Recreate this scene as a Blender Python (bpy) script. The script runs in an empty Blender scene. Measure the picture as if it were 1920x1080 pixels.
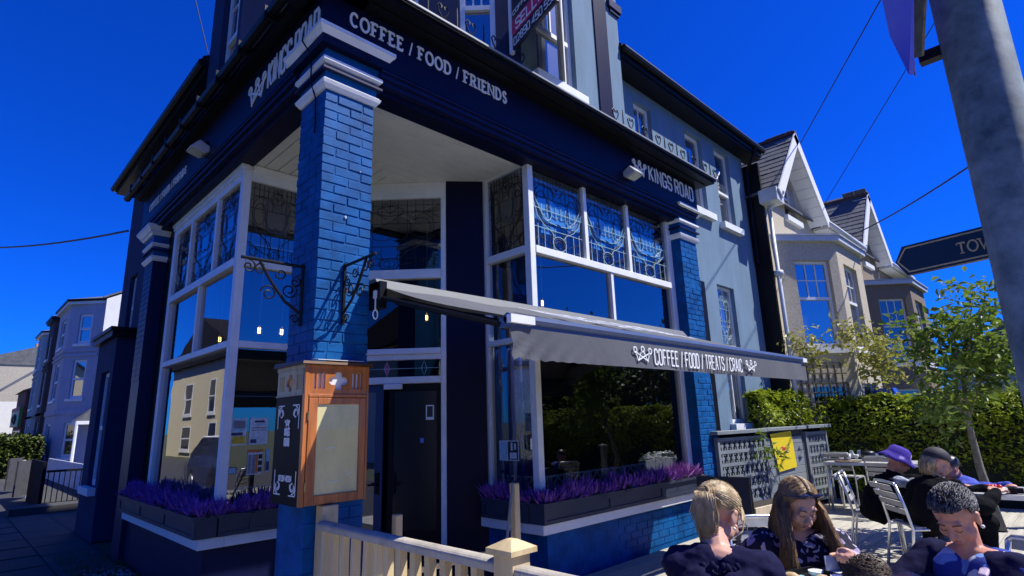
import bpy, bmesh, math, random
import numpy as np
from mathutils import Vector as V, Matrix

random.seed(7); rng = np.random.default_rng(7)
sc = bpy.context.scene
COL = sc.collection
rad = math.radians
# ------------------------------------------------------------------ camera
F_PX, YAW, PITCH, ROLL = 1058.95, rad(45.147), rad(13.258), rad(-1.795)
CAM = V((-1.8245, -3.8847, 1.6))
fw = V((math.cos(PITCH)*math.cos(YAW), math.cos(PITCH)*math.sin(YAW), math.sin(PITCH)))
r0 = V((math.sin(YAW), -math.cos(YAW), 0)); u0 = r0.cross(fw)
cr = r0*math.cos(ROLL) + u0*math.sin(ROLL); cu = u0*math.cos(ROLL) - r0*math.sin(ROLL)
cam = bpy.data.cameras.new('camera'); cam.sensor_width = 36; cam.lens = F_PX/1920*36
cam.clip_start = .05; cam.clip_end = 1500
camo = bpy.data.objects.new('camera', cam); COL.objects.link(camo)
camo.matrix_world = Matrix(((cr.x, cu.x, -fw.x, CAM.x), (cr.y, cu.y, -fw.y, CAM.y), (cr.z, cu.z, -fw.z, CAM.z), (0, 0, 0, 1)))
sc.camera = camo
# ------------------------------------------------------------------ world, sun, exposure
SUN = V((.385, -.43, .816)).normalized()
w = bpy.data.worlds.new('World'); sc.world = w; w.use_nodes = True
nt = w.node_tree; bg = nt.nodes['Background']
sky = nt.nodes.new('ShaderNodeTexSky'); sky.sky_type = 'NISHITA'; sky.sun_disc = False
sky.sun_elevation = math.asin(SUN.z); sky.sun_rotation = math.atan2(SUN.x, SUN.y)
sky.altitude = 600; sky.air_density = 1.0; sky.dust_density = .25; sky.ozone_density = 4.5
hs = nt.nodes.new('ShaderNodeHueSaturation'); hs.inputs['Saturation'].default_value = SKY_SAT = 1.2
hs.inputs['Value'].default_value = 1.0
tn = nt.nodes.new('ShaderNodeMix'); tn.data_type = 'RGBA'; tn.blend_type = 'MULTIPLY'; tn.inputs[0].default_value = 1; tn.inputs[7].default_value = (.035, .35, 1.26, 1)
nt.links.new(sky.outputs[0], hs.inputs['Color']); nt.links.new(hs.outputs[0], tn.inputs[6]); nt.links.new(tn.outputs[2], bg.inputs[0])
bg.inputs[1].default_value = .10
sl = bpy.data.lights.new('sun', 'SUN'); sl.energy = 5.0; sl.angle = rad(.53); sl.color = (1, .965, .9)
so = bpy.data.objects.new('sun', sl); COL.objects.link(so); so.location = (20, -20, 40)
so.rotation_euler = SUN.to_track_quat('Z', 'Y').to_euler()
vs = sc.view_settings; vs.view_transform = 'Standard'; vs.look = 'None'; vs.exposure = .56; vs.gamma = 1; vs.use_curve_mapping = False
sc.cycles.max_bounces = 8; sc.cycles.transparent_max_bounces = 12; sc.cycles.caustics_reflective = False; sc.cycles.caustics_refractive = False
# ------------------------------------------------------------------ pixel rays (1920x1080 photograph) -> points on real planes
def ray(u, v): return (fw*F_PX + cr*(u-960) - cu*(v-540)).normalized()
def ax(u, v, a, val):
    d = ray(u, v); return CAM + d*((val-CAM[a])/d[a])
def dp(u, v, depth):
    d = ray(u, v); return CAM + d*(depth/d.dot(fw))
def hit(u, v, p, n):
    d = ray(u, v); return CAM + d*((V(p)-CAM).dot(n)/d.dot(n))
# ------------------------------------------------------------------ materials
MATS = {}
def M(name, col, rough=.6, var=.18, scale=6, bump=.0, bscale=60, metal=0, spec=.5, col2=None, coat=0, stretch=None):
    if name in MATS: return MATS[name]
    m = bpy.data.materials.new(name); m.use_nodes = True; n = m.node_tree.nodes; l = m.node_tree.links
    b = n['Principled BSDF']; b.inputs['Roughness'].default_value = rough; b.inputs['Metallic'].default_value = metal
    b.inputs['Specular IOR Level'].default_value = spec; b.inputs['Coat Weight'].default_value = coat
    tc = n.new('ShaderNodeNewGeometry'); mp = n.new('ShaderNodeMapping'); l.new(tc.outputs['Position'], mp.inputs[0])
    if stretch: mp.inputs['Scale'].default_value = stretch
    no = n.new('ShaderNodeTexNoise'); no.inputs['Scale'].default_value = scale; no.inputs['Detail'].default_value = 6; no.inputs['Roughness'].default_value = .65
    l.new(mp.outputs[0], no.inputs['Vector'])
    cr_ = n.new('ShaderNodeValToRGB'); e = cr_.color_ramp.elements
    c2 = col2 if col2 else tuple(min(1, c*(1+var)) for c in col)
    e[0].position = .3; e[1].position = .7
    e[0].color = (*[c*(1-var) for c in col], 1); e[1].color = (*c2, 1)
    l.new(no.outputs['Fac'], cr_.inputs[0]); l.new(cr_.outputs[0], b.inputs['Base Color'])
    if bump > 0:
        nb = n.new('ShaderNodeTexNoise'); nb.inputs['Scale'].default_value = bscale; nb.inputs['Detail'].default_value = 4
        l.new(mp.outputs[0], nb.inputs['Vector'])
        bp = n.new('ShaderNodeBump'); bp.inputs['Strength'].default_value = bump; bp.inputs['Distance'].default_value = .01
        l.new(nb.outputs['Fac'], bp.inputs['Height']); l.new(bp.outputs[0], b.inputs['Normal'])
    MATS[name] = m; return m
def emit(name, col, s):
    m = bpy.data.materials.new(name); m.use_nodes = True; b = m.node_tree.nodes['Principled BSDF']
    b.inputs['Base Color'].default_value = (*col, 1); b.inputs['Emission Color'].default_value = (*col, 1); b.inputs['Emission Strength'].default_value = s
    MATS[name] = m; return m
def glass(name, tint, refl, fac_t=1.0, rough=0.0, wob=.0):
    m = bpy.data.materials.new(name); m.use_nodes = True; n = m.node_tree.nodes; l = m.node_tree.links
    n.remove(n['Principled BSDF']); out = n['Material Output']
    tr = n.new('ShaderNodeBsdfTransparent'); tr.inputs[0].default_value = (*tint, 1)
    gl = n.new('ShaderNodeBsdfGlossy'); gl.inputs['Roughness'].default_value = rough
    fa = n.new('ShaderNodeLayerWeight'); lw = n.new('ShaderNodeMath'); lw.operation = 'POWER'; lw.inputs[1].default_value = 4.0; l.new(fa.outputs['Facing'], lw.inputs[0])
    ma = n.new('ShaderNodeMath'); ma.operation = 'ADD'; ma.inputs[1].default_value = refl+.04; ma.use_clamp = True
    mx = n.new('ShaderNodeMixShader'); l.new(lw.outputs[0], ma.inputs[0]); l.new(ma.outputs[0], mx.inputs[0])
    l.new(tr.outputs[0], mx.inputs[1]); l.new(gl.outputs[0], mx.inputs[2]); l.new(mx.outputs[0], out.inputs[0])
    if wob:
        no = n.new('ShaderNodeTexNoise'); no.inputs['Scale'].default_value = 1.3
        tc = n.new('ShaderNodeTexCoord'); l.new(tc.outputs['Object'], no.inputs['Vector'])
        bp = n.new('ShaderNodeBump'); bp.inputs['Strength'].default_value = wob; bp.inputs['Distance'].default_value = .02
        l.new(no.outputs['Fac'], bp.inputs['Height']); l.new(bp.outputs[0], gl.inputs['Normal'])
    MATS[name] = m; return m
def mirrorpane(name, col, refl):
    m = bpy.data.materials.new(name); m.use_nodes = True; n = m.node_tree.nodes; l = m.node_tree.links
    b = n['Principled BSDF']; b.inputs['Base Color'].default_value = (*col, 1); b.inputs['Roughness'].default_value = .5
    gl = n.new('ShaderNodeBsdfGlossy'); gl.inputs['Roughness'].default_value = .01
    mx = n.new('ShaderNodeMixShader'); mx.inputs[0].default_value = refl
    l.new(b.outputs[0], mx.inputs[1]); l.new(gl.outputs[0], mx.inputs[2]); l.new(mx.outputs[0], n['Material Output'].inputs[0])
    MATS[name] = m; return m
def leafmat(name, c1, c2, scale=9, trans=.35):
    m = bpy.data.materials.new(name); m.use_nodes = True; n = m.node_tree.nodes; l = m.node_tree.links
    b = n['Principled BSDF']; b.inputs['Roughness'].default_value = .45; b.inputs['Specular IOR Level'].default_value = .4
    tc = n.new('ShaderNodeTexCoord'); no = n.new('ShaderNodeTexWhiteNoise' if False else 'ShaderNodeTexNoise'); no.inputs['Scale'].default_value = scale; no.inputs['Detail'].default_value = 3
    ge = n.new('ShaderNodeNewGeometry'); l.new(ge.outputs['Position'], no.inputs['Vector'])
    r = n.new('ShaderNodeValToRGB'); e = r.color_ramp.elements; e[0].position = .35; e[1].position = .65; e[0].color = (*c1, 1); e[1].color = (*c2, 1)
    l.new(no.outputs['Fac'], r.inputs[0]); l.new(r.outputs[0], b.inputs['Base Color'])
    t = n.new('ShaderNodeBsdfTranslucent'); l.new(r.outputs[0], t.inputs[0])
    mx = n.new('ShaderNodeMixShader'); mx.inputs[0].default_value = trans
    l.new(b.outputs[0], mx.inputs[1]); l.new(t.outputs[0], mx.inputs[2]); l.new(mx.outputs[0], n['Material Output'].inputs[0])
    MATS[name] = m; return m
def pattern(name, base, cols, scale=18, rough=.8, th=.5):
    """printed cloth: voronoi petals of several colours on a base"""
    m = bpy.data.materials.new(name); m.use_nodes = True; n = m.node_tree.nodes; l = m.node_tree.links
    b = n['Principled BSDF']; b.inputs['Roughness'].default_value = rough; b.inputs['Specular IOR Level'].default_value = .2
    tc = n.new('ShaderNodeTexCoord'); no = n.new('ShaderNodeTexNoise'); no.inputs['Scale'].default_value = scale*.5
    l.new(tc.outputs['Object'], no.inputs['Vector'])
    mixv = n.new('ShaderNodeMix'); mixv.data_type = 'VECTOR'; mixv.inputs['Factor'].default_value = .12
    l.new(tc.outputs['Object'], mixv.inputs[4]); l.new(no.outputs['Color'], mixv.inputs[5])
    vo = n.new('ShaderNodeTexVoronoi'); vo.inputs['Scale'].default_value = scale; l.new(mixv.outputs[1], vo.inputs['Vector'])
    r1 = n.new('ShaderNodeValToRGB'); r1.color_ramp.interpolation = 'CONSTANT'
    e = r1.color_ramp.elements; e[0].color = (*cols[0], 1); e[1].position = .35; e[1].color = (*cols[1], 1)
    for i, c in enumerate(cols[2:]):
        x = e.new(.6+.2*i); x.color = (*c, 1)
    sx = n.new('ShaderNodeSeparateColor'); l.new(vo.outputs['Color'], sx.inputs[0]); l.new(sx.outputs[0], r1.inputs[0])
    r2 = n.new('ShaderNodeValToRGB'); r2.color_ramp.elements[0].position = th-.02; r2.color_ramp.elements[1].position = th+.02
    l.new(vo.outputs['Distance'], r2.inputs[0])
    mx = n.new('ShaderNodeMix'); mx.data_type = 'RGBA'; l.new(r2.outputs[0], mx.inputs[0]); l.new(r1.outputs[0], mx.inputs[6]); mx.inputs[7].default_value = (*base, 1)
    l.new(mx.outputs[2], b.inputs['Base Color']); MATS[name] = m; return m

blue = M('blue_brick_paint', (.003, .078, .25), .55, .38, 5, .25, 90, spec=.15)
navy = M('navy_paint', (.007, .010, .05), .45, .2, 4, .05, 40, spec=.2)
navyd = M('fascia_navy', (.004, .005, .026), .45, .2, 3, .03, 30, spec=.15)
black = M('black_gloss_paint', (.004, .004, .006), .45, .2, 5, spec=.2)
render = M('grey_blue_render', (.142, .218, .295), .85, .15, 3.2, .35, 120, spec=.2, stretch=(1, 1, .22))
white = M('white_paint', (.74, .75, .74), .45, .08, 5, .08, 50)
cream = M('cream_trim', (.66, .66, .58), .5, .1, 5, .08, 40)
soffitm = M('soffit_paint', (.78, .78, .70), .5, .06, 3)
iron = M('black_iron', (.006, .006, .008), .5, .2, 20, spec=.25)
lead = M('lead_came', (.02, .022, .03), .5, .2, 30)
leadlit = M('lit_lead_came', (.35, .5, .55), .4, .2, 30)  # light copy of the lead came, reflected light put into the colour
signw = M('sign_lettering_white', (.8, .8, .76), .5, .05)
alu = M('aluminium', (.72, .73, .74), .32, .1, 12, metal=.85)
woodg = M('weathered_pine', (.5, .42, .29), .75, .3, 5, .25, 40, stretch=(1, 1, .15))
woodgr = M('grey_weathered_wood', (.38, .34, .27), .85, .25, 6, .3, 60)
cedar = M('varnished_oak', (.42, .135, .03), .38, .35, 7, .15, 50, stretch=(3, 3, .3), coat=.3)
slate = M('roof_slate', (.105, .11, .115), .7, .35, 3, .2, 30)
roofd = M('dark_roof', (.012, .012, .016), .8, .3, 3, spec=.2)
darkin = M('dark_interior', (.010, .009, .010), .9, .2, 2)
shadedr = M('shade_navy_render', (.022, .034, .085), .85, .15, 2.2, .3, 120, spec=.15)  # darker render: shade of the left walls is put into its colour
pane = glass('window_glass', (.62, .66, .7), .20, wob=.05)
pane2 = glass('leaded_glass', (.38, .47, .58), .20, wob=.06)
panel = glass('shaded_window_glass', (.55, .58, .6), .06, wob=.05)
pane3 = glass('porch_glass', (.55, .58, .6), .06, wob=.02)
mpane = mirrorpane('upper_window_glass', (.03, .045, .07), .45)
fpane = mirrorpane('dark_window_glass', (.008, .009, .014), .22)
# ------------------------------------------------------------------ mesh building
WL = {}
def tag(o, label=None, cat=None, group=None, kind=None):
    if label: o['label'] = label
    if cat: o['category'] = cat
    if group: o['group'] = group
    if kind: o['kind'] = kind
    return o
def thing(name, label, cat, loc=(0, 0, 0), group=None):
    o = bpy.data.objects.new(name, None); COL.objects.link(o); o.location = loc; o.empty_display_size = .1
    WL[o.name] = V(loc); return tag(o, label, cat, group)
def wl(p): return WL.get(p.name, V((0, 0, 0))) if p else V((0, 0, 0))
def link(name, me, parent=None, at=None):
    o = bpy.data.objects.new(name, me); COL.objects.link(o)
    if parent: o.parent = parent
    b = wl(parent); a = V(at) if at is not None else b
    o.location = a-b; WL[o.name] = a
    return o
class MB:
    def __init__(s): s.v = []; s.f = []
    def add(s, vs, fs):
        k = len(s.v); s.v += [tuple(p) for p in vs]; s.f += [tuple(i+k for i in f) for f in fs]; return s
    def box(s, a, b):
        x0, y0, z0 = a; x1, y1, z1 = b
        return s.add([(x0, y0, z0), (x1, y0, z0), (x1, y1, z0), (x0, y1, z0), (x0, y0, z1), (x1, y0, z1), (x1, y1, z1), (x0, y1, z1)],
                     [(3, 2, 1, 0), (4, 5, 6, 7), (0, 1, 5, 4), (1, 2, 6, 5), (2, 3, 7, 6), (3, 0, 4, 7)])
    def hexa(s, q): return s.add(q, [(3, 2, 1, 0), (4, 5, 6, 7), (0, 1, 5, 4), (1, 2, 6, 5), (2, 3, 7, 6), (3, 0, 4, 7)])
    def obox(s, m, a, b):
        t = MB().box(a, b); return s.add([m @ V(p) for p in t.v], t.f)
    def prism(s, pts, vec):
        n = len(pts); vec = V(vec); p = [V(q) for q in pts]
        return s.add(p+[q+vec for q in p], [tuple(range(n))[::-1], tuple(range(n, 2*n))]+[(i, (i+1) % n, n+(i+1) % n, n+i) for i in range(n)])
    def quad(s, *q): return s.add(q, [tuple(range(len(q)))])
    def tube(s, pts, r, n=6, closed=False, r1=None, cap=True):
        pts = [V(p) for p in pts]; k = len(pts); vs = []; up = None
        for i, p in enumerate(pts):
            a = pts[(i-1) % k] if (closed or i > 0) else p; b = pts[(i+1) % k] if (closed or i < k-1) else p
            t = (b-a); t = t.normalized() if t.length > 1e-9 else V((0, 0, 1))
            if up is None: up = t.orthogonal().normalized()
            up = up-t*up.dot(t); up = up.normalized() if up.length > 1e-6 else t.orthogonal().normalized()
            bi = t.cross(up); rr = r if r1 is None else r+(r1-r)*i/(k-1)
            if callable(r): rr = r(i/(k-1))
            for j in range(n):
                an = 2*math.pi*j/n; vs.append(p+up*(rr*math.cos(an))+bi*(rr*math.sin(an)))
        fs = []
        for i in range(k if closed else k-1):
            for j in range(n):
                a = i*n+j; b = i*n+(j+1) % n; c = ((i+1) % k)*n+(j+1) % n; d = ((i+1) % k)*n+j; fs.append((a, b, c, d))
        if not closed and cap: fs += [tuple(range(n))[::-1], tuple(range((k-1)*n, k*n))]
        return s.add(vs, fs)
    def lathe(s, c, prof, n=16):
        c = V(c); vs = [(c.x+r*math.cos(2*math.pi*j/n), c.y+r*math.sin(2*math.pi*j/n), c.z+z) for r, z in prof for j in range(n)]
        fs = [(i*n+j, i*n+(j+1) % n, (i+1)*n+(j+1) % n, (i+1)*n+j) for i in range(len(prof)-1) for j in range(n)]
        fs += [tuple(range(n))[::-1], tuple(range((len(prof)-1)*n, len(prof)*n))]
        return s.add(vs, fs)
    def ell(s, c, rx, ry=None, rz=None, m=None, n=14, k=9):
        ry = rx if ry is None else ry; rz = rx if rz is None else rz; c = V(c); vs = []
        for i in range(k+1):
            th = math.pi*i/k
            for j in range(n):
                p = V((rx*math.sin(th)*math.cos(2*math.pi*j/n), ry*math.sin(th)*math.sin(2*math.pi*j/n), rz*math.cos(th)))
                vs.append(c+(m @ p if m else p))
        fs = [(i*n+j, (i+1)*n+j, (i+1)*n+(j+1) % n, i*n+(j+1) % n) for i in range(k) for j in range(n)]
        return s.add(vs, fs)
    def cap(s, a, b, ra, rb=None, n=12):
        rb = ra if rb is None else rb; a = V(a); b = V(b); t = b-a; L = t.length
        if L < 1e-6: return s.ell(a, ra)
        t /= L; u = t.orthogonal().normalized(); w_ = t.cross(u); rings = []
        for i in range(5):
            th = math.pi/2*(1-i/4); rings.append((a-t*(ra*math.sin(th)), max(ra*math.cos(th), 1e-4)))
        for i in range(5):
            th = math.pi/2*i/4; rings.append((b+t*(rb*math.sin(th)), max(rb*math.cos(th), 1e-4)))
        vs = [c+u*(r*math.cos(2*math.pi*j/n))+w_*(r*math.sin(2*math.pi*j/n)) for c, r in rings for j in range(n)]
        fs = [(i*n+j, i*n+(j+1) % n, (i+1)*n+(j+1) % n, (i+1)*n+j) for i in range(len(rings)-1) for j in range(n)]
        fs += [tuple(range(n))[::-1], tuple(range((len(rings)-1)*n, len(rings)*n))]
        return s.add(vs, fs)
    def mesh(s, name, off=V((0, 0, 0))):
        me = bpy.data.meshes.new(name); v = np.array(s.v, float).reshape(-1, 3)-np.array(off); me.from_pydata(v.tolist(), [], s.f); return me
    def build(s, name, mat, parent=None, smooth=False, at=None, fix=True, bevel=0):
        b = V(at) if at is not None else wl(parent)
        me = s.mesh(name, b); me.materials.append(mat)
        if fix or bevel:
            bm = bmesh.new(); bm.from_mesh(me)
            if bevel: bmesh.ops.bevel(bm, geom=[e for e in bm.edges], offset=bevel, segments=1, affect='EDGES', clamp_overlap=True)
            bmesh.ops.recalc_face_normals(bm, faces=bm.faces); bm.to_mesh(me); bm.free()
        if smooth: me.shade_smooth()
        return link(name, me, parent, at=b)
def remesh(mb, name, mat, parent, vox=.008, smooth=4, disp=None, at=None):
    b = V(at) if at is not None else wl(parent)
    me = mb.mesh(name, b); o = bpy.data.objects.new('tmp', me); COL.objects.link(o)
    r = o.modifiers.new('r', 'REMESH'); r.mode = 'VOXEL'; r.voxel_size = vox
    if smooth: s_ = o.modifiers.new('s', 'SMOOTH'); s_.iterations = smooth; s_.factor = .5
    if disp:
        tx = bpy.data.textures.new('fold', 'CLOUDS'); tx.noise_scale = disp[1]
        d = o.modifiers.new('d', 'DISPLACE'); d.texture = tx; d.strength = disp[0]; d.mid_level = .5
    dg = bpy.context.evaluated_depsgraph_get(); m2 = bpy.data.meshes.new_from_object(o.evaluated_get(dg)); m2.name = name
    COL.objects.unlink(o); bpy.data.objects.remove(o)
    m2.materials.clear(); m2.materials.append(mat); m2.shade_smooth()
    return link(name, m2, parent, at=b)
def copy_tree(o, parent=None, loc=None):
    c = o.copy(); COL.objects.link(c); c.parent = parent
    if loc is not None: c.location = loc
    for ch in o.children: copy_tree(ch, c)
    return c
class Pl:
    """a plane frame: a along r, b along u, d outwards"""
    def __init__(s, o, r, u=(0, 0, 1), flip=False):
        s.o = V(o); s.r = V(r).normalized(); s.u = V(u).normalized(); s.n = s.r.cross(s.u).normalized()
        if flip: s.n = -s.n
    def __call__(s, a, b, d=0): return s.o+s.r*a+s.u*b+s.n*d
    def box(s, mb, a0, a1, b0, b1, d0, d1):
        return mb.hexa([s(a0, b0, d0), s(a1, b0, d0), s(a1, b0, d1), s(a0, b0, d1), s(a0, b1, d0), s(a1, b1, d0), s(a1, b1, d1), s(a0, b1, d1)])
    def ab(s, u, v):
        p = hit(u, v, s.o, s.n)-s.o; return p.dot(s.r), p.dot(s.u)
def wall(P, a0, a1, b0, b1, ops, name, mat, parent, rev=.12, kind=None):
    mb = MB(); A = sorted({a0, a1, *[o[0] for o in ops], *[o[2] for o in ops]}); B = sorted({b0, b1, *[o[1] for o in ops], *[o[3] for o in ops]})
    for i in range(len(A)-1):
        for j in range(len(B)-1):
            ca, cb = (A[i]+A[i+1])/2, (B[j]+B[j+1])/2
            if any(o[0] < ca < o[2] and o[1] < cb < o[3] for o in ops): continue
            mb.quad(P(A[i], B[j]), P(A[i+1], B[j]), P(A[i+1], B[j+1]), P(A[i], B[j+1]))
    for x0, y0, x1, y1 in ops:
        mb.quad(P(x0, y0), P(x0, y1), P(x0, y1, -rev), P(x0, y0, -rev)); mb.quad(P(x1, y0), P(x1, y0, -rev), P(x1, y1, -rev), P(x1, y1))
        mb.quad(P(x0, y1), P(x1, y1), P(x1, y1, -rev), P(x0, y1, -rev)); mb.quad(P(x0, y0), P(x0, y0, -rev), P(x1, y0, -rev), P(x1, y0))
    o = mb.build(name, mat, parent, fix=False)
    if kind: o['kind'] = kind
    return o
def sash(P, op, parent, rev=.12, fr=.055, paint=None, gl=None, top=(0, 0), bot=(0, 0), sill=True, mid=.5, name='sash_window', sub=True, silld=.1):
    """sash window in the opening op of frame P: frame mesh (a part), panes and a sill under it"""
    paint = paint or white; gl = gl or mpane; x0, y0, x1, y1 = op; mb = MB(); d = -rev; g = .003
    x0 += g; x1 -= g; y0 += g; y1 -= g
    P.box(mb, x0, x0+fr, y0, y1, d, d+.05); P.box(mb, x1-fr, x1, y0, y1, d, d+.05)
    P.box(mb, x0+fr, x1-fr, y0, y0+fr*1.3, d, d+.05); P.box(mb, x0+fr, x1-fr, y1-fr, y1, d, d+.05)
    m = y0+(y1-y0)*mid
    P.box(mb, x0+fr, x1-fr, m-fr*.5, m+fr*.5, d, d+.058)
    def bars(n, b0, b1):
        for i in range(1, n[0]+1):
            x = x0+fr+(x1-x0-2*fr)*i/(n[0]+1); P.box(mb, x-.011, x+.011, b0, b1, d+.002, d+.04)
        for i in range(1, n[1]+1):
            y = b0+(b1-b0)*i/(n[1]+1); P.box(mb, x0+fr, x1-fr, y-.01, y+.01, d+.002, d+.038)
    bars(top, m+fr*.5, y1-fr); bars(bot, y0+fr*1.3, m-fr*.5)
    f = mb.build(name, paint, parent, fix=False)
    for b0, b1, dd in ((y0+fr*1.3-.002, m, .015), (m, y1-fr+.002, .024)):
        q = MB().quad(P(x0+fr-.002, b0, d+dd), P(x1-fr+.002, b0, d+dd), P(x1-fr+.002, b1, d+dd), P(x0+fr-.002, b1, d+dd))
        q.build('pane', gl, f, fix=False)
    if sill:
        s_ = MB(); P.box(s_, x0-.1, x1+.1, y0-.12, y0-.006, -rev+.002, silld); s_.build('sill', white, f)
    return f
# ------------------------------------------------------------------ lettering cut from strokes
def arc(cx, cy, rx, ry, a0, a1, n=12): return [(cx+rx*math.cos(rad(a0+(a1-a0)*i/n)), cy+ry*math.sin(rad(a0+(a1-a0)*i/n))) for i in range(n+1)]
GC = {  # condensed, cut corners
 'K': [[(0, 0), (0, 1)], [(1, 1), (.08, .45)], [(.32, .58), (1, 0)]], 'I': [[(.5, 0), (.5, 1)]], 'N': [[(0, 0), (0, 1), (1, 0), (1, 1)]],
 'G': [[(1, .76), (1, .88), (.8, 1), (.2, 1), (0, .88), (0, .12), (.2, 0), (.8, 0), (1, .12), (1, .45), (.55, .45)]],
 'S': [[(1, .76), (1, .88), (.8, 1), (.2, 1), (0, .88), (0, .64), (.2, .52), (.8, .48), (1, .36), (1, .12), (.8, 0), (.2, 0), (0, .12), (0, .24)]],
 'R': [[(0, 0), (0, 1), (.8, 1), (1, .88), (1, .6), (.8, .48), (.06, .48)], [(.5, .46), (1, 0)]], 'O': [[(.2, 0), (0, .12), (0, .88), (.2, 1), (.8, 1), (1, .88), (1, .12), (.8, 0), (.2, 0)]],
 'A': [[(0, 0), (.42, 1), (.58, 1), (1, 0)], [(.16, .32), (.84, .32)]], 'D': [[(0, 0), (0, 1), (.75, 1), (1, .85), (1, .15), (.75, 0), (0, 0)]],
 'C': [[(1, .76), (1, .88), (.8, 1), (.2, 1), (0, .88), (0, .12), (.2, 0), (.8, 0), (1, .12), (1, .24)]],
 'F': [[(0, 0), (0, 1), (1, 1)], [(.06, .52), (.8, .52)]], 'E': [[(1, 0), (0, 0), (0, 1), (1, 1)], [(.06, .52), (.8, .52)]], 'T': [[(.5, 0), (.5, .96)], [(0, 1), (1, 1)]],
 'L': [[(0, 1), (0, 0), (1, 0)]], '/': [[(.1, -.05), (.9, 1.05)]], 'W': [[(0, 1), (.25, 0), (.5, .7), (.75, 0), (1, 1)]],
 '0': [[(.2, 0), (0, .12), (0, .88), (.2, 1), (.8, 1), (1, .88), (1, .12), (.8, 0), (.2, 0)]], '2': [[(0, .8), (.2, 1), (.8, 1), (1, .85), (1, .6), (0, 0), (1, 0)]],
 '8': [[(.5, .52), (.05, .65), (.05, .88), (.25, 1), (.75, 1), (.95, .88), (.95, .65), (.5, .52), (0, .38), (0, .12), (.25, 0), (.75, 0), (1, .12), (1, .38), (.5, .52)]],
 '9': [[(0, .1), (.2, 0), (.8, 0), (1, .15), (1, .85), (.8, 1), (.2, 1), (0, .85), (0, .6), (.2, .47), (.94, .47)]], '4': [[(.75, 0), (.75, 1), (0, .3), (1, .3)]],
 '5': [[(0, .08), (.2, 0), (.8, 0), (1, .15), (1, .45), (.8, .58), (0, .55), (.06, 1), (.95, 1)]], '7': [[(0, 1), (1, 1), (.35, 0)]], '3': [[(0, .9), (.2, 1), (.8, 1), (1, .85), (1, .65), (.7, .53), (1, .4), (1, .15), (.8, 0), (.2, 0), (0, .1)]],
 '1': [[(.2, .8), (.55, 1), (.55, 0)]], 'V': [[(0, 1), (.5, 0), (1, 1)]], 'Y': [[(0, 1), (.5, .5), (1, 1)], [(.5, .48), (.5, 0)]]}
GS = dict(GC)
GS.update({'C': [arc(.55, .5, .5, .5, 48, 312, 18)], 'O': [arc(.5, .5, .5, .5, 0, 360, 24)], 'D': [[(.08, 0), (.08, 1), (.4, 1)]+arc(.4, .5, .55, .5, 85, -85, 14)+[(.4, 0), (.08, 0)]],
 'S': [arc(.5, .75, .38, .25, 40, 250, 10)+arc(.5, .25, .42, .25, 80, -150, 12)], 'R': [[(.08, 0), (.08, 1), (.5, 1)]+arc(.5, .75, .34, .25, 85, -85, 10)+[(.5, .5), (.14, .5)], [(.45, .49), (.98, 0)]],
 'F': [[(.1, 0), (.1, 1), (.9, 1)], [(.16, .52), (.7, .52)]], 'E': [[(.92, 0), (.1, 0), (.1, 1), (.88, 1)], [(.16, .52), (.7, .52)]]})
SERIF = {'F': [(.1, 0), (.1, 1)], 'E': [(.1, 0), (.1, 1)], 'R': [(.08, 0), (.08, 1), (.98, 0)], 'I': [(.5, 0), (.5, 1)], 'N': [(0, 0), (0, 1), (1, 1)], 'D': [(.08, 0), (.08, 1)], 'T': [(.5, 0)], 'W': [(0, 1), (1, 1)]}
def strip(mb, f, pts, wd, d0, d1):
    n = len(pts); L = []; closed = (abs(pts[0][0]-pts[-1][0])+abs(pts[0][1]-pts[-1][1])) < 1e-6
    for i in range(n):
        def dirn(a, b):
            x, y = b[0]-a[0], b[1]-a[1]; l = math.hypot(x, y) or 1; return x/l, y/l
        if closed and i in (0, n-1): d1_, d2_ = dirn(pts[-2], pts[-1]), dirn(pts[0], pts[1])
        else:
            d1_ = dirn(pts[i-1], pts[i]) if i else dirn(pts[0], pts[1]); d2_ = dirn(pts[i], pts[i+1]) if i < n-1 else d1_
        nx, ny = -(d1_[1]+d2_[1]), d1_[0]+d2_[0]; l = math.hypot(nx, ny) or 1; nx /= l; ny /= l
        k = min(1/max(nx*-d1_[1]+ny*d1_[0], .35), 2.2)*wd/2
        L.append((nx*k, ny*k))
    vs = []
    for (x, y), (nx, ny) in zip(pts, L):
        vs += [f(x+nx, y+ny, d0), f(x-nx, y-ny, d0), f(x-nx, y-ny, d1), f(x+nx, y+ny, d1)]
    fs = []
    for i in range(n-1):
        a = i*4; b = a+4
        fs += [(a+3, a+2, b+2, b+3), (a, a+3, b+3, b), (a+2, a+1, b+1, b+2)]
    fs += [(0, 1, 2, 3), (4*n-1, 4*n-2, 4*n-3, 4*n-4)]
    mb.add(vs, fs)
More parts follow.
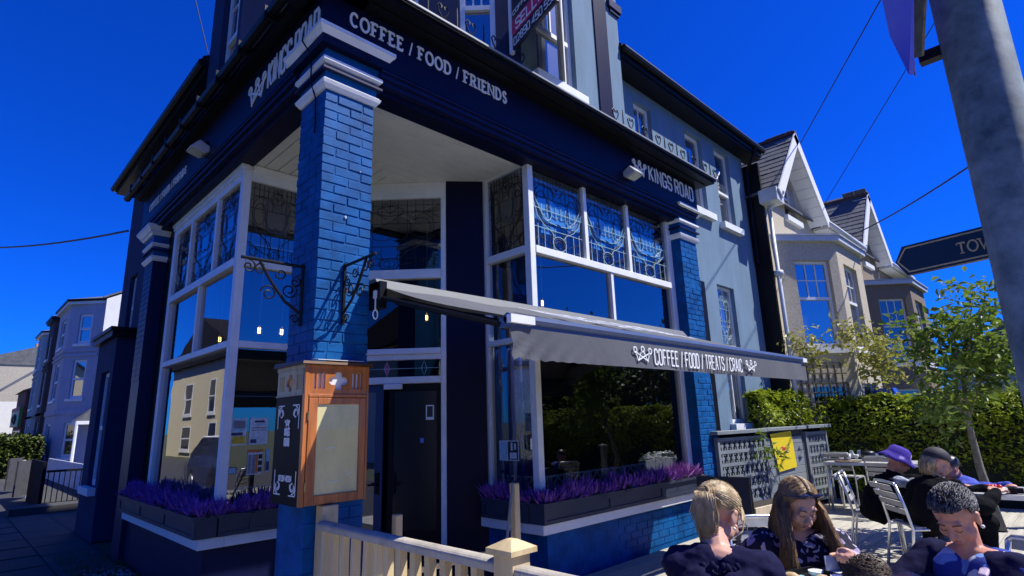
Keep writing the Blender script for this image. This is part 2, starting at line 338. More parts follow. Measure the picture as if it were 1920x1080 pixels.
def text(P, a, b, s, h, wl_, gap, wt, mat, parent, font=GC, serif=False, d=.002, t=.008, name='letter', widths={}, one=False, shear=0):
    x = a; all_ = MB()
    for ch in s:
        if ch == ' ': x += wl_*.55; continue
        wc = wl_*widths.get(ch, .35 if ch in 'I' else .6 if ch == '/' else 1)
        mb = all_ if one else MB()
        for i, st in enumerate(font[ch]):
            pts = [(x+px*wc+shear*py*h, b+py*h) for px, py in st]
            strip(mb, P, pts, wt if not (serif and ch == '/') else wt*.6, d, d+t+.0006*i)
        if serif and ch in SERIF:
            for px, py in SERIF[ch]:
                cx, cy = x+px*wc, b+py*h+(wt*.18 if py < .5 else -wt*.18)
                P.box(mb, cx-wt*1.15, cx+wt*1.15, cy-wt*.22, cy+wt*.22, d, d+t+.002)
        if serif and ch in 'CSGFET':
            for px, py in {'C': [(.88, .84)], 'S': [(.82, .86), (.12, .14)], 'F': [(.9, .93)], 'E': [(.88, .93), (.92, .07)], 'T': [(0, .93), (1, .93)]}.get(ch, []):
                cx, cy = x+px*wc, b+py*h; P.box(mb, cx-wt*.25, cx+wt*.25, cy-wt*.55, cy+wt*.55, d, d+t+.0026)
        if not one: mb.build(name, mat, parent, fix=False)
        x += wc+gap
    if one: all_.build(name, mat, parent, fix=False)
    return x-gap
def crown(P, a, b, wd, h, wt, mat, parent, d=.002, t=.008, name='crown_emblem'):
    mb = MB(); f = lambda x, y, dd: P(a+x*wd, b+y*h, dd)
    g = lambda pts, i: strip(mb, P, [(a+x*wd, b+y*h) for x, y in pts], wt, d, d+t+.0007*i)
    g([(.1, .68), (.22, 0), (.46, .78)], 0); g([(.54, .78), (.78, 0), (.9, .68)], 1); g([(.12, .62), (.5, .28), (.78, .02)], 2); g([(.88, .62), (.5, .28), (.22, .02)], 3)
    for cx, cy, k in ((.07, .79, 4), (.5, .88, 5), (.93, .79, 6)):
        strip(mb, P, [(a+cx*wd+.09*wd*math.cos(t_*math.pi/6), b+cy*h+.09*wd*math.sin(t_*math.pi/6)) for t_ in range(13)], wt, d, d+t+.0007*k)
    return mb.build(name, mat, parent, fix=False)
# ================================================================== GROUND
D = .11                                            # deck level above the pavement
asph = M('asphalt', (.045, .046, .05), .9, .3, 14, .5, 160)
paving = M('concrete_slab', (.05, .05, .048), .9, .2, 4, .3, 90)
deckm = M('sun_bleached_deck', (.40, .375, .31), .8, .22, 5, .35, 50, stretch=(.25, 3, 1))
g = MB(); g.box((-400, -400, -.4), (400, 400, -.02)); g.build('ground', M('grass_verge', (.06, .075, .03), .95, .3, 3, .3, 60))['kind'] = 'structure'
g = MB(); g.box((-8.5, -60, -.3), (-2.55, 120, -.012)); g.build('road', asph)['kind'] = 'structure'
g = MB(); g.box((-60, -18, -.3), (60, -8.5, -.016)); g.build('side_road', asph)['kind'] = 'structure'
g = MB(); g.box((-2.4, -8.3, -.25), (.04, 70, 0)); pv = g.build('pavement', M('pavement_asphalt', (.035, .035, .037), .92, .3, 10, .4, 140)); pv['kind'] = 'structure'
g = MB(); g.box((-2.4, -8.3, -.2), (.035, -.1, .006)); g.build('bounce_pavement', M('bounce_paving', (.50, .48, .43), .9, .15, 5, .3, 80))['kind'] = 'structure'  # unseen pale slab, added to bounce sunlight up under the porch soffit
g = MB(); g.box((-2.55, -8.4, -.25), (-2.4, 70, .004)); g.build('kerb', paving)['kind'] = 'structure'
g = MB(); g.box((.04, 8.92, -.2), (12, 70, -.004)); g.build('front_gardens', paving)['kind'] = 'structure'
# slabs of the pavement by the left bay, and the loose chippings at their edge
pb = None
slab_me = MB().box((-.29, -.44, -.03), (.29, .44, .016)).mesh('paving_slab'); slab_me.materials.append(paving)
for i in range(2):
    for j in range(8):
        o = link('paving_slab', slab_me, pv, (-.33-.6*i, 5.2+.9*j+.1*i, 0)); o.rotation_euler = (rng.normal(0, .006), rng.normal(0, .006), 0)
gm = MB()
for _ in range(900):
    x, y = rng.uniform(-.42, .02), rng.uniform(1.6, 5.0); r = rng.uniform(.008, .02)
    gm.ell((x, y, r*.5), r, r*rng.uniform(.7, 1.2), r*.7, n=5, k=3)
gm.build('gravel', M('grey_gravel', (.30, .31, .34), .8, .5, 60), fix=False)['kind'] = 'stuff'
gr_ = MB()
for _ in range(900):
    x, y = rng.uniform(-.55, .05), rng.choice([rng.uniform(4.6, 6.2), rng.uniform(3.5, 5.2)]); h = rng.uniform(.03, .1); a = rng.uniform(0, 6.28)
    gr_.add([(x, y, .0), (x+.008*math.cos(a), y+.008*math.sin(a), 0), (x+rng.normal(0, .03), y+rng.normal(0, .03), h)], [(0, 1, 2)])
gr_.build('weeds', leafmat('weed_green', (.04, .08, .015), (.09, .13, .03)), fix=False)['kind'] = 'stuff'
# the deck: every board a piece
dk = MB(); dk.box((.07, -7.4, -.05), (9.6, .05, D-.045)); deck = dk.build('deck', M('deck_underside', (.06, .055, .05), .9)); deck['kind'] = 'structure'
def board_mesh(L):
    m = MB(); m.box((0, 0, -.036), (L, .139, 0)); me = m.mesh('deck_board'); me.materials.append(deckm); return me
bmsh = {L: board_mesh(L-.004) for L in (1.6, 2.4, 3.2)}
for j in range(50):
    x = .08; k = j % 3; y = -.06-.1455*j-.139
    for L in ((3.2, 3.2, 3.2), (1.6, 3.2, 3.2, 1.6), (2.4, 3.2, 2.4, 1.6))[k]:
        if not L: continue
        o = link('deck_board', bmsh[L], deck, (x, y, D+rng.normal(0, .0012))); o.rotation_euler = (rng.normal(0, .004), 0, 0); x += L
# ================================================================== CORNER CAFE
cafe = thing('cafe_building', 'navy corner cafe with recessed corner porch, white framed bay windows and lettered fascia', 'cafe', (0, 0, 0))
PA0 = Pl((0, 0, 0), (1, 0, 0)); PB0 = Pl((0, 0, 0), (0, -1, 0))
# --- painted brickwork
def bricks(parent, x0, x1, y0, y1, z0, z1, A=True, B=True, pitch=.0777, mort=.011):
    """stretcher bond round a corner: A is the face y0, B the face x0; each brick an object"""
    L, Hh, h = .2165, .1025, pitch-mort; n = int(round((z1-z0)/pitch))
    cache = {}
    def put(a, b, z):
        key = (round(b[0]-a[0], 4), round(b[1]-a[1], 4))
        if key not in cache:
            m = MB().box((0, 0, 0), (key[0], key[1], h)); me = m.mesh('brick'); bm = bmesh.new(); bm.from_mesh(me)
            bmesh.ops.bevel(bm, geom=bm.edges[:], offset=.0035, segments=1, affect='EDGES'); bmesh.ops.recalc_face_normals(bm, faces=bm.faces); bm.to_mesh(me); bm.free()
            me.materials.append(blue); cache[key] = me
        o = link('brick', cache[key], parent, (a[0]+rng.normal(0, .0018), a[1]+rng.normal(0, .0018), z+rng.normal(0, .001))); o.rotation_euler = (rng.normal(0, .007), rng.normal(0, .006), rng.normal(0, .006))
    dp_ = .09
    for i in range(n):
        z = z0+i*pitch; odd = i % 2
        if A:
            x = x0; f = Hh if odd else L; first = True
            while x < x1-.02:
                wd = min(f, x1-x); put((x, y0), (x+wd, y0+dp_), z); x += wd+mort; f = L
        if B:
            y = y0+dp_+mort*.8 if not odd else y0+dp_+mort*.8; f = L-(0 if odd else .1)
            if odd: f = L-Hh+.0
            else: f = L
            while y < y1-.02:
                wd = min(f, y1-y); put((x0, y), (x0+dp_, y+wd), z); y += wd+mort; f = L
def shaft(name, x0, x1, y0, y1, z0, z1):
    m = MB().box((x0+.006, y0+.006, z0), (x1-.006, y1-.003, z1)); return m.build(name, blue, cafe)
col = shaft('corner_column', 0, .44, 0, .44, 0, 4.62)
bricks(col, 0, .44, 0, .44, 2.06, 4.245)
pil = shaft('end_pillar', 5.57, 6.06, 0, .32, 0, 4.66)
bricks(pil, 5.57, 6.06, 0, .30, .72, 2.10, B=False); bricks(pil, 5.57, 6.06, 0, .30, 2.72, 4.13, B=False)
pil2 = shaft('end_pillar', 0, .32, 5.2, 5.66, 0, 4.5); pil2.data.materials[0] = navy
rest2 = MB(); rest = MB()                                              # courses nobody can pick apart singly: joined
for i in range(22):
    z = 2.3+i*.0777
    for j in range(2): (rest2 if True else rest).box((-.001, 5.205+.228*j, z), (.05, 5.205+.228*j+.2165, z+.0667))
for i in range(26):
    z = .12+i*.0777
    for j in range(2): rest.box((.0+(.11 if i % 2 else 0)+.228*j, -.001, z), (min(.44, .11*(i % 2)+.228*j+.2165), .05, z+.0667))
for i in range(8):
    z = .12+i*.0777
    for j in range(2): rest.box((5.57+.228*j+.1*(i % 2), -.001, z), (min(6.06, 5.57+.228*j+.1*(i % 2)+.2165), .05, z+.0667))
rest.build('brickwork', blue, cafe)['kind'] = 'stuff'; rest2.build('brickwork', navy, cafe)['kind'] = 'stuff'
def capital(x0, x1, y0, y1, zs, fronts=('A', 'B'), s=1):
    """white mouldings round the head of a column: neck, band, cap"""
    m = MB()
    def ring(z0, z1, p, q=None):
        q = p if q is None else q
        m.hexa([(x0-p, y0-p, z0), (x1+p, y0-p, z0), (x1+p, y1+p, z0), (x0-p, y1+p, z0), (x0-q, y0-q, z1), (x1+q, y0-q, z1), (x1+q, y1+q, z1), (x0-q, y1+q, z1)])
    n0, b0, c0, c1 = zs
    ring(n0, n0+.03, .012, .03); ring(n0+.03, n0+.06, .034, .045); ring(n0+.06, n0+.075, .03)
    ring(b0, b0+.02, .03, .048); ring(b0+.02, b0+.048, .05)
    ring(c0, c0+.035, .05, .075); ring(c0+.035, c0+.05, .085); ring(c0+.05, c1-.035, .085, .125); ring(c1-.035, c1, .13, .13)
    m.build('capital', white, cafe)
    k = MB(); k.box((x0-.012, y0-.012, n0+.076), (x1+.012, y1+.012, b0-.001)); k.box((x0-.026, y0-.026, b0+.05), (x1+.026, y1+.026, c0-.001)); k.build('capital_neck', blue, cafe)
    l = MB(); l.box((x0-.05, y0-.05, n0+.15), (x1+.05, y1+.05, n0+.17)); l.build('capital_ledge', navy, cafe)
capital(0, .44, 0, .44, (4.255, 4.465, 4.62, 4.76))
capital(5.57, 6.06, 0, .28, (4.16, 4.40, 4.57, 4.665))
capital(0, .28, 5.2, 5.66, (3.99, 4.2, 4.36, 4.5))
# --- fascia, beam, cornice
for k in (0, 1):
    P = PA0 if k == 0 else PB0
    s = 1 if k == 0 else -1; e = 6.07 if k == 0 else 5.78; e0 = .0; zc = 5.13; ov = .375 if k == 0 else .22
    R_ = lambda a0, a1: (a0, a1) if k == 0 else (-a1, -a0)
    m = MB(); P.box(m, *R_(.44 if k == 0 else .44, e-.35), 4.43, 4.62, -.24, -.035); m.build('beam', navyd, cafe)
    m = MB(); P.box(m, *R_(.3, e-.02), 4.60, 5.085, -.22, .09); m.build('fascia', navyd, cafe)
    m = MB()
    for z0, z1, d in ((4.485, 4.53, .03), (4.533, 4.575, .062), (4.578, 4.597, .084)): P.box(m, *R_(.46, e-.03), z0, z1, -.1, d)
    m.build('fascia_moulding', navy, cafe)
    m = MB()
    for z0, z1, d in ((5.061, 5.073, ov*.6), (5.075, zc-.025, ov*.92), (zc-.023, zc, ov)): P.box(m, *R_(-.22 if k else -.33, e+.13-(ov-d)*.5), z0, z1, -.25, d)
    m.build('cornice', black, cafe)
    m = MB(); P.box(m, *R_(-.23 if k else -.34, e+.14), zc+.001, zc+.018, -.1, ov+.012); m.build('lead_flashing', M('lead_sheet', (.25, .27, .30), .5, .2, 6), cafe)
m = MB().box((-.09, -.09, 4.598), (.31, .31, 5.06)); m.build('fascia_corner', navyd, cafe)
m = MB(); m.box((0, 0, 5.04), (6.2, 4.2, 5.145)); m.box((0, 4.2, 5.04), (4.4, 5.8, 5.145)); m.build('flat_roof', M('lead_roof', (.18, .19, .21), .6), cafe)
gut = MB(); gut.tube([(-.29, .1, 5.10), (-.29, 5.9, 5.07)], .05, 8); gut.build('gutter', black, cafe)
brk = MB()
for y in np.arange(.5, 5.9, .62): MB().box((-.345, y, 5.03), (-.222, y+.03, 5.15)).build('gutter_bracket', black, cafe)
# --- porch soffit: boards mitred on the diagonal
sof = MB().box((.2, .2, 4.475), (5.5, 5.1, 4.5)).build('soffit', soffitm, cafe)
N = 17; bw = .145
for k in (0, 1):
    for i in range(N):
        c0, c1 = .22+i*bw, .22+(i+1)*bw-.013
        q = [(c0, c0), (2.5, c0), (2.5, c1), (c1, c1)] if k == 0 else [(c0, c0+.004), (c1, c1+.004), (c1, 2.55), (c0, 2.55)]
        if k == 0 and c1 > 2.49: continue
        MB().prism([(x, y, 4.458) for x, y in q], (0, 0, .014)).build('soffit_board', soffitm, sof)
# --- bay windows
def tracery(P, a0, a1, b0, b1, mat, parent, pane_parent=None, lit=False, sl=1):
    W, H = a1-a0, b1-b0; f = lambda x, y: P(a0+x*W, b0+y*H, .006); r = .0034
    m = MB(); T = lambda pts, rr=r: m.tube([f(x, y) for x, y in pts], rr, 4)
    T([(.02, .34), (.98, .34)], r*.8); T([(.02, .66), (.98, .66)], r*.8)
    for x in (.17, .5, .83): T([(x, 0), (x, .16)], r*.8); T([(x, .8), (x, 1)], r*.8)
    for x in (.33, .67): T([(x, .02), (x, .98)], r*.8)
    for x in (.08, .25, .42, .58, .75, .92): T([(x, .0), (x, .34)], r*.6); T([(x, .66), (x, 1)], r*.6)
    for y in (.17, .83, .92): T([(.02, y), (.98, y)], r*.6)
    for sx in (1, -1):
        X = lambda pts: [(.5+sx*(x-.5), y) for x, y in pts]
        T(X(arc(.22, .62, .15, .2, 60, 300, 14))); T(X(arc(.2, .6, .1, .14, 0, 360, 14)))
        T(X([(.02, .74), (.12, .82), (.25, .84), (.38, .8), (.47, .72)])); T(X([(.06, .5), (.14, .38), (.28, .3), (.4, .24), (.44, .17)]))
        T(X([(.1, .46), (.2, .36), (.34, .26), (.42, .14)])); T(X([(.02, .22), (.16, .16), (.3, .1), (.42, .08)])); T(X(arc(.14, .1, .07, .05, 0, 360, 10)))
        T(X([(.5, .8), (.42, .9), (.46, .97), (.5, .9)]))
        T(X([(.3, .56), (.36, .44), (.46, .42), (.5, .46)]))
    T(arc(.5, .1, .1, .075, 0, 360, 16), r*1.3); T(arc(.5, .1, .06, .045, 0, 360, 12)); T(arc(.5, .84, .13, .07, 0, 360, 14))
    m.build('lead_tracery', mat, parent, fix=False)
def lit_cames(P, a0, a1, b0, b1, parent):
    W, H = a1-a0, b1-b0; m = MB(); T = lambda pts: m.tube([P(a0+x*W, b0+y*H, .0135) for x, y in pts], .0042, 4)
    for x in (.1, .22, .38, .62, .78, .9): T([(x, .0), (x, .2+.25*abs(x-.5))])
    for x in (.28, .45, .55, .72): T([(x, .42), (x, .58)])
    for y in (.26, .5): T([(.03, y), (.97, y)])
    for sx in (1, -1):
        X = lambda pts: [(.5+sx*(x-.5), y) for x, y in pts]
        T(X([(.03, .58), (.1, .4), (.22, .3), (.36, .24), (.42, .18)])); T(X([(.05, .64), (.15, .48), (.3, .36), (.46, .34)])); T(X(arc(.27, .5, .1, .13, 150, 400, 12)))
    T(arc(.5, .11, .13, .09, 0, 360, 16)); m.build('lit_came', leadlit, parent, fix=False)
stain = [mirrorpane('turquoise_sheen_glass', (.03, .20, .42), .25), mirrorpane('smoky_glass', (.05, .045, .035), .12), M('rose_glass', (.5, .06, .2), .2)]
def bay(P, posts, mulls, lm, z, far, ret, sgn):
    """frame of one shop bay with its panes; posts in plane a; ret = frame of the return side"""
    z0, zl0, zl1, zr0, zr1, zt, zh = z
    m = MB(); a0, a1 = posts
    R_ = (lambda x, y: (x, y)) if sgn > 0 else (lambda x, y: (-y, -x))
    def bx(x0, x1, b0, b1, d0, d1): P.box(m, *R_(x0, x1), b0, b1, d0, d1)
    bx(a0, a0+.085, z0, zh, -.085, .002); bx(far, a1, z0, zh, -.08, .0)                    # posts
    bx(a0+.085, far, zt, zh, -.08, -.004); bx(a0-.02, a1, zh-.045, zh+.01, -.05, .035); bx(a0-.01, a1, zh-.09, zh-.046, -.05, .018)
    bx(a0+.085, far, zr0, zr1, -.075, .012); bx(a0+.085, far, zl0, zl1, -.075, .012)
    bx(a0+.085, far, z0, z0+.05, -.075, 0)
    for x in mulls: bx(x, x+.065, zr1, zt, -.07, -.002)
    bx(lm, lm+.055, zl1, zr0, -.07, -.002)
    fr = m.build('bay_window', white, cafe, bevel=.004)
    xs = [a0+.085]+[y for x in mulls for y in (x, x+.065)]+[far]
    for i in range(0, len(xs), 2):
        q = R_(xs[i], xs[i+1]); MB().quad(P(q[0], zr1, -.045), P(q[1], zr1, -.045), P(q[1], zt, -.045), P(q[0], zt, -.045)).build('leaded_pane', pane2, fr, fix=False)
        PP = Pl(P(0, 0, -.045), P.r); tracery(PP, q[0], q[1], zr1, zt, lead, fr)
        if sgn > 0: lit_cames(PP, q[0], q[1], zr1, zt, fr)
        if sgn > 0:
            W = q[1]-q[0]; H = zt-zr1
            for k_, pts in enumerate(([(.06, .36), (.3, .33), (.5, .37), (.7, .31), (.94, .36), (.96, .56), (.7, .64), (.5, .6), (.34, .66), (.05, .62)], [(.16, .2), (.44, .2), (.46, .3), (.2, .32)])):
                MB().add([PP(q[0]+x*W, zr1+y*H, .002+.001*k_) for x, y in pts], [tuple(range(len(pts)))]).build('coloured_glass', stain[0], fr, fix=False)  # turquoise pieces carry the bright reflection of the panes in their colour
    for x0, x1 in ((a0+.085, lm), (lm+.055, far)):
        q = R_(x0, x1); MB().quad(P(q[0], zl1, -.045), P(q[1], zl1, -.045), P(q[1], zr0, -.045), P(q[0], zr0, -.045)).build('pane', pane, fr, fix=False)
    q = R_(a0+.085, far); MB().quad(P(q[0], z0+.05, -.045), P(q[1], z0+.05, -.045), P(q[1], zl0, -.045), P(q[0], zl0, -.045)).build('pane', panel if sgn > 0 else pane, fr, fix=False)
    # return side towards the porch
    m = MB(); RP, L = ret; c0, c1 = (-L, -.087) if sgn > 0 else (.087, L)
    e0, e1 = (c0, c0+.08) if sgn > 0 else (c1-.08, c1)
    i0, i1 = (c0+.08, c1) if sgn > 0 else (c0, c1-.08)
    RP.box(m, e0, e1, z0, zh, -.08, 0); RP.box(m, i0, i1, zt, zh, -.08, 0); RP.box(m, i0, i1, zr0, zr1, -.075, .01); RP.box(m, i0, i1, zl0, zl1, -.075, .01); RP.box(m, i0, i1, z0, z0+.05, -.075, 0)
    RP.box(m, i0, i1, zh-.06, zh+.008, -.04, .02)
    fr2 = m.build('bay_return', white, cafe, bevel=.004)
    MB().quad(RP(i0, zr1, -.04), RP(i1, zr1, -.04), RP(i1, zt, -.04), RP(i0, zt, -.04)).build('leaded_pane', pane2, fr2, fix=False)
    tracery(Pl(RP(0, 0, -.04), RP.r), i0, i1, zr1, zt, lead, fr2)
    W = i1-i0; H = zt-zr1
    MB().add([RP(i0+x*W, zr1+y*H, -.038) for x, y in ((.3, .4), (.7, .36), (.78, .6), (.7, .86), (.34, .84), (.24, .62))], [tuple(range(6))]).build('coloured_glass', stain[1], fr2, fix=False)
    for b0, b1 in ((zl1, zr0), (z0+.05, zl0)): MB().quad(RP(i0, b0, -.04), RP(i1, b0, -.04), RP(i1, b1, -.04), RP(i0, b1, -.04)).build('pane', pane, fr2, fix=False)
PA = Pl((0, .15, 0), (1, 0, 0)); PB = Pl((.15, 0, 0), (0, -1, 0))
# returns: A's faces -X at x=2.49 (along Y), B's faces -Y at y=2.2
RA = Pl((2.49, .15, 0), (0, -1, 0)); RB = Pl((.15, 2.19, 0), (1, 0, 0))
bay(PA, (2.49, 5.57), (3.49, 4.42), 3.97, (.64, 2.43, 2.49, 3.40, 3.485, 4.44, 4.60), 5.45, (RA, .78), 1)
bay(PB, (2.19, 4.83), (2.99, 3.98), 3.43, (.64, 2.425, 2.495, 3.295, 3.385, 4.27, 4.44), 4.71, (RB, .78), -1)
mb = MB(); PB0.box(mb, -5.2, -4.83, .1, 4.44, -.3, -.17); mb.build('window_return', black, cafe)
# --- stall risers under the bays, white sills
m = MB(); m.box((2.47, .06, 0), (5.57, .3, .54)); m.box((2.47, .3, 0), (2.6, .9, .54)); sr = m.build('stall_riser', blue, cafe)
bm_ = MB().box((0, 0, 0), (.2165, .05, .0667)).mesh('brick'); bm_.materials.append(blue)
for i in range(5):
    for j in range(13):
        x = 2.49+.228*j+(.114 if i % 2 else 0)
        if 3.6 < x < 5.34: link('brick', bm_, sr, (x, .053+rng.normal(0, .001), .125+.0777*i))
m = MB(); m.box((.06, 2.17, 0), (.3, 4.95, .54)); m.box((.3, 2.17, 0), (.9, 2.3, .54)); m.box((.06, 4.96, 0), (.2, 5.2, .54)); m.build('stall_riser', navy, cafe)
m = MB(); m.box((2.33, -.03, .545), (5.42, .2, .64)); m.box((2.33, .2, .545), (2.58, .86, .64)); m.build('bay_sill', white, cafe, bevel=.006)
m = MB(); m.box((-.03, 2.05, .545), (.2, 5.1, .64)); m.box((.2, 2.05, .545), (.78, 2.28, .64)); m.build('bay_sill', white, cafe, bevel=.006)
# --- porch: diagonal door wall with transoms
s2 = math.sqrt(.5); DP = Pl((1.65, 1.65, 0), (s2, -s2, 0))
m = MB()
for s in (1, -1):
    a = (2.13, 1.17); b = (2.47, .89)
    if s < 0: a, b = (a[1], a[0]), (b[1], b[0])
    m.prism([(*a, 0), (*b, 0), (b[0]+.12, b[1]+.12, 0), (a[0]+.12, a[1]+.12, 0)], (0, 0, 4.46))
m.build('porch_pier', navyd, cafe)
m = MB(); h = .675
for x0, x1, z0, z1 in ((-h, -h+.06, D, 4.25), (h-.06, h, D, 4.25), (-h, h, 4.251, 4.455)): DP.box(m, x0, x1, z0, z1, -.08, 0)
for z0, z1, d in ((3.25, 3.36, .02), (2.31, 2.37, .0), (2.371, 2.435, .03), (2.045, 2.12, .01)): DP.box(m, -h+.061, h-.061, z0, z1, -.08, d)
DP.box(m, -.02, .18, 1.985, 2.045, -.05, .03)
dfr = m.build('door_frame', white, cafe, bevel=.004)
for z0, z1, gl_, in ((3.36, 4.25, pane2), (2.435, 3.25, pane3), (2.12, 2.31, pane3)):
    MB().quad(DP(-h+.06, z0, -.04), DP(h-.06, z0, -.04), DP(h-.06, z1, -.04), DP(-h+.06, z1, -.04)).build('transom_pane', gl_, dfr, fix=False)
tracery(Pl(DP(0, 0, -.04), DP.r), -h+.06, h-.06, 3.36, 4.25, lead, dfr)
m = MB()
for cx in (.0, .42):
    m.tube([DP(cx, 2.13, -.035), DP(cx+.03, 2.215, -.035), DP(cx, 2.30, -.035), DP(cx-.03, 2.215, -.035)], .004, 4, closed=True)
m.tube([DP(-.6, 2.215, -.035), DP(.6, 2.215, -.035)], .003, 4); m.build('lead_diamonds', leadlit, dfr, fix=False)
MB().add([DP(x, y, -.034) for x, y in ((0, 2.14), (.025, 2.215), (0, 2.29), (-.025, 2.215))], [(0, 1, 2, 3)]).build('rose_diamond', stain[2], dfr, fix=False)
doorblue = M('door_blue', (.018, .035, .10), .4, .15, 6)
for x0, x1, c in ((-.61, -.03, doorblue), (.03, .61, black)):
    m = MB(); s_ = .085 if x0 < 0 else .05
    DP.box(m, x0, x0+s_, D+.03, 2.04, -.075, -.03); DP.box(m, x1-s_, x1, D+.03, 2.04, -.075, -.03); DP.box(m, x0+s_, x1-s_, D+.03, .5, -.07, -.035); DP.box(m, x0+s_, x1-s_, 1.96, 2.04, -.07, -.035)
    d_ = m.build('door', c, cafe)
    MB().quad(DP(x0+s_, .5, -.05), DP(x1-s_, .5, -.05), DP(x1-s_, 1.96, -.05), DP(x0+s_, 1.96, -.05)).build('door_glass', fpane if x0 < 0 else M('black_door_panel', (.006, .006, .008), .3), d_, fix=False)
    h_ = MB(); hx = x1-.05 if x0 < 0 else x0+.06
    h_.tube([DP(hx, .98, -.03), DP(hx, .98, .02), DP(hx+(-.09 if x0 < 0 else .09), .98, .02)], .011, 6); DP.box(h_, hx-.025, hx+.025, .88, 1.1, -.034, -.022); h_.build('handle', black, d_)
po = MB(); a, b = DP.ab(805, 773); DP.box(po, a-.045, a+.045, b-.08, b+.08, -.048, -.04); o = po.build('door_notice', white, cafe)
MB().quad(DP(a-.032, b-.05, -.039), DP(a+.032, b-.05, -.039), DP(a+.032, b+.067, -.039), DP(a-.032, b+.067, -.039)).build('notice_print', M('dark_print', (.03, .03, .03), .6, .5, 40), o, fix=False)
a, b = DP.ab(790, 826); MB().quad(DP(a-.02, b-.025, -.045), DP(a+.02, b-.025, -.045), DP(a+.02, b+.025, -.045), DP(a-.02, b+.025, -.045)).build('door_sticker', M('blue_sticker', (.12, .2, .55), .5), cafe, fix=False)
m = MB(); m.prism([(.3, .46, 0), (.46, .3, 0), (2.46, .3, 0), (2.46, .9, 0), (2.2, 1.2, 0), (1.2, 2.2, 0), (.9, 2.46, 0), (.3, 2.46, 0)], (0, 0, D-.004)); m.build('porch_floor', M('dark_tiles', (.03, .03, .035), .6), cafe)
# --- interior
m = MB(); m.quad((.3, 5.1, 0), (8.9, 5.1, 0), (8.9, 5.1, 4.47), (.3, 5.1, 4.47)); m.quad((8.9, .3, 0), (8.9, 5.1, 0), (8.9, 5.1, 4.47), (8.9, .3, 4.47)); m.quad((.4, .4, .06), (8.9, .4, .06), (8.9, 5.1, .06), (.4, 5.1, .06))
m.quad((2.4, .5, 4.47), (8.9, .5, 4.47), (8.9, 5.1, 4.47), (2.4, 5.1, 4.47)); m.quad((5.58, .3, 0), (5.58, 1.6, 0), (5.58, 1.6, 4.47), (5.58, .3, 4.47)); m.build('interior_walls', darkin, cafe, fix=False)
cu_ = M('blue_curtain', (.03, .06, .3), .8, .3, 8)
m = MB()
for i in range(9): m.tube([(2.62+.0+.03*(i % 2), .5+.045*i, .7), (2.62+.03*(i % 2), .5+.045*i, 2.4)], .028, 6)
m.build('curtain', cu_, cafe, smooth=True)
m = MB(); m.box((2.72, .75, 2.5), (2.80, .85, 3.38)); m.build('timber_post', M('brown_timber', (.22, .10, .03), .5, .3, 6), cafe)
# --- upper storey: a canted corner block with windows, then the lower wings
TA = Pl((0, .02, 0), (1, 0, 0)); TB = Pl((.02, 0, 0), (0, -1, 0)); TC = Pl((1.17, 1.17, 0), (s2, -s2, 0)); hc = 1.155/s2
z0, z1 = 5.14, 8.4
opA = (2.60, 5.56, 3.34, 7.35); opB = (-3.06, 5.6, -2.44, 7.35)
a0, _ = TC.ab(862, 40); a1, _ = TC.ab(929, 40); _, zm = TC.ab(893, 14)
opsC = [(a0, 5.38, a1, 7.0), (a0-.9, 5.38, a1-.9, 7.0), (a0-1.95, 5.38, a1-1.95, 7.0)]
wall(TA, 2.325, 4.40, z0, z1, [opA], 'upper_wall', render, cafe); wall(TB, -3.5, -2.325, z0, z1, [opB], 'upper_wall', shadedr, cafe); wall(TC, -hc, hc, z0, z1, opsC, 'upper_wall', shadedr, cafe)
m = MB(); m.quad((4.40, .02, z0), (4.40, 3, z0), (4.40, 3, z1), (4.40, .02, z1)); m.quad((.02, 3.5, z0), (.02, 3.5, z1), (3, 3.5, z1), (3, 3.5, z0)); m.quad((2.3, .0, z1), (4.45, .0, z1), (4.45, 3.5, z1), (.0, 3.5, z1), (.0, 2.3, z1)); m.build('upper_return', render, cafe, fix=False)
sash(TA, opA, cafe, mid=.42, top=(1, 0), fr=.06); sash(TB, opB, cafe, mid=.42, top=(1, 1), fr=.06, sill=False)
for q in opsC: sash(TC, q, cafe, mid=(zm-5.38)/1.62, top=(2, 0), fr=.06, sill=False, rev=.06)
m = MB(); m.box((3.80, -.0, z0+.01), (4.09, .015, z1)); m.build('dark_pilaster_strip', navyd, cafe)
m = MB(); m.box((4.16, -.03, 7.36), (4.46, .3, 7.48)); m.box((4.2, -.01, 7.3), (4.43, .3, 7.355)); m.build('parapet_cap', navy, cafe)
WA = Pl((0, .3, 0), (1, 0, 0)); WB = Pl((.3, 0, 0), (0, -1, 0))
w1 = (5.10, 5.02, 5.60, 6.40); w2 = (6.68, 5.02, 7.27, 6.46); w3 = (7.77, 4.98, 8.38, 6.5); lw_ = (7.25, 1.45, 7.90, 3.77)
wall(WA, 4.40, 9.0, 4.5, 6.75, [w1, w2, w3], 'upper_wall', render, cafe); wall(WA, 6.06, 9.0, 0, 4.5, [lw_], 'side_wall', render, cafe)
for q in (w1, w2, w3): sash(WA, q, cafe, mid=.44, top=(1, 0) if q is w1 else (0, 0), fr=.05)
f_ = sash(WA, lw_, cafe, mid=.55, bot=(1, 0), fr=.05, gl=mpane)
tracery(Pl(WA(0, 0, -.09), WA.r), 7.31, 7.84, 2.75, 3.7, leadlit, f_)
m = MB(); m.box((6.50, .265, .1), (6.74, .297, 3.72)); m.build('dark_strip', black, cafe)
m = MB(); m.box((9.0, -.012, 0), (9.075, .3, 6.45)); m.build('end_strip', black, cafe)
bw1 = (-8.3, 3.42, -7.8, 4.65)
wall(WB, -8.92, -3.5, 4.5, 6.3, [], 'upper_wall', shadedr, cafe); wall(WB, -8.92, -5.66, 0, 4.5, [(-8.28, 3.2, -7.75, 4.4)], 'side_wall', shadedr, cafe)
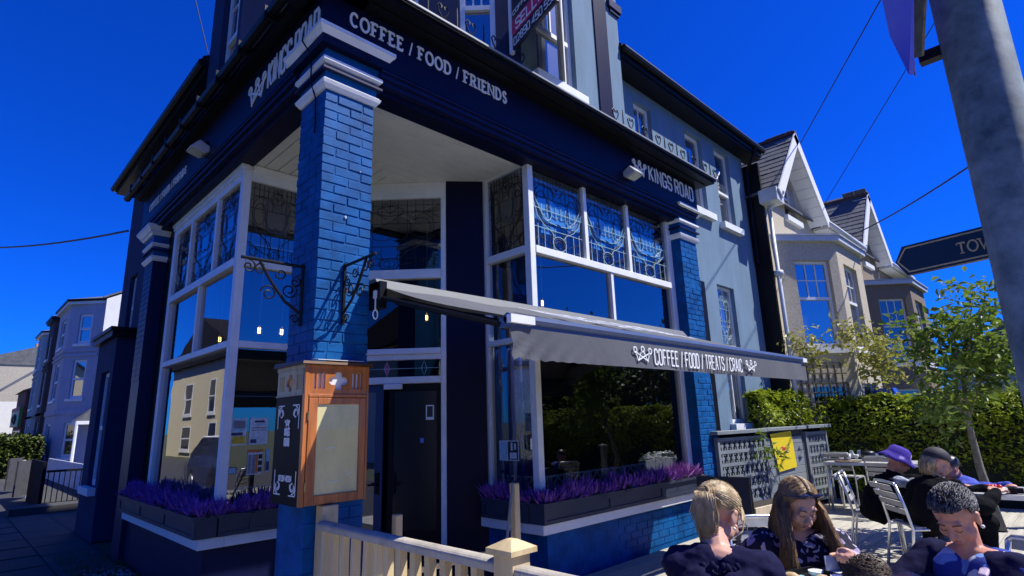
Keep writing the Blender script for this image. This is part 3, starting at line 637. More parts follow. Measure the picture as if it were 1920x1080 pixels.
sash(WB, (-8.28, 3.2, -7.75, 4.4), cafe, fr=.05)
m = MB(); m.quad((.3, 8.92, 0), (.3, 8.92, 6.3), (6, 8.92, 6.3), (6, 8.92, 0)); m.quad((9.0, .3, 0), (9.0, 6, 0), (9.0, 6, 6.7), (9.0, .3, 6.7)); m.build('gable_wall', render, cafe, fix=False)
# eaves and roofs of the wings
def eave(p, n, L, name):
    pass
m = MB(); m.box((4.40, .03, 6.62), (9.32, .34, 6.66)); m.box((4.40, .0, 6.664), (9.32, .05, 6.80)); m.build('eaves_board', black, cafe)
m = MB(); m.tube([(4.42, -.03, 6.79), (9.36, -.03, 6.80)], .055, 8); m.build('gutter', black, cafe)
m = MB(); m.tube([(8.95, -.03, 6.75), (8.97, .02, 6.6), (8.97, .2, 6.35), (8.97, .22, 4.4)], .035, 8); m.build('downpipe', black, cafe)
m = MB(); m.prism([(4.40, -.02, 6.81), (9.32, -.02, 6.81), (9.32, 4.4, 9.6), (4.40, 4.4, 9.6)], (0, 0, .05)); m.prism([(4.40, 4.4, 9.6), (9.32, 4.4, 9.6), (9.32, 9, 6.8), (4.4, 9, 6.8)], (0, 0, .05)); m.build('roof', roofd, cafe)
m = MB(); m.box((.0, 3.5, 6.2), (.34, 8.95, 6.235)); m.box((-.02, 3.5, 6.236), (.03, 8.95, 6.33)); m.build('eaves_board', black, cafe)
m = MB(); m.tube([(-.05, 3.52, 6.3), (-.05, 8.98, 6.3)], .055, 8); m.build('gutter', black, cafe)
m = MB(); m.prism([(-.05, 3.5, 6.34), (-.05, 8.95, 6.34), (4.4, 8.95, 9.3), (4.4, 3.5, 9.3)], (0, 0, .05)); m.build('roof', roofd, cafe)
# --- lettering of the fascia
FA = Pl((0, -.09, 0), (1, 0, 0)); FB = Pl((-.09, 0, 0), (0, -1, 0))
ww = {'I': .35, '/': .55, 'E': .85, 'F': .85, 'S': .75, 'O': 1.15, 'N': 1.1, 'D': 1.1}
xa, za = FA.ab(656, 48); xb, zb = FA.ab(934, 186)
za = (za+zb)/2
def fit(P, a, b_, s, u0_, u1_, h, wt, mat, parent, font, serif, widths, gapk=.28, **kw):
    n = sum(.55 if c == ' ' else widths.get(c, .35 if c == 'I' else .6 if c == '/' else 1)+gapk for c in s)-gapk
    n = sum((.55 if c == ' ' else widths.get(c, .35 if c == 'I' else .6 if c == '/' else 1)+gapk) for c in s)-gapk
    n -= gapk*s.count(' ')
    wl_ = (u1_-u0_)/n; return text(P, u0_, b_, s, h, wl_, wl_*gapk, wt, mat, parent, font=font, serif=serif, widths=widths, **kw)
fit(FA, 0, za-.0, 'COFFEE / FOOD / FRIENDS', xa, xb, .125, .021, signw, cafe, GS, True, ww, gapk=.42)
kx, kz = FA.ab(1217, 333); kx1, _ = FA.ab(1296, 372)
kz = (kz+_)/2-.035
fit(FA, 0, kz, 'KINGS ROAD', kx, kx1, .205, .027, signw, cafe, GC, False, {'I': .2}, gapk=.5)
cx0, _ = FA.ab(1186, 306); crown(FA, cx0, kz+.01, kx-cx0-.08, .19, .02, signw, cafe)
kx, kz = FB.ab(503, 165); kx1, _ = FB.ab(594, 60)
fit(FB, 0, kz, 'KINGS ROAD', kx, kx1, .25, .03, signw, cafe, GC, False, {'I': .2}, gapk=.5)
cx0, _ = FB.ab(469, 178); crown(FB, cx0, kz-.0, kx-cx0-.07, .22, .022, signw, cafe)
kx, kz = FB.ab(281, 398); kx1, _ = FB.ab(344, 333)
fit(FB, 0, kz, 'COFFEE / FOOD / FRIENDS', kx, kx1, .10, .016, signw, cafe, GS, True, ww, gapk=.42)
# --- little single-storey annexe at the far end of the long side
ann = thing('annexe', 'low navy annexe with a black roof edge and white sill beyond the left bay', 'annexe', (.2, 7.8, 0))
AP = Pl((.03, 0, 0), (0, -1, 0)); ao = (-8.15, .78, -7.45, 2.62)
wall(AP, -8.7, -7.2, 0, 3.15, [ao], 'wall', shadedr, ann)
m = MB(); m.quad((.03, 7.2, 0), (.03, 7.2, 3.15), (.3, 7.2, 3.15), (.3, 7.2, 0)); m.quad((.03, 8.7, 0), (.03, 8.7, 3.15), (.3, 8.7, 3.15), (.3, 8.7, 0)); m.build('side_wall', shadedr, ann, fix=False)
m = MB(); m.box((-.06, 7.1, 3.15), (.31, 8.8, 3.24)); m.box((-.09, 7.07, 3.241), (.31, 8.83, 3.30)); m.build('roof_edge', black, ann)
sash(AP, ao, ann, fr=.07)
# ================================================================== THINGS ON THE CAFE FRONT
# --- oak menu case on the corner column
mc = thing('menu_case', 'varnished oak menu display case with glazed door hung on the corner column', 'menu case', (-.085, -.09, 1.09))
CA = Pl((0, -.09, 0), (1, 0, 0)); CB = Pl((-.085, 0, 0), (0, -1, 0))
x0, x1, z0, z1 = -.085, .41, 1.09, 2.03
pale = M('pale_oak', (.50, .40, .22), .5, .25, 6, .1, 40, stretch=(3, 3, .4))
m = MB(); m.box((x0+.004, -.012, z0), (x1, -.002, z1)); m.box((x0+.012, -.06, z0), (x0+.02, .38, z1)); m.box((x0+.02, -.06, z0), (x1-.01, -.013, z0+.02)); m.box((x1-.02, -.07, z0+.021), (x1-.002, -.013, z1)); m.build('case_body', cedar, mc)
def lattice(P, a0, a1, b0, b1, d, mat, back, name):
    """panel with three slots, a quatrefoil, three slots: bars and cusps in front of a lit backing"""
    W, H = a1-a0, b1-b0; m = MB(); n = 40
    import itertools
    slots = [.1, .17, .24, .76, .83, .90]
    k = 60; j = 26
    def inside(x, y):
        for s in slots:
            if abs(x-s) < .022 and .2 < y < .8: return True
        for dx, dy in ((.09, 0), (-.09, 0), (0, .2), (0, -.2)):
            if ((x-.5-dx)/.075)**2+((y-.5-dy)/.165)**2 < 1: return True
        return abs(x-.5) < .06 and abs(y-.5) < .13
    for i in range(k):
        run = None
        for q in range(j+1):
            s_ = q < j and not inside((i+.5)/k, (q+.5)/j)
            if s_ and run is None: run = q
            if not s_ and run is not None:
                P.box(m, a0+W*i/k, a0+W*(i+1)/k, b0+H*run/j, b0+H*q/j, d-.014, d); run = None
    o = m.build(name, mat, mc, fix=False)
    MB().quad(P(a0, b0, d-.018), P(a1, b0, d-.018), P(a1, b1, d-.018), P(a0, b1, d-.018)).build('lattice_backing', back, mc, fix=False)
bz = 1.815
lattice(CA, x0+.03, x1-.02, bz+.012, z1-.02, .0, cedar, white, 'pierced_band')
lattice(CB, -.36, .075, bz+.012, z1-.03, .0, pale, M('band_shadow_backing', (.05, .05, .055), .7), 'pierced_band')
m = MB(); CA.box(m, x0+.0, x0+.03, z0, z1, -.03, .004); CA.box(m, x1-.02, x1, z0, z1, -.03, .004); CA.box(m, x0+.031, x1-.021, bz-.012, bz+.011, -.02, .008); CA.box(m, x0+.031, x1-.021, z1-.02, z1, -.02, .004); m.build('case_frame', cedar, mc, bevel=.003)
m = MB(); dx0, dx1, dz0, dz1 = x0+.034, x1-.024, z0+.004, bz-.016
CA.box(m, dx0, dx0+.065, dz0, dz1, -.012, .009); CA.box(m, dx1-.05, dx1, dz0, dz1, -.012, .009); CA.box(m, dx0+.066, dx1-.051, dz0, dz0+.06, -.012, .008); CA.box(m, dx0+.066, dx1-.051, dz1-.045, dz1, -.012, .008)
dr = m.build('door', cedar, mc, bevel=.003)
MB().quad(CA(dx0+.06, dz0+.05, .003), CA(dx1-.045, dz0+.05, .003), CA(dx1-.045, dz1-.04, .003), CA(dx0+.06, dz1-.04, .003)).build('glass', glass('case_glass', (.95, .95, .92), .0), dr, fix=False)
m = MB()
for zz in (dz0+.12, dz1-.12): m.tube([CA(dx0-.003, zz-.03, .012), CA(dx0-.003, zz+.03, .012)], .006, 6)
m.build('hinge', M('brass', (.5, .35, .12), .35, .2, 10, metal=.8), dr)
pp = M('yellowed_paper', (.82, .72, .36), .85, .12, 9, .1, 30, stretch=(1, 1, .5))
MB().quad(*[CA(a, b, -.003) for a, b in ((dx0+.05, dz0+.04), (dx1-.04, dz0+.04), (dx1-.04, dz1-.03), (dx0+.05, dz1-.03))]).build('backing_paper', pp, mc, fix=False)
m = MB()
for a, b, l, r_ in ((.08, .36, .07, .04), (.17, .66, .06, -.02), (.10, .13, .09, .12), (.25, .17, .04, .6)):
    c, s_ = math.cos(r_), math.sin(r_); P0 = (dx0+.06+a, dz0+b)
    m.add([CA(P0[0]+x*c-y*s_, P0[1]+x*s_+y*c, -.0015) for x, y in ((0, 0), (l, 0), (l, .007), (0, .007))], [(0, 1, 2, 3)])
m.build('paper_scrap', signw, mc, fix=False)
m = MB(); m.hexa([(x0-.035, -.125, z1+.001), (x1+.02, -.125, z1+.001), (x1+.02, -.0, z1+.001), (x0-.035, .37, z1+.001), (x0-.03, -.12, z1+.02), (x1+.015, -.12, z1+.02), (x1+.015, 0, z1+.035), (x0-.03, .36, z1+.035)])
m.build('case_top', M('dark_oak', (.10, .045, .015), .5, .3, 6, stretch=(.4, 3, 3)), mc)
m = MB(); m.hexa([(x0+.08, -.11, z1+.032), (x1-.06, -.11, z1+.032), (x1-.06, -.003, z1+.044), (x0+.08, -.003, z1+.044), (x0+.08, -.11, z1+.036), (x1-.06, -.11, z1+.036), (x1-.06, -.003, z1+.05), (x0+.08, -.003, z1+.05)]); m.build('lead_flashing', white, mc)
m = MB(); CB.box(m, -.37, .085, z0, bz+.004, -.02, -.002); m.build('black_sign_panel', M('black_sign_panel', (.004, .004, .005), .5, .1, spec=.12), mc)
m = MB(); CB.box(m, -.37, .085, bz+.005, bz+.014, -.02, .004); CB.box(m, -.37, .085, z1-.028, z1, -.02, .004); m.build('side_rail', pale, mc)
fit(CB, 0, 1.55, 'KINGS', -.185, -.105, .05, .009, signw, mc, GC, False, {'I': .2}, gapk=.45, one=True, t=.002, name='lettering')
fit(CB, 0, 1.48, 'ROAD', -.185, -.105, .05, .009, signw, mc, GC, False, {}, gapk=.45, one=True, t=.002, name='lettering')
crown(CB, -.18, 1.615, .07, .04, .007, signw, mc, t=.002)
fit(CB, 0, 1.245, '07304 48304', -.24, -.04, .035, .007, signw, mc, GC, False, {'1': .5}, gapk=.35, one=True, t=.002, name='lettering')
m = MB()
for sx in (1, -1):
    for sz in (1, -1):
        cx, cz = -.1425+sx*.17, 1.455+sz*.30
        for r_, a0_, a1_ in ((.05, 0, 90), (.032, -20, 200), (.02, 90, 300)):
            pts = [(cx-sx*(.055-r_*math.cos(rad(a0_+(a1_-a0_)*i/10))), cz-sz*(.06-r_*math.sin(rad(a0_+(a1_-a0_)*i/10)))) for i in range(11)]
            strip(m, CB, pts, .01, 0, .0015+r_*.01)
        strip(m, CB, [(cx, cz), (cx, cz-sz*.16)], .008, 0, .0019); strip(m, CB, [(cx-sx*.004, cz), (cx-sx*.1, cz+.0)], .008, 0, .0024)
_f = m.build('corner_flourish', signw, mc, fix=False); _f['kind'] = 'stuff'
# --- planters with heather
heather = M('heather_violet', (.12, .035, .34), .8, .4, 40, col2=(.36, .13, .62)); heath2 = M('heather_pink', (.35, .12, .42), .8, .4, 40, col2=(.55, .25, .62))
heathg = leafmat('heather_green', (.02, .035, .012), (.05, .07, .02))
def sprigs(spots, hmin, hmax, n, mat, parent, name):
    m = MB()
    for _ in range(n):
        (xa, ya), (xb, yb), z = spots[rng.integers(len(spots))]
        x, y = rng.uniform(xa, xb), rng.uniform(ya, yb); h = .92*rng.uniform(hmin, hmax)*rng.uniform(.45, 1)*(.78+.22*math.sin(x*9+y*7)+.2*math.sin(x*23+y*17)); dx, dy = rng.normal(0, .05, 2); p = V((x, y, z)); q = p+V((dx, dy, h))
        a = rng.uniform(0, 6.28); wd = rng.uniform(.005, .011)
        for k in (0, 1):
            e = V((math.cos(a+k*1.57), math.sin(a+k*1.57), 0))*wd; md = p.lerp(q, .55)
            m.add([p-e*.5, p+e*.5, md+e*1.5, q, md-e*1.5], [(0, 1, 2, 3, 4)])
    o = m.build(name, mat, parent, fix=False); o['kind'] = 'stuff'; return o
def planter(label, A, Bx, kind):
    """trough along front A (x0,x1,y0,y1) and its return; panels framed by mouldings"""
    t = thing('planter_box', label, 'planter', (A[0], A[2], .641), 'heather planters on the bay sills')
    pm = M('planter_paint', (.022, .028, .05), .5, .2, 6, .1, 50)
    for k, (xa, xb, ya, yb) in enumerate((A, Bx)):
        m = MB(); z0, z1 = .643+.001*k, .835+.0015*k
        m.box((xa, ya, z0), (xb, yb, z1-.03)); t_ = m.build('trough', pm, t)
        m = MB(); f = .018
        if (xb-xa) > (yb-ya):
            for b0, b1 in ((z0, z0+.035), (z1-.06, z1-.03)): m.box((xa-.001, ya-.014, b0), (xb+.001, ya-.001, b1))
            m.box((xa-.02, ya-.03, z1-.029), (xb+.02, yb, z1))
            n = max(2, int((xb-xa)/.8))
            for i in range(n+1): x = xa+(xb-xa-.05)*i/n; m.box((x, ya-.012, z0+.036), (x+.05, ya-.001, z1-.061))
        else:
            for b0, b1 in ((z0, z0+.035), (z1-.06, z1-.03)): m.box((xa-.014, ya+.002, b0), (xa-.001, yb-.002, b1))
            m.box((xa-.03, ya+.002, z1-.029), (xb, yb, z1-.001))
            n = max(2, int((yb-ya)/.8))
            for i in range(n+1): y = ya+.003+(yb-ya-.056)*i/n; m.box((xa-.012, y, z0+.036), (xa-.001, y+.05, z1-.061))
        m.build('moulding', pm, t)
    return t
pr = planter('long black planter of violet heather under the right bay window', (2.30, 5.46, -.06, .12), (2.30, 2.46, .125, .80), 0)
sp = [((2.33, -.04), (5.43, .1), .80)]*5+[((2.32, .1), (2.44, .78), .80)]
sprigs([((2.33, -.04), (4.75, .1), .80)]*4+[((2.32, .1), (2.44, .78), .80)], .16, .27, 3600, heather, pr, 'heather_flowers')
sprigs([((4.7, -.04), (5.43, .1), .80)], .17, .28, 1100, heath2, pr, 'heather_flowers'); sprigs(sp, .08, .18, 1500, heathg, pr, 'heather_leaves')
pl_ = planter('long black planter of violet heather under the left bay window', (.13, .74, 2.03, 2.17), (-.06, .12, 2.03, 5.12), 1)
sp = [((-.04, 2.06), (.1, 5.1), .80)]*4+[((.12, 2.05), (.72, 2.15), .80)]
sprigs(sp, .16, .28, 4200, heather, pl_, 'heather_flowers'); sprigs(sp, .08, .18, 1400, heathg, pl_, 'heather_leaves')
# --- inside the glass: fretted sill boards, white flower box, posters, pendant bulbs, tables
fret = M('fret_board', (.30, .31, .33), .6, .2, 8)
def fretboard(P, a0, a1, b0, b1, d, label):
    t = thing('fret_board', label, 'fretwork board', P(a0, b0, d), 'fretted boards inside the bay windows'); m = MB(); n = max(2, int((a1-a0)/.30))
    for i in range(n):
        s_ = a0+(a1-a0)*i/n; e = (a1-a0)/n
        P.box(m, s_, s_+e, b0, b0+.02, d-.015, d); P.box(m, s_, s_+e, b1-.02, b1, d-.015, d)
        for k in range(5): P.box(m, s_+e*(.04+.1*k), s_+e*(.09+.1*k), b0+.021, b1-.021, d-.014, d-.001)
        c = (s_+e*.78, (b0+b1)/2)
        strip(m, P, [(c[0]+.055*math.cos(k*math.pi/8)*(1+.25*math.cos(k*math.pi/2)), c[1]+.055*math.sin(k*math.pi/8)*(1+.25*math.cos(k*math.pi/2))) for k in range(17)], .02, d-.013, d-.002)
    m.build('fretwork', fret, t, fix=False)
fretboard(Pl((0, .24, 0), (1, 0, 0)), 2.62, 4.62, .86, 1.04, 0, 'dark fretted board behind the glass of the right bay window')
fretboard(Pl((2.60, 0, 0), (0, -1, 0)), -.80, -.30, .86, 1.04, 0, 'short fretted board behind the porch side of the right bay window')
fretboard(Pl((.24, 0, 0), (0, -1, 0)), -4.6, -2.35, .86, 1.04, 0, 'dark fretted board behind the glass of the left bay window')
fretboard(Pl((0, 2.32, 0), (1, 0, 0)), .34, .84, .86, 1.04, 0, 'short fretted board behind the porch side of the left bay window')
fb = thing('flower_box', 'pale flower box of white pansies inside the right bay window', 'flower box', (4.7, .3, .85))
MB().box((4.66, .3, .86), (5.40, .42, 1.06)).build('box', M('pale_grey_box', (.35, .36, .36), .7), fb, bevel=.004)
wf = MB(); lf = MB()
for _ in range(60):
    p = V((rng.uniform(4.7, 5.36), rng.uniform(.3, .42), rng.uniform(1.06, 1.14))); wf.ell(p, .02, .02, .014, n=6, k=4)
for _ in range(160):
    p = V((rng.uniform(4.68, 5.38), rng.uniform(.29, .43), rng.uniform(1.04, 1.13))); a = rng.uniform(0, 6.3); e = V((math.cos(a), math.sin(a), .4))*.035; f_ = e.cross(V((0, 0, 1)))*.4
    lf.add([p, p+e*.5+f_, p+e, p+e*.5-f_], [(0, 1, 2, 3)])
wf.build('white_flowers', white, fb)['kind'] = 'stuff'; lf.build('leaves', leafmat('pansy_leaf', (.03, .07, .01), (.08, .14, .03)), fb, fix=False)['kind'] = 'stuff'
def poster(P, u0_, v0_, u1_, v1_, d, base, label, paint, name='window_poster'):
    a0, b0 = P.ab(u0_, v1_); a1, b1 = P.ab(u1_, v0_); m = MB(); P.box(m, a0, a1, b0, b1, d-.003, d)
    o = m.build(name, base, None, at=P(a0, b0, d)); tag(o, label, 'poster')
    for i, (x0, y0, x1, y1, mt) in enumerate(paint):
        q = MB().quad(*[P(a0+(a1-a0)*x, b0+(b1-b0)*y, d+.001+.0008*i) for x, y in ((x0, y0), (x1, y0), (x1, y1), (x0, y1))]); q.build('print', mt, o, fix=False)
    return o
prt = {k: M('print_'+k, c, .6, .25, 30) for k, c in dict(orange=(.55, .16, .03), yellow=(.6, .42, .03), navy=(.02, .03, .10), sky=(.30, .48, .62), pale=(.55, .62, .66), grey=(.2, .2, .22), black=(.01, .01, .012), red=(.5, .04, .03)).items()}
GB = Pl((0, 2.205, 0), (1, 0, 0))                                   # behind the porch-side glass of the left bay
poster(GB, 426, 784, 465, 836, -.017, prt['pale'], 'square poster with an orange foot in the left bay window', [(.05, .52, .95, .95, prt['sky']), (.3, .62, .9, .9, prt['grey']), (.25, .05, .95, .33, prt['yellow']), (.05, .36, .8, .47, prt['navy'])])
poster(GB, 467, 783, 505, 834, -.017, prt['pale'], 'pale blue notice on the porch side glass, right of the orange poster', [(.25, .82, .8, .9, prt['navy']), (.35, .72, .85, .78, prt['sky']), (.1, .6, .9, .64, prt['grey']), (.1, .52, .9, .55, prt['grey']), (.08, .06, .4, .2, prt['navy'])])
poster(GB, 463, 842, 495, 891, -.017, prt['pale'], 'orange and white grid price list low in the left bay window', [(0, .88, 1, 1, prt['orange']), (.04, .04, .26, .8, prt['grey']), (.30, .04, .52, .8, prt['grey']), (.53, .04, .68, .8, prt['orange']), (.70, .62, .96, .8, prt['black']), (.70, .36, .96, .54, prt['black']), (.70, .1, .96, .28, prt['black'])])
poster(GB, 498, 842, 508, 884, -.017, prt['sky'], 'narrow blue strip notice beside the orange price list', [(.1, .05, .9, .45, prt['navy'])])
poster(GB, 428, 876, 445, 890, -.017, prt['navy'], 'small blue card standing low in the left bay window', [(.1, .1, .9, .9, prt['sky'])])
GA2 = Pl((2.52, 0, 0), (0, -1, 0))
poster(GA2, 937, 826, 972, 863, -.001, prt['pale'], 'black and white poster low in the porch side of the right bay', [(.05, .06, .42, .94, prt['sky']), (.45, .05, .96, .95, prt['black']), (.55, .1, .9, .4, prt['pale']), (.6, .5, .7, .9, prt['pale']), (.78, .55, .88, .85, prt['pale'])])
GA3 = Pl((0, .9, 0), (1, 0, 0))
poster(GA3, 995, 822, 1007, 843, 0, prt['pale'], 'small white card inside the right bay behind the corner post', [])
poster(Pl((0, 2.0, 0), (1, 0, 0)), 984, 752, 999, 783, 0, prt['grey'], 'framed picture on the dark wall inside the right bay', [(.2, .15, .8, .85, prt['black'])], 'framed_picture')
bulb_e = emit('bulb_filament', (1, .62, .22), 9.0); bulb_g = glass('bulb_glass', (.95, .85, .65), .05)
def pendant(p, label):
    t = thing('pendant_lamp', label, 'pendant lamp', p, 'filament bulbs hanging in the cafe'); x, y, z = p
    MB().tube([(x, y, z+.11), (x, y, 4.46)], .006, 5).build('cord', M('pale_cord', (.35, .36, .38), .6), t)
    MB().lathe((x, y, z), [(.004, -.075), (.03, -.06), (.045, -.02), (.04, .015), (.022, .05), (.016, .07)], 12).build('bulb', bulb_g, t, smooth=True)
    MB().lathe((x, y, z), [(.018, .06), (.02, .07), (.02, .11), (.008, .13)], 10).build('lamp_holder', black, t)
    MB().tube([(x-.012, y, z+.03), (x-.012, y, z-.035), (x+.012, y, z-.035), (x+.012, y, z+.03)], .006, 5).build('filament', bulb_e, t)
pendant(ax(486, 619, 1, 2.9), 'glowing filament bulb behind the porch side of the left bay, nearer its corner post')
pendant(ax(528, 622, 1, 2.9), 'glowing filament bulb behind the porch side of the left bay, nearest the column')
pendant(ax(412, 636, 0, .75), 'glowing filament bulb behind the street side of the left bay')
pendant(ax(800, 595, 1, 2.4), 'glowing filament bulb seen through the porch glass over the door')
pendant(ax(1017, 568, 1, .8), 'glowing filament bulb in the right bay window just above the awning')
# --- awning over the yard
aw = thing('awning', 'grey folding-arm awning with lettered valance over the right bay window', 'awning', (.444, -.1, 2.6))
awf = M('awning_cloth', (.085, .09, .102), .85, .08, 3, .25, 14); awm = M('awning_grey_metal', (.085, .095, .105), .5, .1, 6); awb = M('awning_bar_blue_grey', (.06, .09, .17), .35, .1, 6)
xl, xr, yw, yf, zw, zf = .45, 5.28, -.10, -1.53, 2.66, 2.16
m = MB(); m.box((xl-.03, yw-.06, zw-.085), (xr-.14, yw+.07, zw-.03)); m.hexa([(xl-.03, yw-.09, zw-.03), (xr-.14, yw-.09, zw-.03), (xr-.14, yw+.07, zw-.03), (xl-.03, yw+.07, zw-.03), (xl-.03, yw-.03, zw+.05), (xr-.14, yw-.03, zw+.05), (xr-.14, yw+.06, zw+.05), (xl-.03, yw+.06, zw+.05)]); m.build('cassette', awm, aw)
m = MB(); nx, ny = 60, 12
for i in range(nx+1):
    for j in range(ny+1):
        x = xl+.02+(xr-xl-.04)*i/nx; t_ = j/ny; sag = -.02*math.sin(t_*math.pi)*(1+.4*math.sin(i*.9))+.006*math.sin(x*7+t_*5)
        m.v.append((x, yw-.05+(yf+.06-yw)*t_, zw-.01+(zf+.055-zw)*t_+sag))
m.f = [(i*(ny+1)+j, i*(ny+1)+j+1, (i+1)*(ny+1)+j+1, (i+1)*(ny+1)+j) for i in range(nx) for j in range(ny)]
m.build('canopy', awf, aw, smooth=True)
slope = V((0, yw-.05-yf, zw-.01-zf-.05)).normalized()
CN = Pl((0, yf+.02, zf+.078), (1, 0, 0), slope)
text(CN, 1.45, .28, 'KINGS ROAD', .62, .15, .07, .05, M('canopy_print', (.62, .64, .66), .8), aw, widths={'I': .2}, d=.004, t=.002, one=True, name='canopy_lettering')
m = MB(); m.box((xl, yf-.03, zf-.02), (xr, yf+.05, zf+.04)); m.tube([(xl, yf-.02, zf+.03), (xr, yf-.02, zf+.03)], .033, 8); m.build('front_bar', awb, aw)
m = MB(); m.box((xl-.004, yf-.058, zf-.0), (xl+.2, yf-.02, zf+.05)); m.build('bar_end_cap', white, aw); m = MB(); m.box((xr-.12, yf-.058, zf-.0), (xr+.004, yf-.02, zf+.045)); m.build('bar_end_cap', white, aw)
m = MB(); nx, ny = 160, 6; vh = .185
for i in range(nx+1):
    for j in range(ny+1):
        x = xl+.01+(xr-xl-.02)*i/nx; t_ = j/ny; e = math.exp(-(x-xl)*2.6)
        fold = .022*e*math.sin(t_*9+(x-xl)*38)*t_+.004*math.sin(x*11)*t_+.010*t_*math.sin(x*2.3)
        m.v.append((x+e*.03*t_, yf-.034+fold, zf-.022-vh*t_*(1+.06*e*math.sin(x*60))))
m.f = [(i*(ny+1)+j, i*(ny+1)+j+1, (i+1)*(ny+1)+j+1, (i+1)*(ny+1)+j) for i in range(nx) for j in range(ny)]
m.v = [(x, y, z) for x, y, z in m.v]; m.build('valance', awf, aw, smooth=True)
VP_ = Pl((0, yf-.036, 0), (1, 0, 0))
vt = M('valance_print', (.72, .74, .74), .8)
ua, zb_ = VP_.ab(1190, 677); ub, _ = VP_.ab(1222, 680); uc, zc = VP_.ab(1226, 680); ud, zd = VP_.ab(1394, 697)
zz = zf-.022-vh+.035; crown(VP_, ua-.02, zz+.015, ub-ua, .10, .009, vt, aw, d=.012, t=.002)
fit(VP_, 0, zz, 'COFFEE / FOOD / TREATS / CRAIC', uc, ud-.17, .115, .0125, vt, aw, GC, False, {'I': .22, '/': .8}, gapk=.5, d=.012, t=.002)
ue, _ = VP_.ab(1399, 697); uf, _ = VP_.ab(1417, 699); crown(VP_, ud+.05, zz+.015, uf-ue, .095, .009, vt, aw, d=.012, t=.002)
for x_ in (.62, 4.9):
    e = V((x_+.55 if x_ < 2 else x_-.55, -.78, 2.33)); m = MB(); m.tube([(x_, yw-.02, zw-.10), e], .03, 6); m.tube([e, (x_, yf+.06, zf-.0)], .026, 6); m.ell(e, .045); m.build('folding_arm', black, aw)
m = MB(); m.tube([(xl+.0, yw-.02, zw-.09), (xl+.01, yf+.04, zf+.0)], .02, 6); m.hexa([(xl-.03, yw-.1, zw-.19), (xl+.03, yw-.1, zw-.19), (xl+.03, yw+.06, zw-.19), (xl-.03, yw+.06, zw-.19), (xl-.03, yw-.1, zw+.02), (xl+.03, yw-.1, zw+.02), (xl+.03, yw+.06, zw+.02), (xl-.03, yw+.06, zw+.02)]); m.build('side_arm', black, aw)
m = MB(); m.tube([(xl-.03, yw-.04, zw-.06), (xl-.03, yw-.04, zw-.2)], .008, 6); m.tube([(xl-.03+.02*math.sin(a), yw-.04, zw-.235+.035*math.cos(a)) for a in np.linspace(0, 6.28, 11)[:-1]], .006, 5, closed=True); m.box((xl-.045, yw-.06, zw-.11), (xl-.015, yw-.025, zw-.05)); m.build('crank_eye', white, aw)
# --- floodlights
def flood(p, r, label):
    t = thing('floodlight', label, 'floodlight', p); P = Pl(p, r)
    m = MB(); m.hexa([P(-.09, -.07, .10), P(.09, -.07, .10), P(.09, .0, .0), P(-.09, .0, .0), P(-.09, -.03, .26), P(.09, -.03, .26), P(.09, .085, .16), P(-.09, .085, .16)]); m.build('housing', M('flood_grey', (.42, .43, .43), .45), t, bevel=.01)
    m = MB(); m.quad(P(-.08, -.066, .115), P(.08, -.066, .115), P(.08, -.028, .245), P(-.08, -.028, .245)); m.v = [tuple(V(q)-P.u*.012) for q in m.v]; m.build('lens', M('flood_lens', (.5, .52, .45), .2), t, fix=False)
    m = MB(); m.tube([P(0, .05, -.02), P(0, .05, .12)], .016, 6); m.ell(P(.0, .09, .06), .035); m.build('bracket', black, t)
flood((4.15, -.03, 4.70), (1, 0, 0), 'grey floodlight on the fascia left of the crown by the right end')
flood((-.03, 2.75, 4.72), (0, -1, 0), 'grey floodlight halfway along the shaded left fascia')
# --- iron brackets on the column
def spiral(P, c, r, turns, a0, sx=1, n=26): return [P(c[0]+sx*r*(1-.75*i/n)*math.cos(a0+turns*6.283*i/n), c[1]+r*(1-.75*i/n)*math.sin(a0+turns*6.283*i/n)) for i in range(n+1)]
def bracket(P, L, H, label):
    t = thing('iron_bracket', label, 'bracket', P(0, 0))
    MB().tube([P(.015, .02), P(.015, -H)], .013, 6).build('wall_bar', iron, t); MB().tube([P(0, 0), P(L*.7, .0), P(L, .0)], .012, 6).build('arm', iron, t)
    MB().tube([P(L*.72, -.01), P(L*.55, -H*.3), P(L*.3, -H*.62), P(.03, -H*.78)], .011, 6).build('brace', iron, t)
    for c, r, tn, a0, sx in (((L*.88, -.06), .05, 1.3, 1.5, 1), ((L*.70, -.07), .045, 1.2, 1.0, -1), ((L*.56, -.24), .06, 1.4, .2, 1), ((L*.24, -.2), .06, 1.4, 2.8, 1), ((L*.38, -.08), .045, 1.1, 3.3, -1), ((.07, -.13), .045, 1.2, 1.6, 1), ((.06, -H*.9), .035, 1.2, 0, 1)):
        MB().tube(spiral(P, c, r, tn, a0, sx), .006, 5).build('scroll', iron, t)
bracket(Pl((0, .2, 2.80), (-1, 0, 0)), .47, .46, 'black wrought iron scroll bracket reaching left from the corner column')
bracket(Pl((.22, -.0, 2.80), (0, -1, 0)), .46, .46, 'black wrought iron scroll bracket facing the street on the sunlit brick of the column')
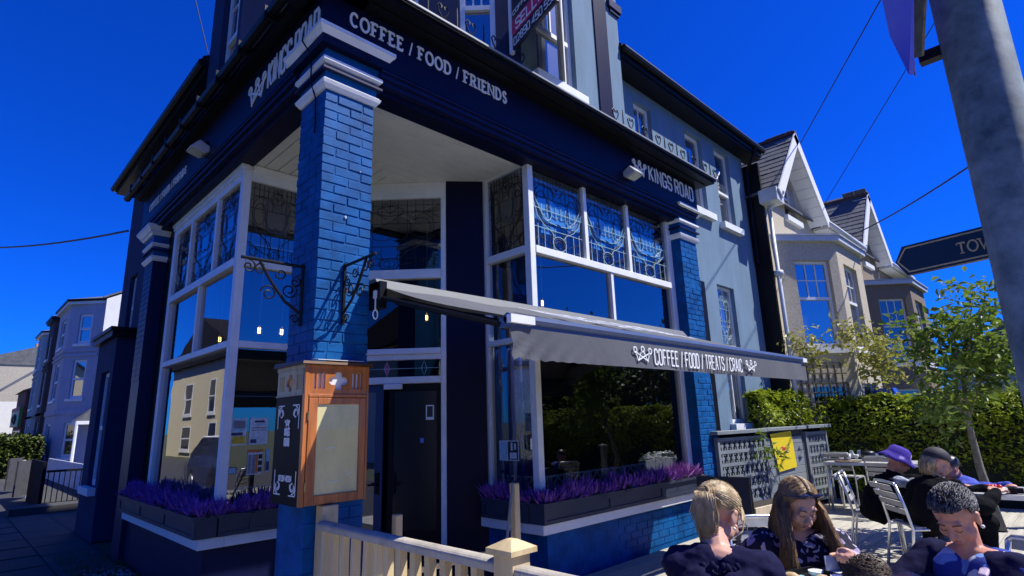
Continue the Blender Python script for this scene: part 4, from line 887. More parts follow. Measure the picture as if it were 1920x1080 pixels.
# --- iron cresting along the cornice
def cresting(x0, x1, n, label):
    y = -.345; z = 5.15; t = thing('iron_cresting', label, 'cresting', (x0, y, z), 'iron cresting on the fascia roof'); P = Pl((0, y, 0), (1, 0, 0))
    MB().tube([(x0, y, z+.03), (x1, y, z+.03)], .009, 5).build('rail', iron, t)
    for i in range(n):
        x = x0+.1+(x1-x0-.2)*i/(n-1)
        m = MB(); hs_ = .17
        for s in (1, -1): m.tube([P(x, z+.03), P(x+s*.05, z+.10), P(x+s*.065, z+.15), P(x+s*.04, z+hs_+.015), P(x+s*.012, z+.165), P(x+s*.022, z+.14)], .0075, 5)
        m.tube([P(x, z), P(x, z+.04)], .009, 5); m.build('heart_finial', iron, t)
        if i < n-1:
            xs = x+(x1-x0-.2)/(n-1)/2; MB().tube([P(xs, z), P(xs, z+.15), P(xs, z+.24)], lambda q: .009*(1-.8*max(0, q-.4))).build('spike', iron, t)
cresting(.15, 2.02, 6, 'iron cresting of hearts and spikes above the COFFEE FOOD FRIENDS lettering')
cresting(3.5, 6.35, 9, 'iron cresting of hearts and spikes above the right end of the fascia')
# --- estate agent's V board fixed to the upper corner
fsb = thing('agent_board', 'dark V-shaped agent board with pink band on the upper corner wall', 'sign board', (2.2, -.05, 5.5))
base = ax(962, 94, 1, -.06); dirv = V((math.cos(rad(255)), math.sin(rad(255)), 0))
BP = Pl(base, dirv)                                               # reading outwards from the wall
if BP.n.x > 0: BP.n = -BP.n
ad = M('agent_black', (.012, .010, .02), .4); apk = M('agent_pink', (.55, .02, .10), .45)
L = .86; H = 1.25
m = MB(); BP.box(m, 0, L, .0, H, -.03, 0); m.build('board', ad, fsb)
m = MB(); BP.box(m, -.06, -.002, -.02, H, -.035, .01); m.build('white_post', white, fsb)
m = MB(); BP.box(m, 0.0, L, .17, .36, .001, .004); m.build('pink_band', apk, fsb)
fit(BP, 0, .205, 'SELLING', .09, .8, .12, .02, signw, fsb, GC, False, {'I': .25}, gapk=.3, d=.005, t=.003, one=True, name='lettering')
fit(BP, 0, .035, '02890 450 550', .03, .82, .09, .013, signw, fsb, GC, False, {}, gapk=.3, d=.003, t=.003, one=True, name='lettering')
fit(BP, 0, .42, 'COFFEE', .03, .4, .05, .009, signw, fsb, GC, False, {}, gapk=.3, d=.003, t=.003, one=True, name='lettering')
tip = BP(L, 0, 0); wal = V((3.0, -.03, base.z)); B2 = Pl(wal, (tip-wal))
m = MB(); B2.box(m, 0, (tip-wal).length-.04, .0, H, -.03, 0); m.build('back_board', M('board_back_grey', (.16, .16, .17), .7, .15, 5), fsb)
m = MB(); m.box((2.96, -.06, base.z-.03), (3.03, -.0, base.z+H)); m.build('white_batten', white, fsb)

m = MB(); m.tube([(-.14, .16, 4.78), (-.145, .16, 4.70), (-.06, .16, 4.60), (-.06, .15, 4.36), (-.012, .15, 4.22), (-.012, .13, 3.95), (-.02, .12, 3.90)], .007, 5); m.build('cable', black, cafe)
for a, b, r_ in ((.215, 3.20, .011), (.33, 3.62, .006)):
    m = MB(); m.ell((a, -.004, b), r_, .004, r_*1.3, n=8, k=5); m.build('paint_chip', M('bare_render_chip', (.35, .42, .5), .8), cafe)
# ================================================================== YARD
# --- pine balustrade running out from the column
pine = M('new_pine', (.50, .37, .17), .7, .25, 4, .2, 40, col2=(.70, .55, .30), stretch=(1, 1, .12))
bal = thing('balustrade', 'pine balustrade of square pickets with round-topped rail and capped post by the menu case', 'fence', (.06, -1.5, 0))
def post(x, y, z0, z1, s, parent, name='post', cap=True, mat=None):
    m = MB(); m.box((x-s, y-s, z0), (x+s, y+s, z1)); o = m.build(name, mat or pine, parent, bevel=.006)
    if cap:
        c = MB(); q = s+.022; c.box((x-q, y-q, z1), (x+q, y+q, z1+.022)); c.hexa([(x-q, y-q, z1+.022), (x+q, y-q, z1+.022), (x+q, y+q, z1+.022), (x-q, y+q, z1+.022), (x-.02, y-.02, z1+.055), (x+.02, y-.02, z1+.055), (x+.02, y+.02, z1+.055), (x-.02, y+.02, z1+.055)]); c.build('cap', mat or pine, o)
    return o
fx = .07
post(.13, -.07, 0, 1.085, .055, bal, cap=False); post(fx+.005, -1.92, 0, 1.03, .06, bal)
post(fx+.04, -3.35, 0, 1.0, .06, bal)
def rail(y0, y1, z):
    m = MB(); m.box((fx-.045, y1, z-.05), (fx+.045, y0, z-.02))
    n = 8; pts = [(.045*math.cos(math.pi*i/n), .022*math.sin(math.pi*i/n)) for i in range(n+1)]
    m.prism([(fx+px, y1, z-.0195+pz) for px, pz in pts], (0, y0-y1, 0)); m.build('handrail', woodgr, bal)
    m = MB(); m.box((fx-.02, y1, .13), (fx+.02, y0, .20)); m.build('bottom_rail', pine, bal)
    n = int((y0-y1)/.125)
    for i in range(n):
        y = y0-.05-(y0-y1-.08)*i/n
        if not hasattr(rail, 'me'): rail.me = MB().box((-.022, -.022, 0), (.022, .022, .76)).mesh('picket'); rail.me.materials.append(pine)
        o = link('picket', rail.me, bal, (fx, y, .19)); o.rotation_euler = (rng.normal(0, .006), rng.normal(0, .006), rng.normal(0, .05))
rail(-.13, -1.858, .995); rail(-1.982, -3.285, .985)
b2 = thing('ramp_rail', 'pair of pine posts with thin lower rails on the far side of the porch ramp', 'railing', (.5, -.35, 0))
post(.50, -.36, 0, 1.0, .028, b2, cap=False); post(1.50, -.50, 0, 1.12, .03, b2, cap=False)
for z in (.35, .62): MB().box((.53, -.47, z), (1.47, -.44, z+.035)).build('rail', pine, b2)
rod = tag(MB().tube([(1.46, -.52, 1.12), (1.25, -.62, .55), (1.12, -.70, D)], .012, 6).build('metal_stay', M('dull_steel', (.22, .22, .21), .7), None, at=(1.12, -.7, D)), 'thin grey metal stay leaning against the pine post below the right bay', 'metal rod')
# --- grey lattice screen with the yellow poster
S0, S1 = V((5.9, -.06, 0)), V((9.05, -.50, 0)); SP = Pl(S0, S1-S0); SL = (S1-S0).length
scr = thing('lattice_screen', 'grey painted yard screen of pierced blocks with plank centre and cap rail', 'screen', S0)
scm = M('screen_grey_paint', (.19, .215, .23), .7, .14, 5, .2, 60); scd = M('screen_dark_frame', (.05, .055, .065), .7)
zt = 1.375; aM0 = SP.ab(1432, 800)[0]; aM1 = SP.ab(1506, 797)[0]
m = MB(); SP.box(m, -.05, aM0-.01, zt-.05, zt, -.08, .06); SP.box(m, aM0-.008, aM1, zt-.045, zt+.005, -.08, .06); SP.box(m, aM1+.002, SL+.04, zt-.04, zt+.012, -.08, .08); m.build('cap_rail', scm, scr, bevel=.004)
m = MB(); SP.box(m, -.05, SL+.03, .12, zt-.051, -.13, -.10); m.build('hole_shade_sheet', M('screen_hole_shade', (.008, .008, .010), .9, spec=.1), scr)  # dark sheet added so the pierced holes read as shade
blk = None
def blocks(a0, a1, rows, cols, z0, z1):
    m = MB(); h = (z1-z0)/rows; w_ = (a1-a0)/cols
    for r in range(rows+1): SP.box(m, a0, a1, z0+h*r-.022, z0+h*r+.022, -.04, .0)
    SP.box(m, a0-.05, a0-.001, .1, z1+.03, -.05, .01); SP.box(m, a1+.001, a1+.05, .1, z1+.03, -.05, .01); m.build('frame', scm, scr)
    me = None
    for r in range(rows):
        for c in range(cols):
            x, z = a0+w_*c, z0+h*r
            if me is None:
                q = MB(); PL = Pl((0, 0, 0), SP.r)
                PL.box(q, w_*.38, w_*.62, .024, h-.024, -.035, -.004); PL.box(q, w_*.20, w_*.37, h*.5-.02, h*.5+.02, -.033, -.006); PL.box(q, w_*.63, w_*.80, h*.5-.02, h*.5+.02, -.033, -.006)
                PL.box(q, w_*.02, w_*.18, .0235, h*.30, -.034, -.005); PL.box(q, w_*.82, w_*.98, h*.72, h-.0235, -.034, -.005)
                me = q.mesh('pierced_block'); me.materials.append(scm)
            link('pierced_block', me, scr, SP(x, z))
blocks(.06, aM0-.06, 6, 9, .22, zt-.12); blocks(aM1+.06, SL-.05, 6, 6, .22, zt-.12)
pm_ = None
for i in range(9):
    q = MB(); SP.box(q, aM0+.01, aM1-.09, .2+.115*i, .2+.115*i+.109, -.05, -.012+rng.normal(0, .002)); q.build('plank', scm, scr, bevel=.003)
m = MB(); SP.box(m, aM1-.085, aM1-.01, .1, zt-.05, -.06, -.02); SP.box(m, aM0, aM1-.09, 1.24, zt-.051, -.06, -.03); m.build('dark_post', scd, scr)
yel = M('yellow_poster', (.72, .55, .012), .6, .05, 3)
YP = Pl(SP(0, 0, .004), SP.r); q = [YP.ab(*p) for p in ((1461, 885), (1494, 875), (1482, 808), (1443, 814))]
po = MB().prism([YP(*p) for p in q], YP.n*.006).build('yellow_poster', yel, None, at=YP(*q[0])); tag(po, 'bright yellow poster pinned on the grey plank panel of the screen', 'poster')
cx, cz = (q[0][0]+q[2][0])/2, (q[0][1]+q[2][1])/2
m = MB()
for k, (x, z, l) in enumerate(((-.10, .05, .13), (-.09, .02, .08), (-.07, .035, .1))): strip(m, YP, [(cx+x, cz+z), (cx+x+l*.3, cz+z+.015), (cx+x+l*.6, cz+z-.01), (cx+x+l, cz+z+.01)], .018, .007, .008+.0006*k)
m.build('red_print', prt['red'], po, fix=False)
m = MB()
for k, (x, z, l) in enumerate(((.05, .08, .09), (.07, .03, .07), (-.02, -.01, .12), (.06, -.03, .07))): strip(m, YP, [(cx+x, cz+z), (cx+x+l, cz+z+.02)], .01, .0072, .0079+.0006*k)
m.build('dark_print', prt['grey'], po, fix=False)
# --- foliage builders
def leaves(pts, size, jit=.5, up=.3, fold=.25, flat=False):
    n = len(pts); pts = np.asarray(pts); d = rng.normal(0, 1, (n, 3)); d[:, 2] = d[:, 2]*(.25 if flat else .6)-(.0 if flat else .15); d /= np.linalg.norm(d, axis=1)[:, None]
    up_ = rng.normal(0, .3 if flat else .6, (n, 3))+np.array([.25, -.25, 1.0] if flat else [0, 0, 1.0]); s = np.cross(d, up_); s /= np.linalg.norm(s, axis=1)[:, None]; nn = np.cross(s, d)
    L = size*(1+jit*(rng.random(n)-.5)*2)[:, None]; W = L*.26
    b = pts; t = pts+d*L+nn*L*-.12; m1 = pts+d*L*.45+s*W+nn*L*fold*.25; m2 = pts+d*L*.45-s*W+nn*L*fold*.25
    v = np.stack([b, m1, t, m2], 1).reshape(-1, 3); f = [(4*i, 4*i+1, 4*i+2) for i in range(n)]+[(4*i, 4*i+2, 4*i+3) for i in range(n)]
    m = MB(); m.v = v.tolist(); m.f = f; return m
# hedge: a leafy mass on both sides of a corner
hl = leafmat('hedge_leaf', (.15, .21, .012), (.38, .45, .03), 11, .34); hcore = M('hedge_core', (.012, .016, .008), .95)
hed = thing('hedge', 'tall clipped laurel hedge with sunlit top behind the back tables', 'hedge', (9.6, -2, 0))
legs = [((7.75, -.06), (9.5, -.28), .30, 1.98), ((9.36, -.02), (10.1, -4.2), .75, 1.86), ((10.1, -4.0), (10.7, -9.0), .8, 1.86)]
P_ = []; PT_ = []; core = MB()
for (xa, ya), (xb, yb), th, zt_ in legs:
    L = math.hypot(xb-xa, yb-ya); t = np.array([(xb-xa)/L, (yb-ya)/L]); nrm = np.array([-t[1], t[0]]);
    if nrm[0]-nrm[1] < 0: nrm = -nrm                            # away from the viewer side
    if L < 2.5: nrm = np.array([.1, 1.0]) if ya > -.5 and L < 2 else nrm; nrm = nrm/np.linalg.norm(nrm)
    c = [np.array([xa, ya])+nrm*.14, np.array([xb, yb])+nrm*.14, np.array([xb, yb])+nrm*(th-.06), np.array([xa, ya])+nrm*(th-.06)]
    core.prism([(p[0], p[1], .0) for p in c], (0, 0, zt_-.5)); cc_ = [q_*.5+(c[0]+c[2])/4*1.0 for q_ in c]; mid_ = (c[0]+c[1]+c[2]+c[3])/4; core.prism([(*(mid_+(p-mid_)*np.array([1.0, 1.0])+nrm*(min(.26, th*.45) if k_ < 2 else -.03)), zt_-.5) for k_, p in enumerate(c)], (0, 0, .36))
    n = int(L*2600)
    u = rng.random(n); z = rng.random(n)*zt_; dpt = np.abs(rng.normal(0, .05, n))
    bump = .05*np.sin(u*L*5+z*3)+.04*np.sin(z*7+u*L*2.3)
    bump = bump+np.clip((z-(zt_-.5))/.5, 0, 1)**2*min(.32, th*.6)
    bump = bump+np.clip(1-z/(zt_-.45), 0, 1)*(.22 if L > 2.5 else .05)
    P_.append(np.stack([xa+t[0]*u*L+nrm[0]*(dpt+bump), ya+t[1]*u*L+nrm[1]*(dpt+bump), z], 1))
    n = int(L*3000); u = rng.random(n); w_ = min(.3, th*.55)+rng.random(n)*(th-min(.3, th*.55))
    PT_.append(np.stack([xa+t[0]*u*L+nrm[0]*w_, ya+t[1]*u*L+nrm[1]*w_, zt_-.07+.05*np.sin(u*L*6)+.04*np.sin(u*L*13+w_*9)-np.abs(rng.normal(0, .05, n))], 1))
    n = int(L*700); u = rng.random(n); z = rng.random(n)*zt_
    P_.append(np.stack([xa+t[0]*u*L+nrm[0]*th, ya+t[1]*u*L+nrm[1]*th, z], 1))
n = 700; z = rng.random(n)*1.95; P_.append(np.stack([7.75+rng.normal(0, .03, n), -.06+rng.random(n)*.3, z], 1))
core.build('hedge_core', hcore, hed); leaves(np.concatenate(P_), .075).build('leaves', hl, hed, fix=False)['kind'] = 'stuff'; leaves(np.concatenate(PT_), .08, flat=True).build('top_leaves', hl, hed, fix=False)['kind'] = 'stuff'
# young tree by the back tables
tl = leafmat('tree_leaf', (.08, .14, .018), (.21, .29, .035), 5, .4); bark = M('grey_bark', (.16, .15, .12), .9, .4, 12, .5, 60)
tre = thing('young_tree', 'slender young tree with leaning grey trunk and narrow leaves in front of the hedge', 'tree', (7.6, -2.75, D))
tb = V((7.55, -2.77, D)); t1 = dp(1838, 880, 7.35); t2 = dp(1815, 790, 7.3); t3 = dp(1805, 690, 7.3); t4 = dp(1812, 600, 7.35)
tw = MB(); tw.tube([tb, t1, t2, t3, t4], lambda q: .048*(1-q)+.01, 9); tk = tw.build('trunk', bark, tre, smooth=True)
LP = []
brs = [(t2, (1760, 640)), (t2, (1740, 720)), (t2, (1880, 620)), (t3, (1880, 700)), (t3, (1770, 580)), (t3, (1850, 565)), (t3, (1830, 540)), (t3, (1895, 640)), (t3, (1745, 620)), (t2,(1735,680))]
for i, (a, uv) in enumerate(brs):
    e = dp(*uv, 7.3+rng.normal(0, .5)); mid = a.lerp(e, .5)+V((0, 0, .06)); MB().tube([a, mid, e], .016, 5, r1=.004).build('branch', bark, tre, smooth=True)
    for _ in range(10):
        c = a.lerp(e, rng.uniform(.35, 1.12))+V(rng.normal(0, .13, 3)); k = 22
        LP.append(np.array(c)+rng.normal(0, .08, (k, 3)))
leaves(np.concatenate(LP), .105, fold=.5).build('crown', tl, tre, fix=False)
# climbing plant and pot of pansies before the screen
cl = thing('climbing_plant', 'young climber with bright leaves growing up the grey screen', 'plant', SP(.9, .1, .2))
pts = []
st = [SP(*SP.ab(1452, 915), .1), SP(*SP.ab(1430, 880), .12), SP(*SP.ab(1420, 845), .12), SP(*SP.ab(1412, 812), .1)]
MB().tube(st, .006, 5).build('stem', bark, cl); MB().tube([st[2], SP(*SP.ab(1445, 845), .14), SP(*SP.ab(1462, 860), .14)], .005, 5).build('stem', bark, cl); MB().tube([st[0], SP(*SP.ab(1438, 860), .15), SP(*SP.ab(1447, 838), .15)], .005, 5).build('stem', bark, cl)
for u, v, n in ((1412, 815, 14), (1420, 826, 8), (1428, 845, 18), (1440, 848, 16), (1412, 845, 10), (1448, 858, 8), (1436, 862, 8)): pts.append(np.array(SP(*SP.ab(u, v), .13))+rng.normal(0, .05, (n, 3)))
leaves(np.concatenate(pts), .085).build('leaves', leafmat('climber_leaf', (.10, .17, .015), (.2, .27, .03), 8), cl, fix=False)
pot = thing('pansy_trough', 'low dark trough of purple pansies at the foot of the screen', 'planter', SP(.3, D, .2))
c = SP(1.0, D, .35)
PT = Pl(c, SP.r); m = MB(); PT.box(m, -.55, .55, 0, .17, -.12, .12); m.build('trough', M('dark_trough', (.05, .05, .05), .8), pot)
fl = MB(); pg = []
for _ in range(110): fl.ell(PT(rng.uniform(-.5, .5), rng.uniform(.2, .33), rng.uniform(-.14, .14)), .026, .026, .018, n=6, k=4)
fl.build('pansy_flowers', M('pansy_purple', (.06, .03, .28), .7, .5, 40), pot)['kind'] = 'stuff'
leaves(np.array([PT(rng.uniform(-.52, .52), rng.uniform(.15, .29), rng.uniform(-.14, .14)) for _ in range(420)]), .07).build('leaves', MATS['pansy_leaf'], pot, fix=False)['kind'] = 'stuff'
# weathered timber crate and folding blackboard
cr_ = thing('timber_planter', 'weathered plank box planter on the deck between the blackboard and the screen', 'planter', (5.6, -.6, D))
KP = Pl((5.25, -.78, D), (.95, -.1, 0)); 
for i in range(3):
    m = MB(); KP.box(m, 0, 1.5, .003+.13*i, .127+.13*i, -.025, 0); m.build('plank', woodg, cr_, bevel=.003)
    m = MB(); KP.box(m, -.025, -.001, .003+.13*i, .127+.13*i, -.45, 0); m.build('plank', M('dark_end_plank', (.03, .028, .025), .8), cr_, bevel=.003)  # end planks darker than the front ones
m = MB(); KP.box(m, 0.001, 1.5, .30, .34, -.45, -.027); m.build('soil', M('dark_soil', (.03, .022, .015), .95, .4, 20, .5, 60), cr_)
abd = thing('blackboard', 'black folding A-board standing on the deck behind the ponytailed woman', 'A-board', (4.1, -1.15, D))
ap = ax(1345, 970, 2, .95); AP_ = Pl((4.05, -1.0, D), (.3, -.95, 0)); 
for s in (1, -1):
    m = MB(); m.hexa([AP_(-.26, 0, s*.22-.012), AP_(.26, 0, s*.22-.012), AP_(.26, 0, s*.22+.012), AP_(-.26, 0, s*.22+.012), AP_(-.26, .86, s*.03-.012), AP_(.26, .86, s*.03-.012), AP_(.26, .86, s*.03+.012), AP_(-.26, .86, s*.03+.012)]); m.build('board', M('chalkboard_black', (.008, .008, .009), .6), abd)
# grey capped post at the right edge
gp = thing('grey_post', 'short grey capped fence post by the hedge at the right edge', 'post', (8.0, -3.25, D)); p = ax(1910, 950, 2, .5); post(8.3, -3.3, D, 1.02, .05, gp, mat=scm)
# --- furniture
slatm = M('grey_slat', (.36, .36, .35), .6, .2, 8)
def make_chair():
    t = thing('slatted_chair', 'x', 'chair', (0, 0, 0), 'aluminium slatted chairs')
    for sx in (-1, 1):
        MB().tube([(sx*.21, .2, 0), (sx*.2, .19, .43), (sx*.2, .16, .45)], .0125, 7).build('leg', alu, t, smooth=True)
        MB().tube([(sx*.22, -.27, 0), (sx*.205, -.19, .44), (sx*.2, -.22, .62), (sx*.19, -.27, .82)], .0125, 7).build('leg', alu, t, smooth=True)
        MB().tube([(sx*.2, .16, .45), (sx*.2, -.19, .44)], .0125, 7).build('seat_rail', alu, t, smooth=True)
    MB().tube([(-.19, -.27, .815), (-.17, -.275, .835), (0, -.28, .84), (.17, -.275, .835), (.19, -.27, .815)], .0125, 7).build('top_rail', alu, t, smooth=True)
    for i in range(5): MB().box((-.2, .12-.072*i, .452), (.2, .178-.072*i, .466)).build('seat_slat', slatm, t)
    for i in range(4):
        z = .56+.07*i; MB().hexa([(-.198, -.205-.04*i*.9, z), (.198, -.205-.04*i*.9, z), (.198, -.192-.036*i, z), (-.198, -.192-.036*i, z), (-.196, -.22-.036*i, z+.05), (.196, -.22-.036*i, z+.05), (.196, -.207-.036*i, z+.05), (-.196, -.207-.036*i, z+.05)]).build('back_slat', slatm, t)
    return t
ch0 = make_chair(); used = [False]
def chair(x, y, yaw, label):
    o = ch0 if not used[0] else copy_tree(ch0); used[0] = True
    o.location = (x, y, D); o.rotation_euler = (0, 0, rad(yaw)-math.pi/2); o['label'] = label; WL[o.name] = V((x, y, D)); return o
def table(x, y, yaw, lx, ly, label, zt_=.83):
    t = thing('slatted_table', label, 'table', (x, y, D), 'aluminium slatted tables'); P = Pl((x, y, 0), (math.cos(rad(yaw)), math.sin(rad(yaw)), 0)); n = int(lx*2/.08)
    for i in range(n):
        a = -lx+2*lx*i/n; m = MB(); P.box(m, a+.004, a+2*lx/n-.004, zt_-.02, zt_, -ly, ly); m.build('slat', slatm, t)
    m = MB(); 
    for s in (1, -1): P.box(m, -lx-.018, lx+.018, zt_-.04, zt_+.002, s*(ly+.009)-.009, s*(ly+.009)+.009); P.box(m, s*(lx+.009)-.009, s*(lx+.009)+.009, zt_-.04, zt_+.0015, -ly, ly)
    m.build('rim', alu, t)
    for sx in (1, -1):
        for sy in (1, -1): MB().tube([P(sx*(lx-.02), D, sy*(ly-.02)), P(sx*(lx-.03), zt_-.041, sy*(ly-.03))], .018, 7).build('leg', alu, t, smooth=True)
    return t
ZT = .83
table(1.2, -2.95, -8, .36, .33, 'slatted cafe table in front shared by three women and a child')
table(5.35, -3.2, 5, .36, .34, 'slatted cafe table beside the tree, at the hat wearers')
table(8.45, -1.45, 92, .75, .33, 'long slatted table of used crockery along the hedge')
china = M('white_china', (.78, .78, .76), .25, .04); glassy = glass('clear_glass', (.85, .9, .88), .08)
# --- things on the tables
def on(u, v, z=ZT): return ax(u, v, 2, z)
tp = V((1.08, -2.80, ZT)); TP_ = Pl(tp, (.93, -.36, 0))
m = MB(); TP_.box(m, -.19, .19, .002, .009, -.13, .13)
for a0, a1, d0, d1 in ((-.2, .2, -.142, -.131), (-.2, .2, .131, .142), (-.2, -.191, -.13, .13), (.191, .2, -.13, .13)): TP_.box(m, a0, a1, .002, .032, d0, d1)
t = thing('serving_tray', 'black oblong tray of pastries on the front table', 'tray', tp); m.build('tray', M('black_tray', (.012, .012, .014), .35), t)
pap = thing('paper_liner', 'pale turquoise paper sheet lining the black tray', 'paper', tp+V((0, 0, .01))); m = MB(); TP_.box(m, -.17, .1, .0095, .012, -.11, .11); m.build('paper_sheet', M('turquoise_paper', (.25, .5, .5), .7, .1), pap)
scn = M('scone_crust', (.42, .24, .09), .8, .4, 30, .4, 60, col2=(.62, .48, .28))
for i, (a, b, w_) in enumerate(((-.13, -.07, 'round golden scone at the near left of the tray'), (-.03, -.05, 'golden scone in the middle of the tray'), (.05, .05, 'split scone at the far side of the tray'), (-.1, .05, 'broken scone half beside the turquoise paper'))):
    p = TP_(a, .013, b); o = MB().lathe(p, [(.026, 0), (.036, .01), (.035, .026), (.02, .036)], 10).build('scone', scn, None, smooth=True, at=p); tag(o, w_, 'scone', 'scones on the tray')
for i, (a, b, w_) in enumerate(((.13, -.05, 'small white dish near the right end of the tray'), (.14, .06, 'small white dish at the far right of the tray'))):
    p = TP_(a, .010, b); o = MB().lathe(p, [(.018, 0), (.032, .02), (.034, .03), (.028, .026), (.01, .008)], 12).build('white_dish', china, None, smooth=True, at=p); tag(o, w_, 'dish', 'white dishes on the tray')
def cup(p, label, prof, mat, cat='cup', name='takeaway_cup'):
    t = thing(name, label, cat, p); MB().lathe(p, prof, 16).build('cup_body', mat, t, smooth=True); return t
p = on(1525, 1062); t = cup(p, 'black paper cup heaped with crumpled white sachets on the front table', [(.028, 0), (.036, .1), (.038, .102), (.033, .1), (.03, .085)], M('black_paper_cup', (.012, .012, .02), .5))
MB().lathe(p, [(.0385, .098), (.0405, .102), (.0385, .106), (.035, .103)], 16).build('rim', china, t, smooth=True)
m = MB()
for _ in range(16): q = p+V((rng.normal(0, .013), rng.normal(0, .013), .105+rng.uniform(0, .03))); R3 = Matrix.Rotation(rng.uniform(0, 6), 3, V(rng.normal(0, 1, 3)).normalized()); m.obox(Matrix.Translation(q) @ R3.to_4x4(), (-.014, -.007, -.001), (.014, .007, .001))
m.build('white_sachets', china, t)
p = on(1463, 1050); t = cup(p, 'dark glass tumbler with green leaf garnish on the front table', [(.03, .02), (.033, .11), (.031, .11), (.028, .03)], M('dark_tumbler', (.02, .025, .04), .2), 'glass', 'tumbler')
MB().lathe(p, [(.034, .108), (.036, .111), (.034, .115), (.032, .112)], 16).build('rim', M('rim_grey', (.4, .45, .45), .3), t, smooth=True)
MB().lathe(p, [(.012, 0), (.012, .019)], 10).build('foot', alu, t); leaves(np.array([p+V((rng.normal(0, .012), rng.normal(0, .012), .112)) for _ in range(22)]), .03).build('leaf_garnish', MATS['climber_leaf'], t, fix=False)
p = on(1490, 1062); t = thing('steel_pot', 'short steel cylinder between the dark tumbler and the black paper cup', 'pot', p); MB().lathe(p, [(.02, 0), (.02, .075), (.017, .078)], 12).build('body', M('brushed_steel', (.6, .6, .58), .35, .1, metal=.9), t, smooth=True)
p = on(1565, 1072); NP_ = Pl(p, (.9, -.43, 0), (.1, .05, 1)); t = thing('menu_card', 'pale blue folded card standing open on the front table', 'card', p); cm = M('pale_blue_card', (.50, .58, .75), .7, .05)
m = MB(); NP_.box(m, -.05, .05, .002, .075, -.003, 0); m.build('upright_leaf', cm, t); m = MB(); m.hexa([NP_(-.05, .0, 0), NP_(.05, 0, 0), NP_(.06, 0, .06), NP_(-.04, 0, .06), NP_(-.05, .003, 0), NP_(.05, .003, 0), NP_(.06, .003, .06), NP_(-.04, .003, .06)]); m.build('flat_leaf', china, t)
# crockery left on the long table
cm_me = MB().lathe((0, 0, 0), [(.022, 0), (.036, .03), (.04, .065), (.037, .066), (.034, .03), (.005, .01)], 12)
names = ['white cup at the near end of the long table', 'white cup beside the jar on the long table', 'white cup stacked behind the first', 'white cup on the brown tray', 'white cup towards the purple hat', 'white cup half hidden by the purple hat']
for (u, v), l in zip(((1578, 862), (1584, 858), (1591, 861), (1606, 860), (1643, 857), (1705, 862)), names):
    p = on(u, v); p.y = max(min(p.y, -.78), -2.1); t = thing('coffee_cup', l, 'cup', p, 'used cups on the long table'); m = MB(); m.v = [tuple(V(q)+p) for q in cm_me.v]; m.f = cm_me.f; m.build('cup_body', china, t, smooth=True)
    MB().tube([p+V((.036, 0, .05)), p+V((.06, 0, .045)), p+V((.055, 0, .02)), p+V((.034, 0, .018))], .005, 5).build('handle', china, t)
for (u, v), l in zip(((1598, 858), (1612, 857)), ('clear jar between the white cups on the long table', 'second clear jar at the far side of the cups')):
    p = on(u, v); t = thing('glass_jar', l, 'jar', p, 'clear jars on the long table'); MB().lathe(p, [(.035, 0), (.038, .07), (.03, .085), (.03, .1)], 12).build('jar_body', M('jar_glass', (.45, .5, .48), .1), t, smooth=True); MB().lathe(p, [(.032, .1), (.032, .115)], 12).build('lid', alu, t)
p = on(1590, 866); t = thing('brown_tray', 'oval brown tray under the crockery at the near end of the long table', 'tray', p); MB().lathe(p, [(.16, 0.002), (.18, .006), (.18, .016), (.165, .01)], 20).build('tray', M('brown_tray', (.10, .06, .035), .5), t, smooth=True)
p = V((8.6, -1.2, ZT)); t = thing('black_pot', 'round black lidded pot at the back of the long table', 'pot', p); MB().lathe(p, [(.09, 0), (.1, .02), (.1, .12), (.085, .14), (.02, .15)], 16).build('pot', M('black_pot', (.012, .012, .013), .4), t, smooth=True)
p = V((5.36, -3.02, ZT)); t = thing('white_plate', 'oval white plate with red food on the table by the tree', 'plate', p); MB().lathe(p, [(.06, .003), (.11, .018), (.112, .022), (.06, .012)], 20).build('plate', china, t, smooth=True); m = MB()
for _ in range(9): m.ell(p+V((rng.normal(0, .03), rng.normal(0, .03), .025)), .022, n=7, k=5)
m.build('red_food', M('tomato_red', (.5, .02, .02), .4, .3, 30), t, smooth=True)['kind'] = 'stuff'
p = V((5.12, -3.2, ZT)); t = thing('black_camera', 'small black camera lying on the table by the tree', 'camera', p); m = MB(); m.box((p.x-.06, p.y-.03, ZT), (p.x+.06, p.y+.03, ZT+.06)); m.build('body', black, t, bevel=.008); MB().tube([p+V((-.02, -.03, .03)), p+V((-.02, -.075, .03))], .025, 12).build('lens', black, t)
# --- steel lamp post with finger sign and a second blade
galv = M('galvanised_steel', (.065, .105, .125), .6, .5, 9, .07, 30, col2=(.24, .30, .30))
PX, PY = -.02, -3.83
lp = thing('steel_post', 'thick mottled galvanised steel post at the right edge of the view', 'post', (PX, PY, 0))
m = MB(); m.lathe((PX, PY, 0), [(.09, 0), (.09, .9), (.071, .95), (.071, 5.2), (.06, 5.25)], 32); m.build('shaft', galv, lp, smooth=True)
sb = thing('finger_sign', 'black pointed finger sign with gold TOWN lettering behind the steel post', 'sign', (PX+.1, PY+.2, 2.0))
az = rad(76); dv = V((-math.cos(az), -math.sin(az), 0)); FP = Pl((PX+.082, PY+.02, 0), dv)      # reads towards the post
if FP.n.x > 0: FP.n = -FP.n
pts = [FP.ab(*p) for p in ((1678, 489), (1691, 461), (1700, 514))]; e0 = FP.ab(1846, 425); e1 = FP.ab(1861, 484)
zt_, zb_ = (pts[1][1]+e0[1])/2, (pts[2][1]+e1[1])/2; al = (pts[1][0]+pts[2][0])/2; ar = .12
sgn_ = [(pts[0][0], (zt_+zb_)/2), (al, zb_), (ar, zb_), (ar, zt_), (al, zt_)]
sbm = M('sign_black', (.008, .008, .009), .35, .1)
MB().prism([FP(a, b, 0) for a, b in sgn_], FP.n*-.02).build('blade', sbm, sb)
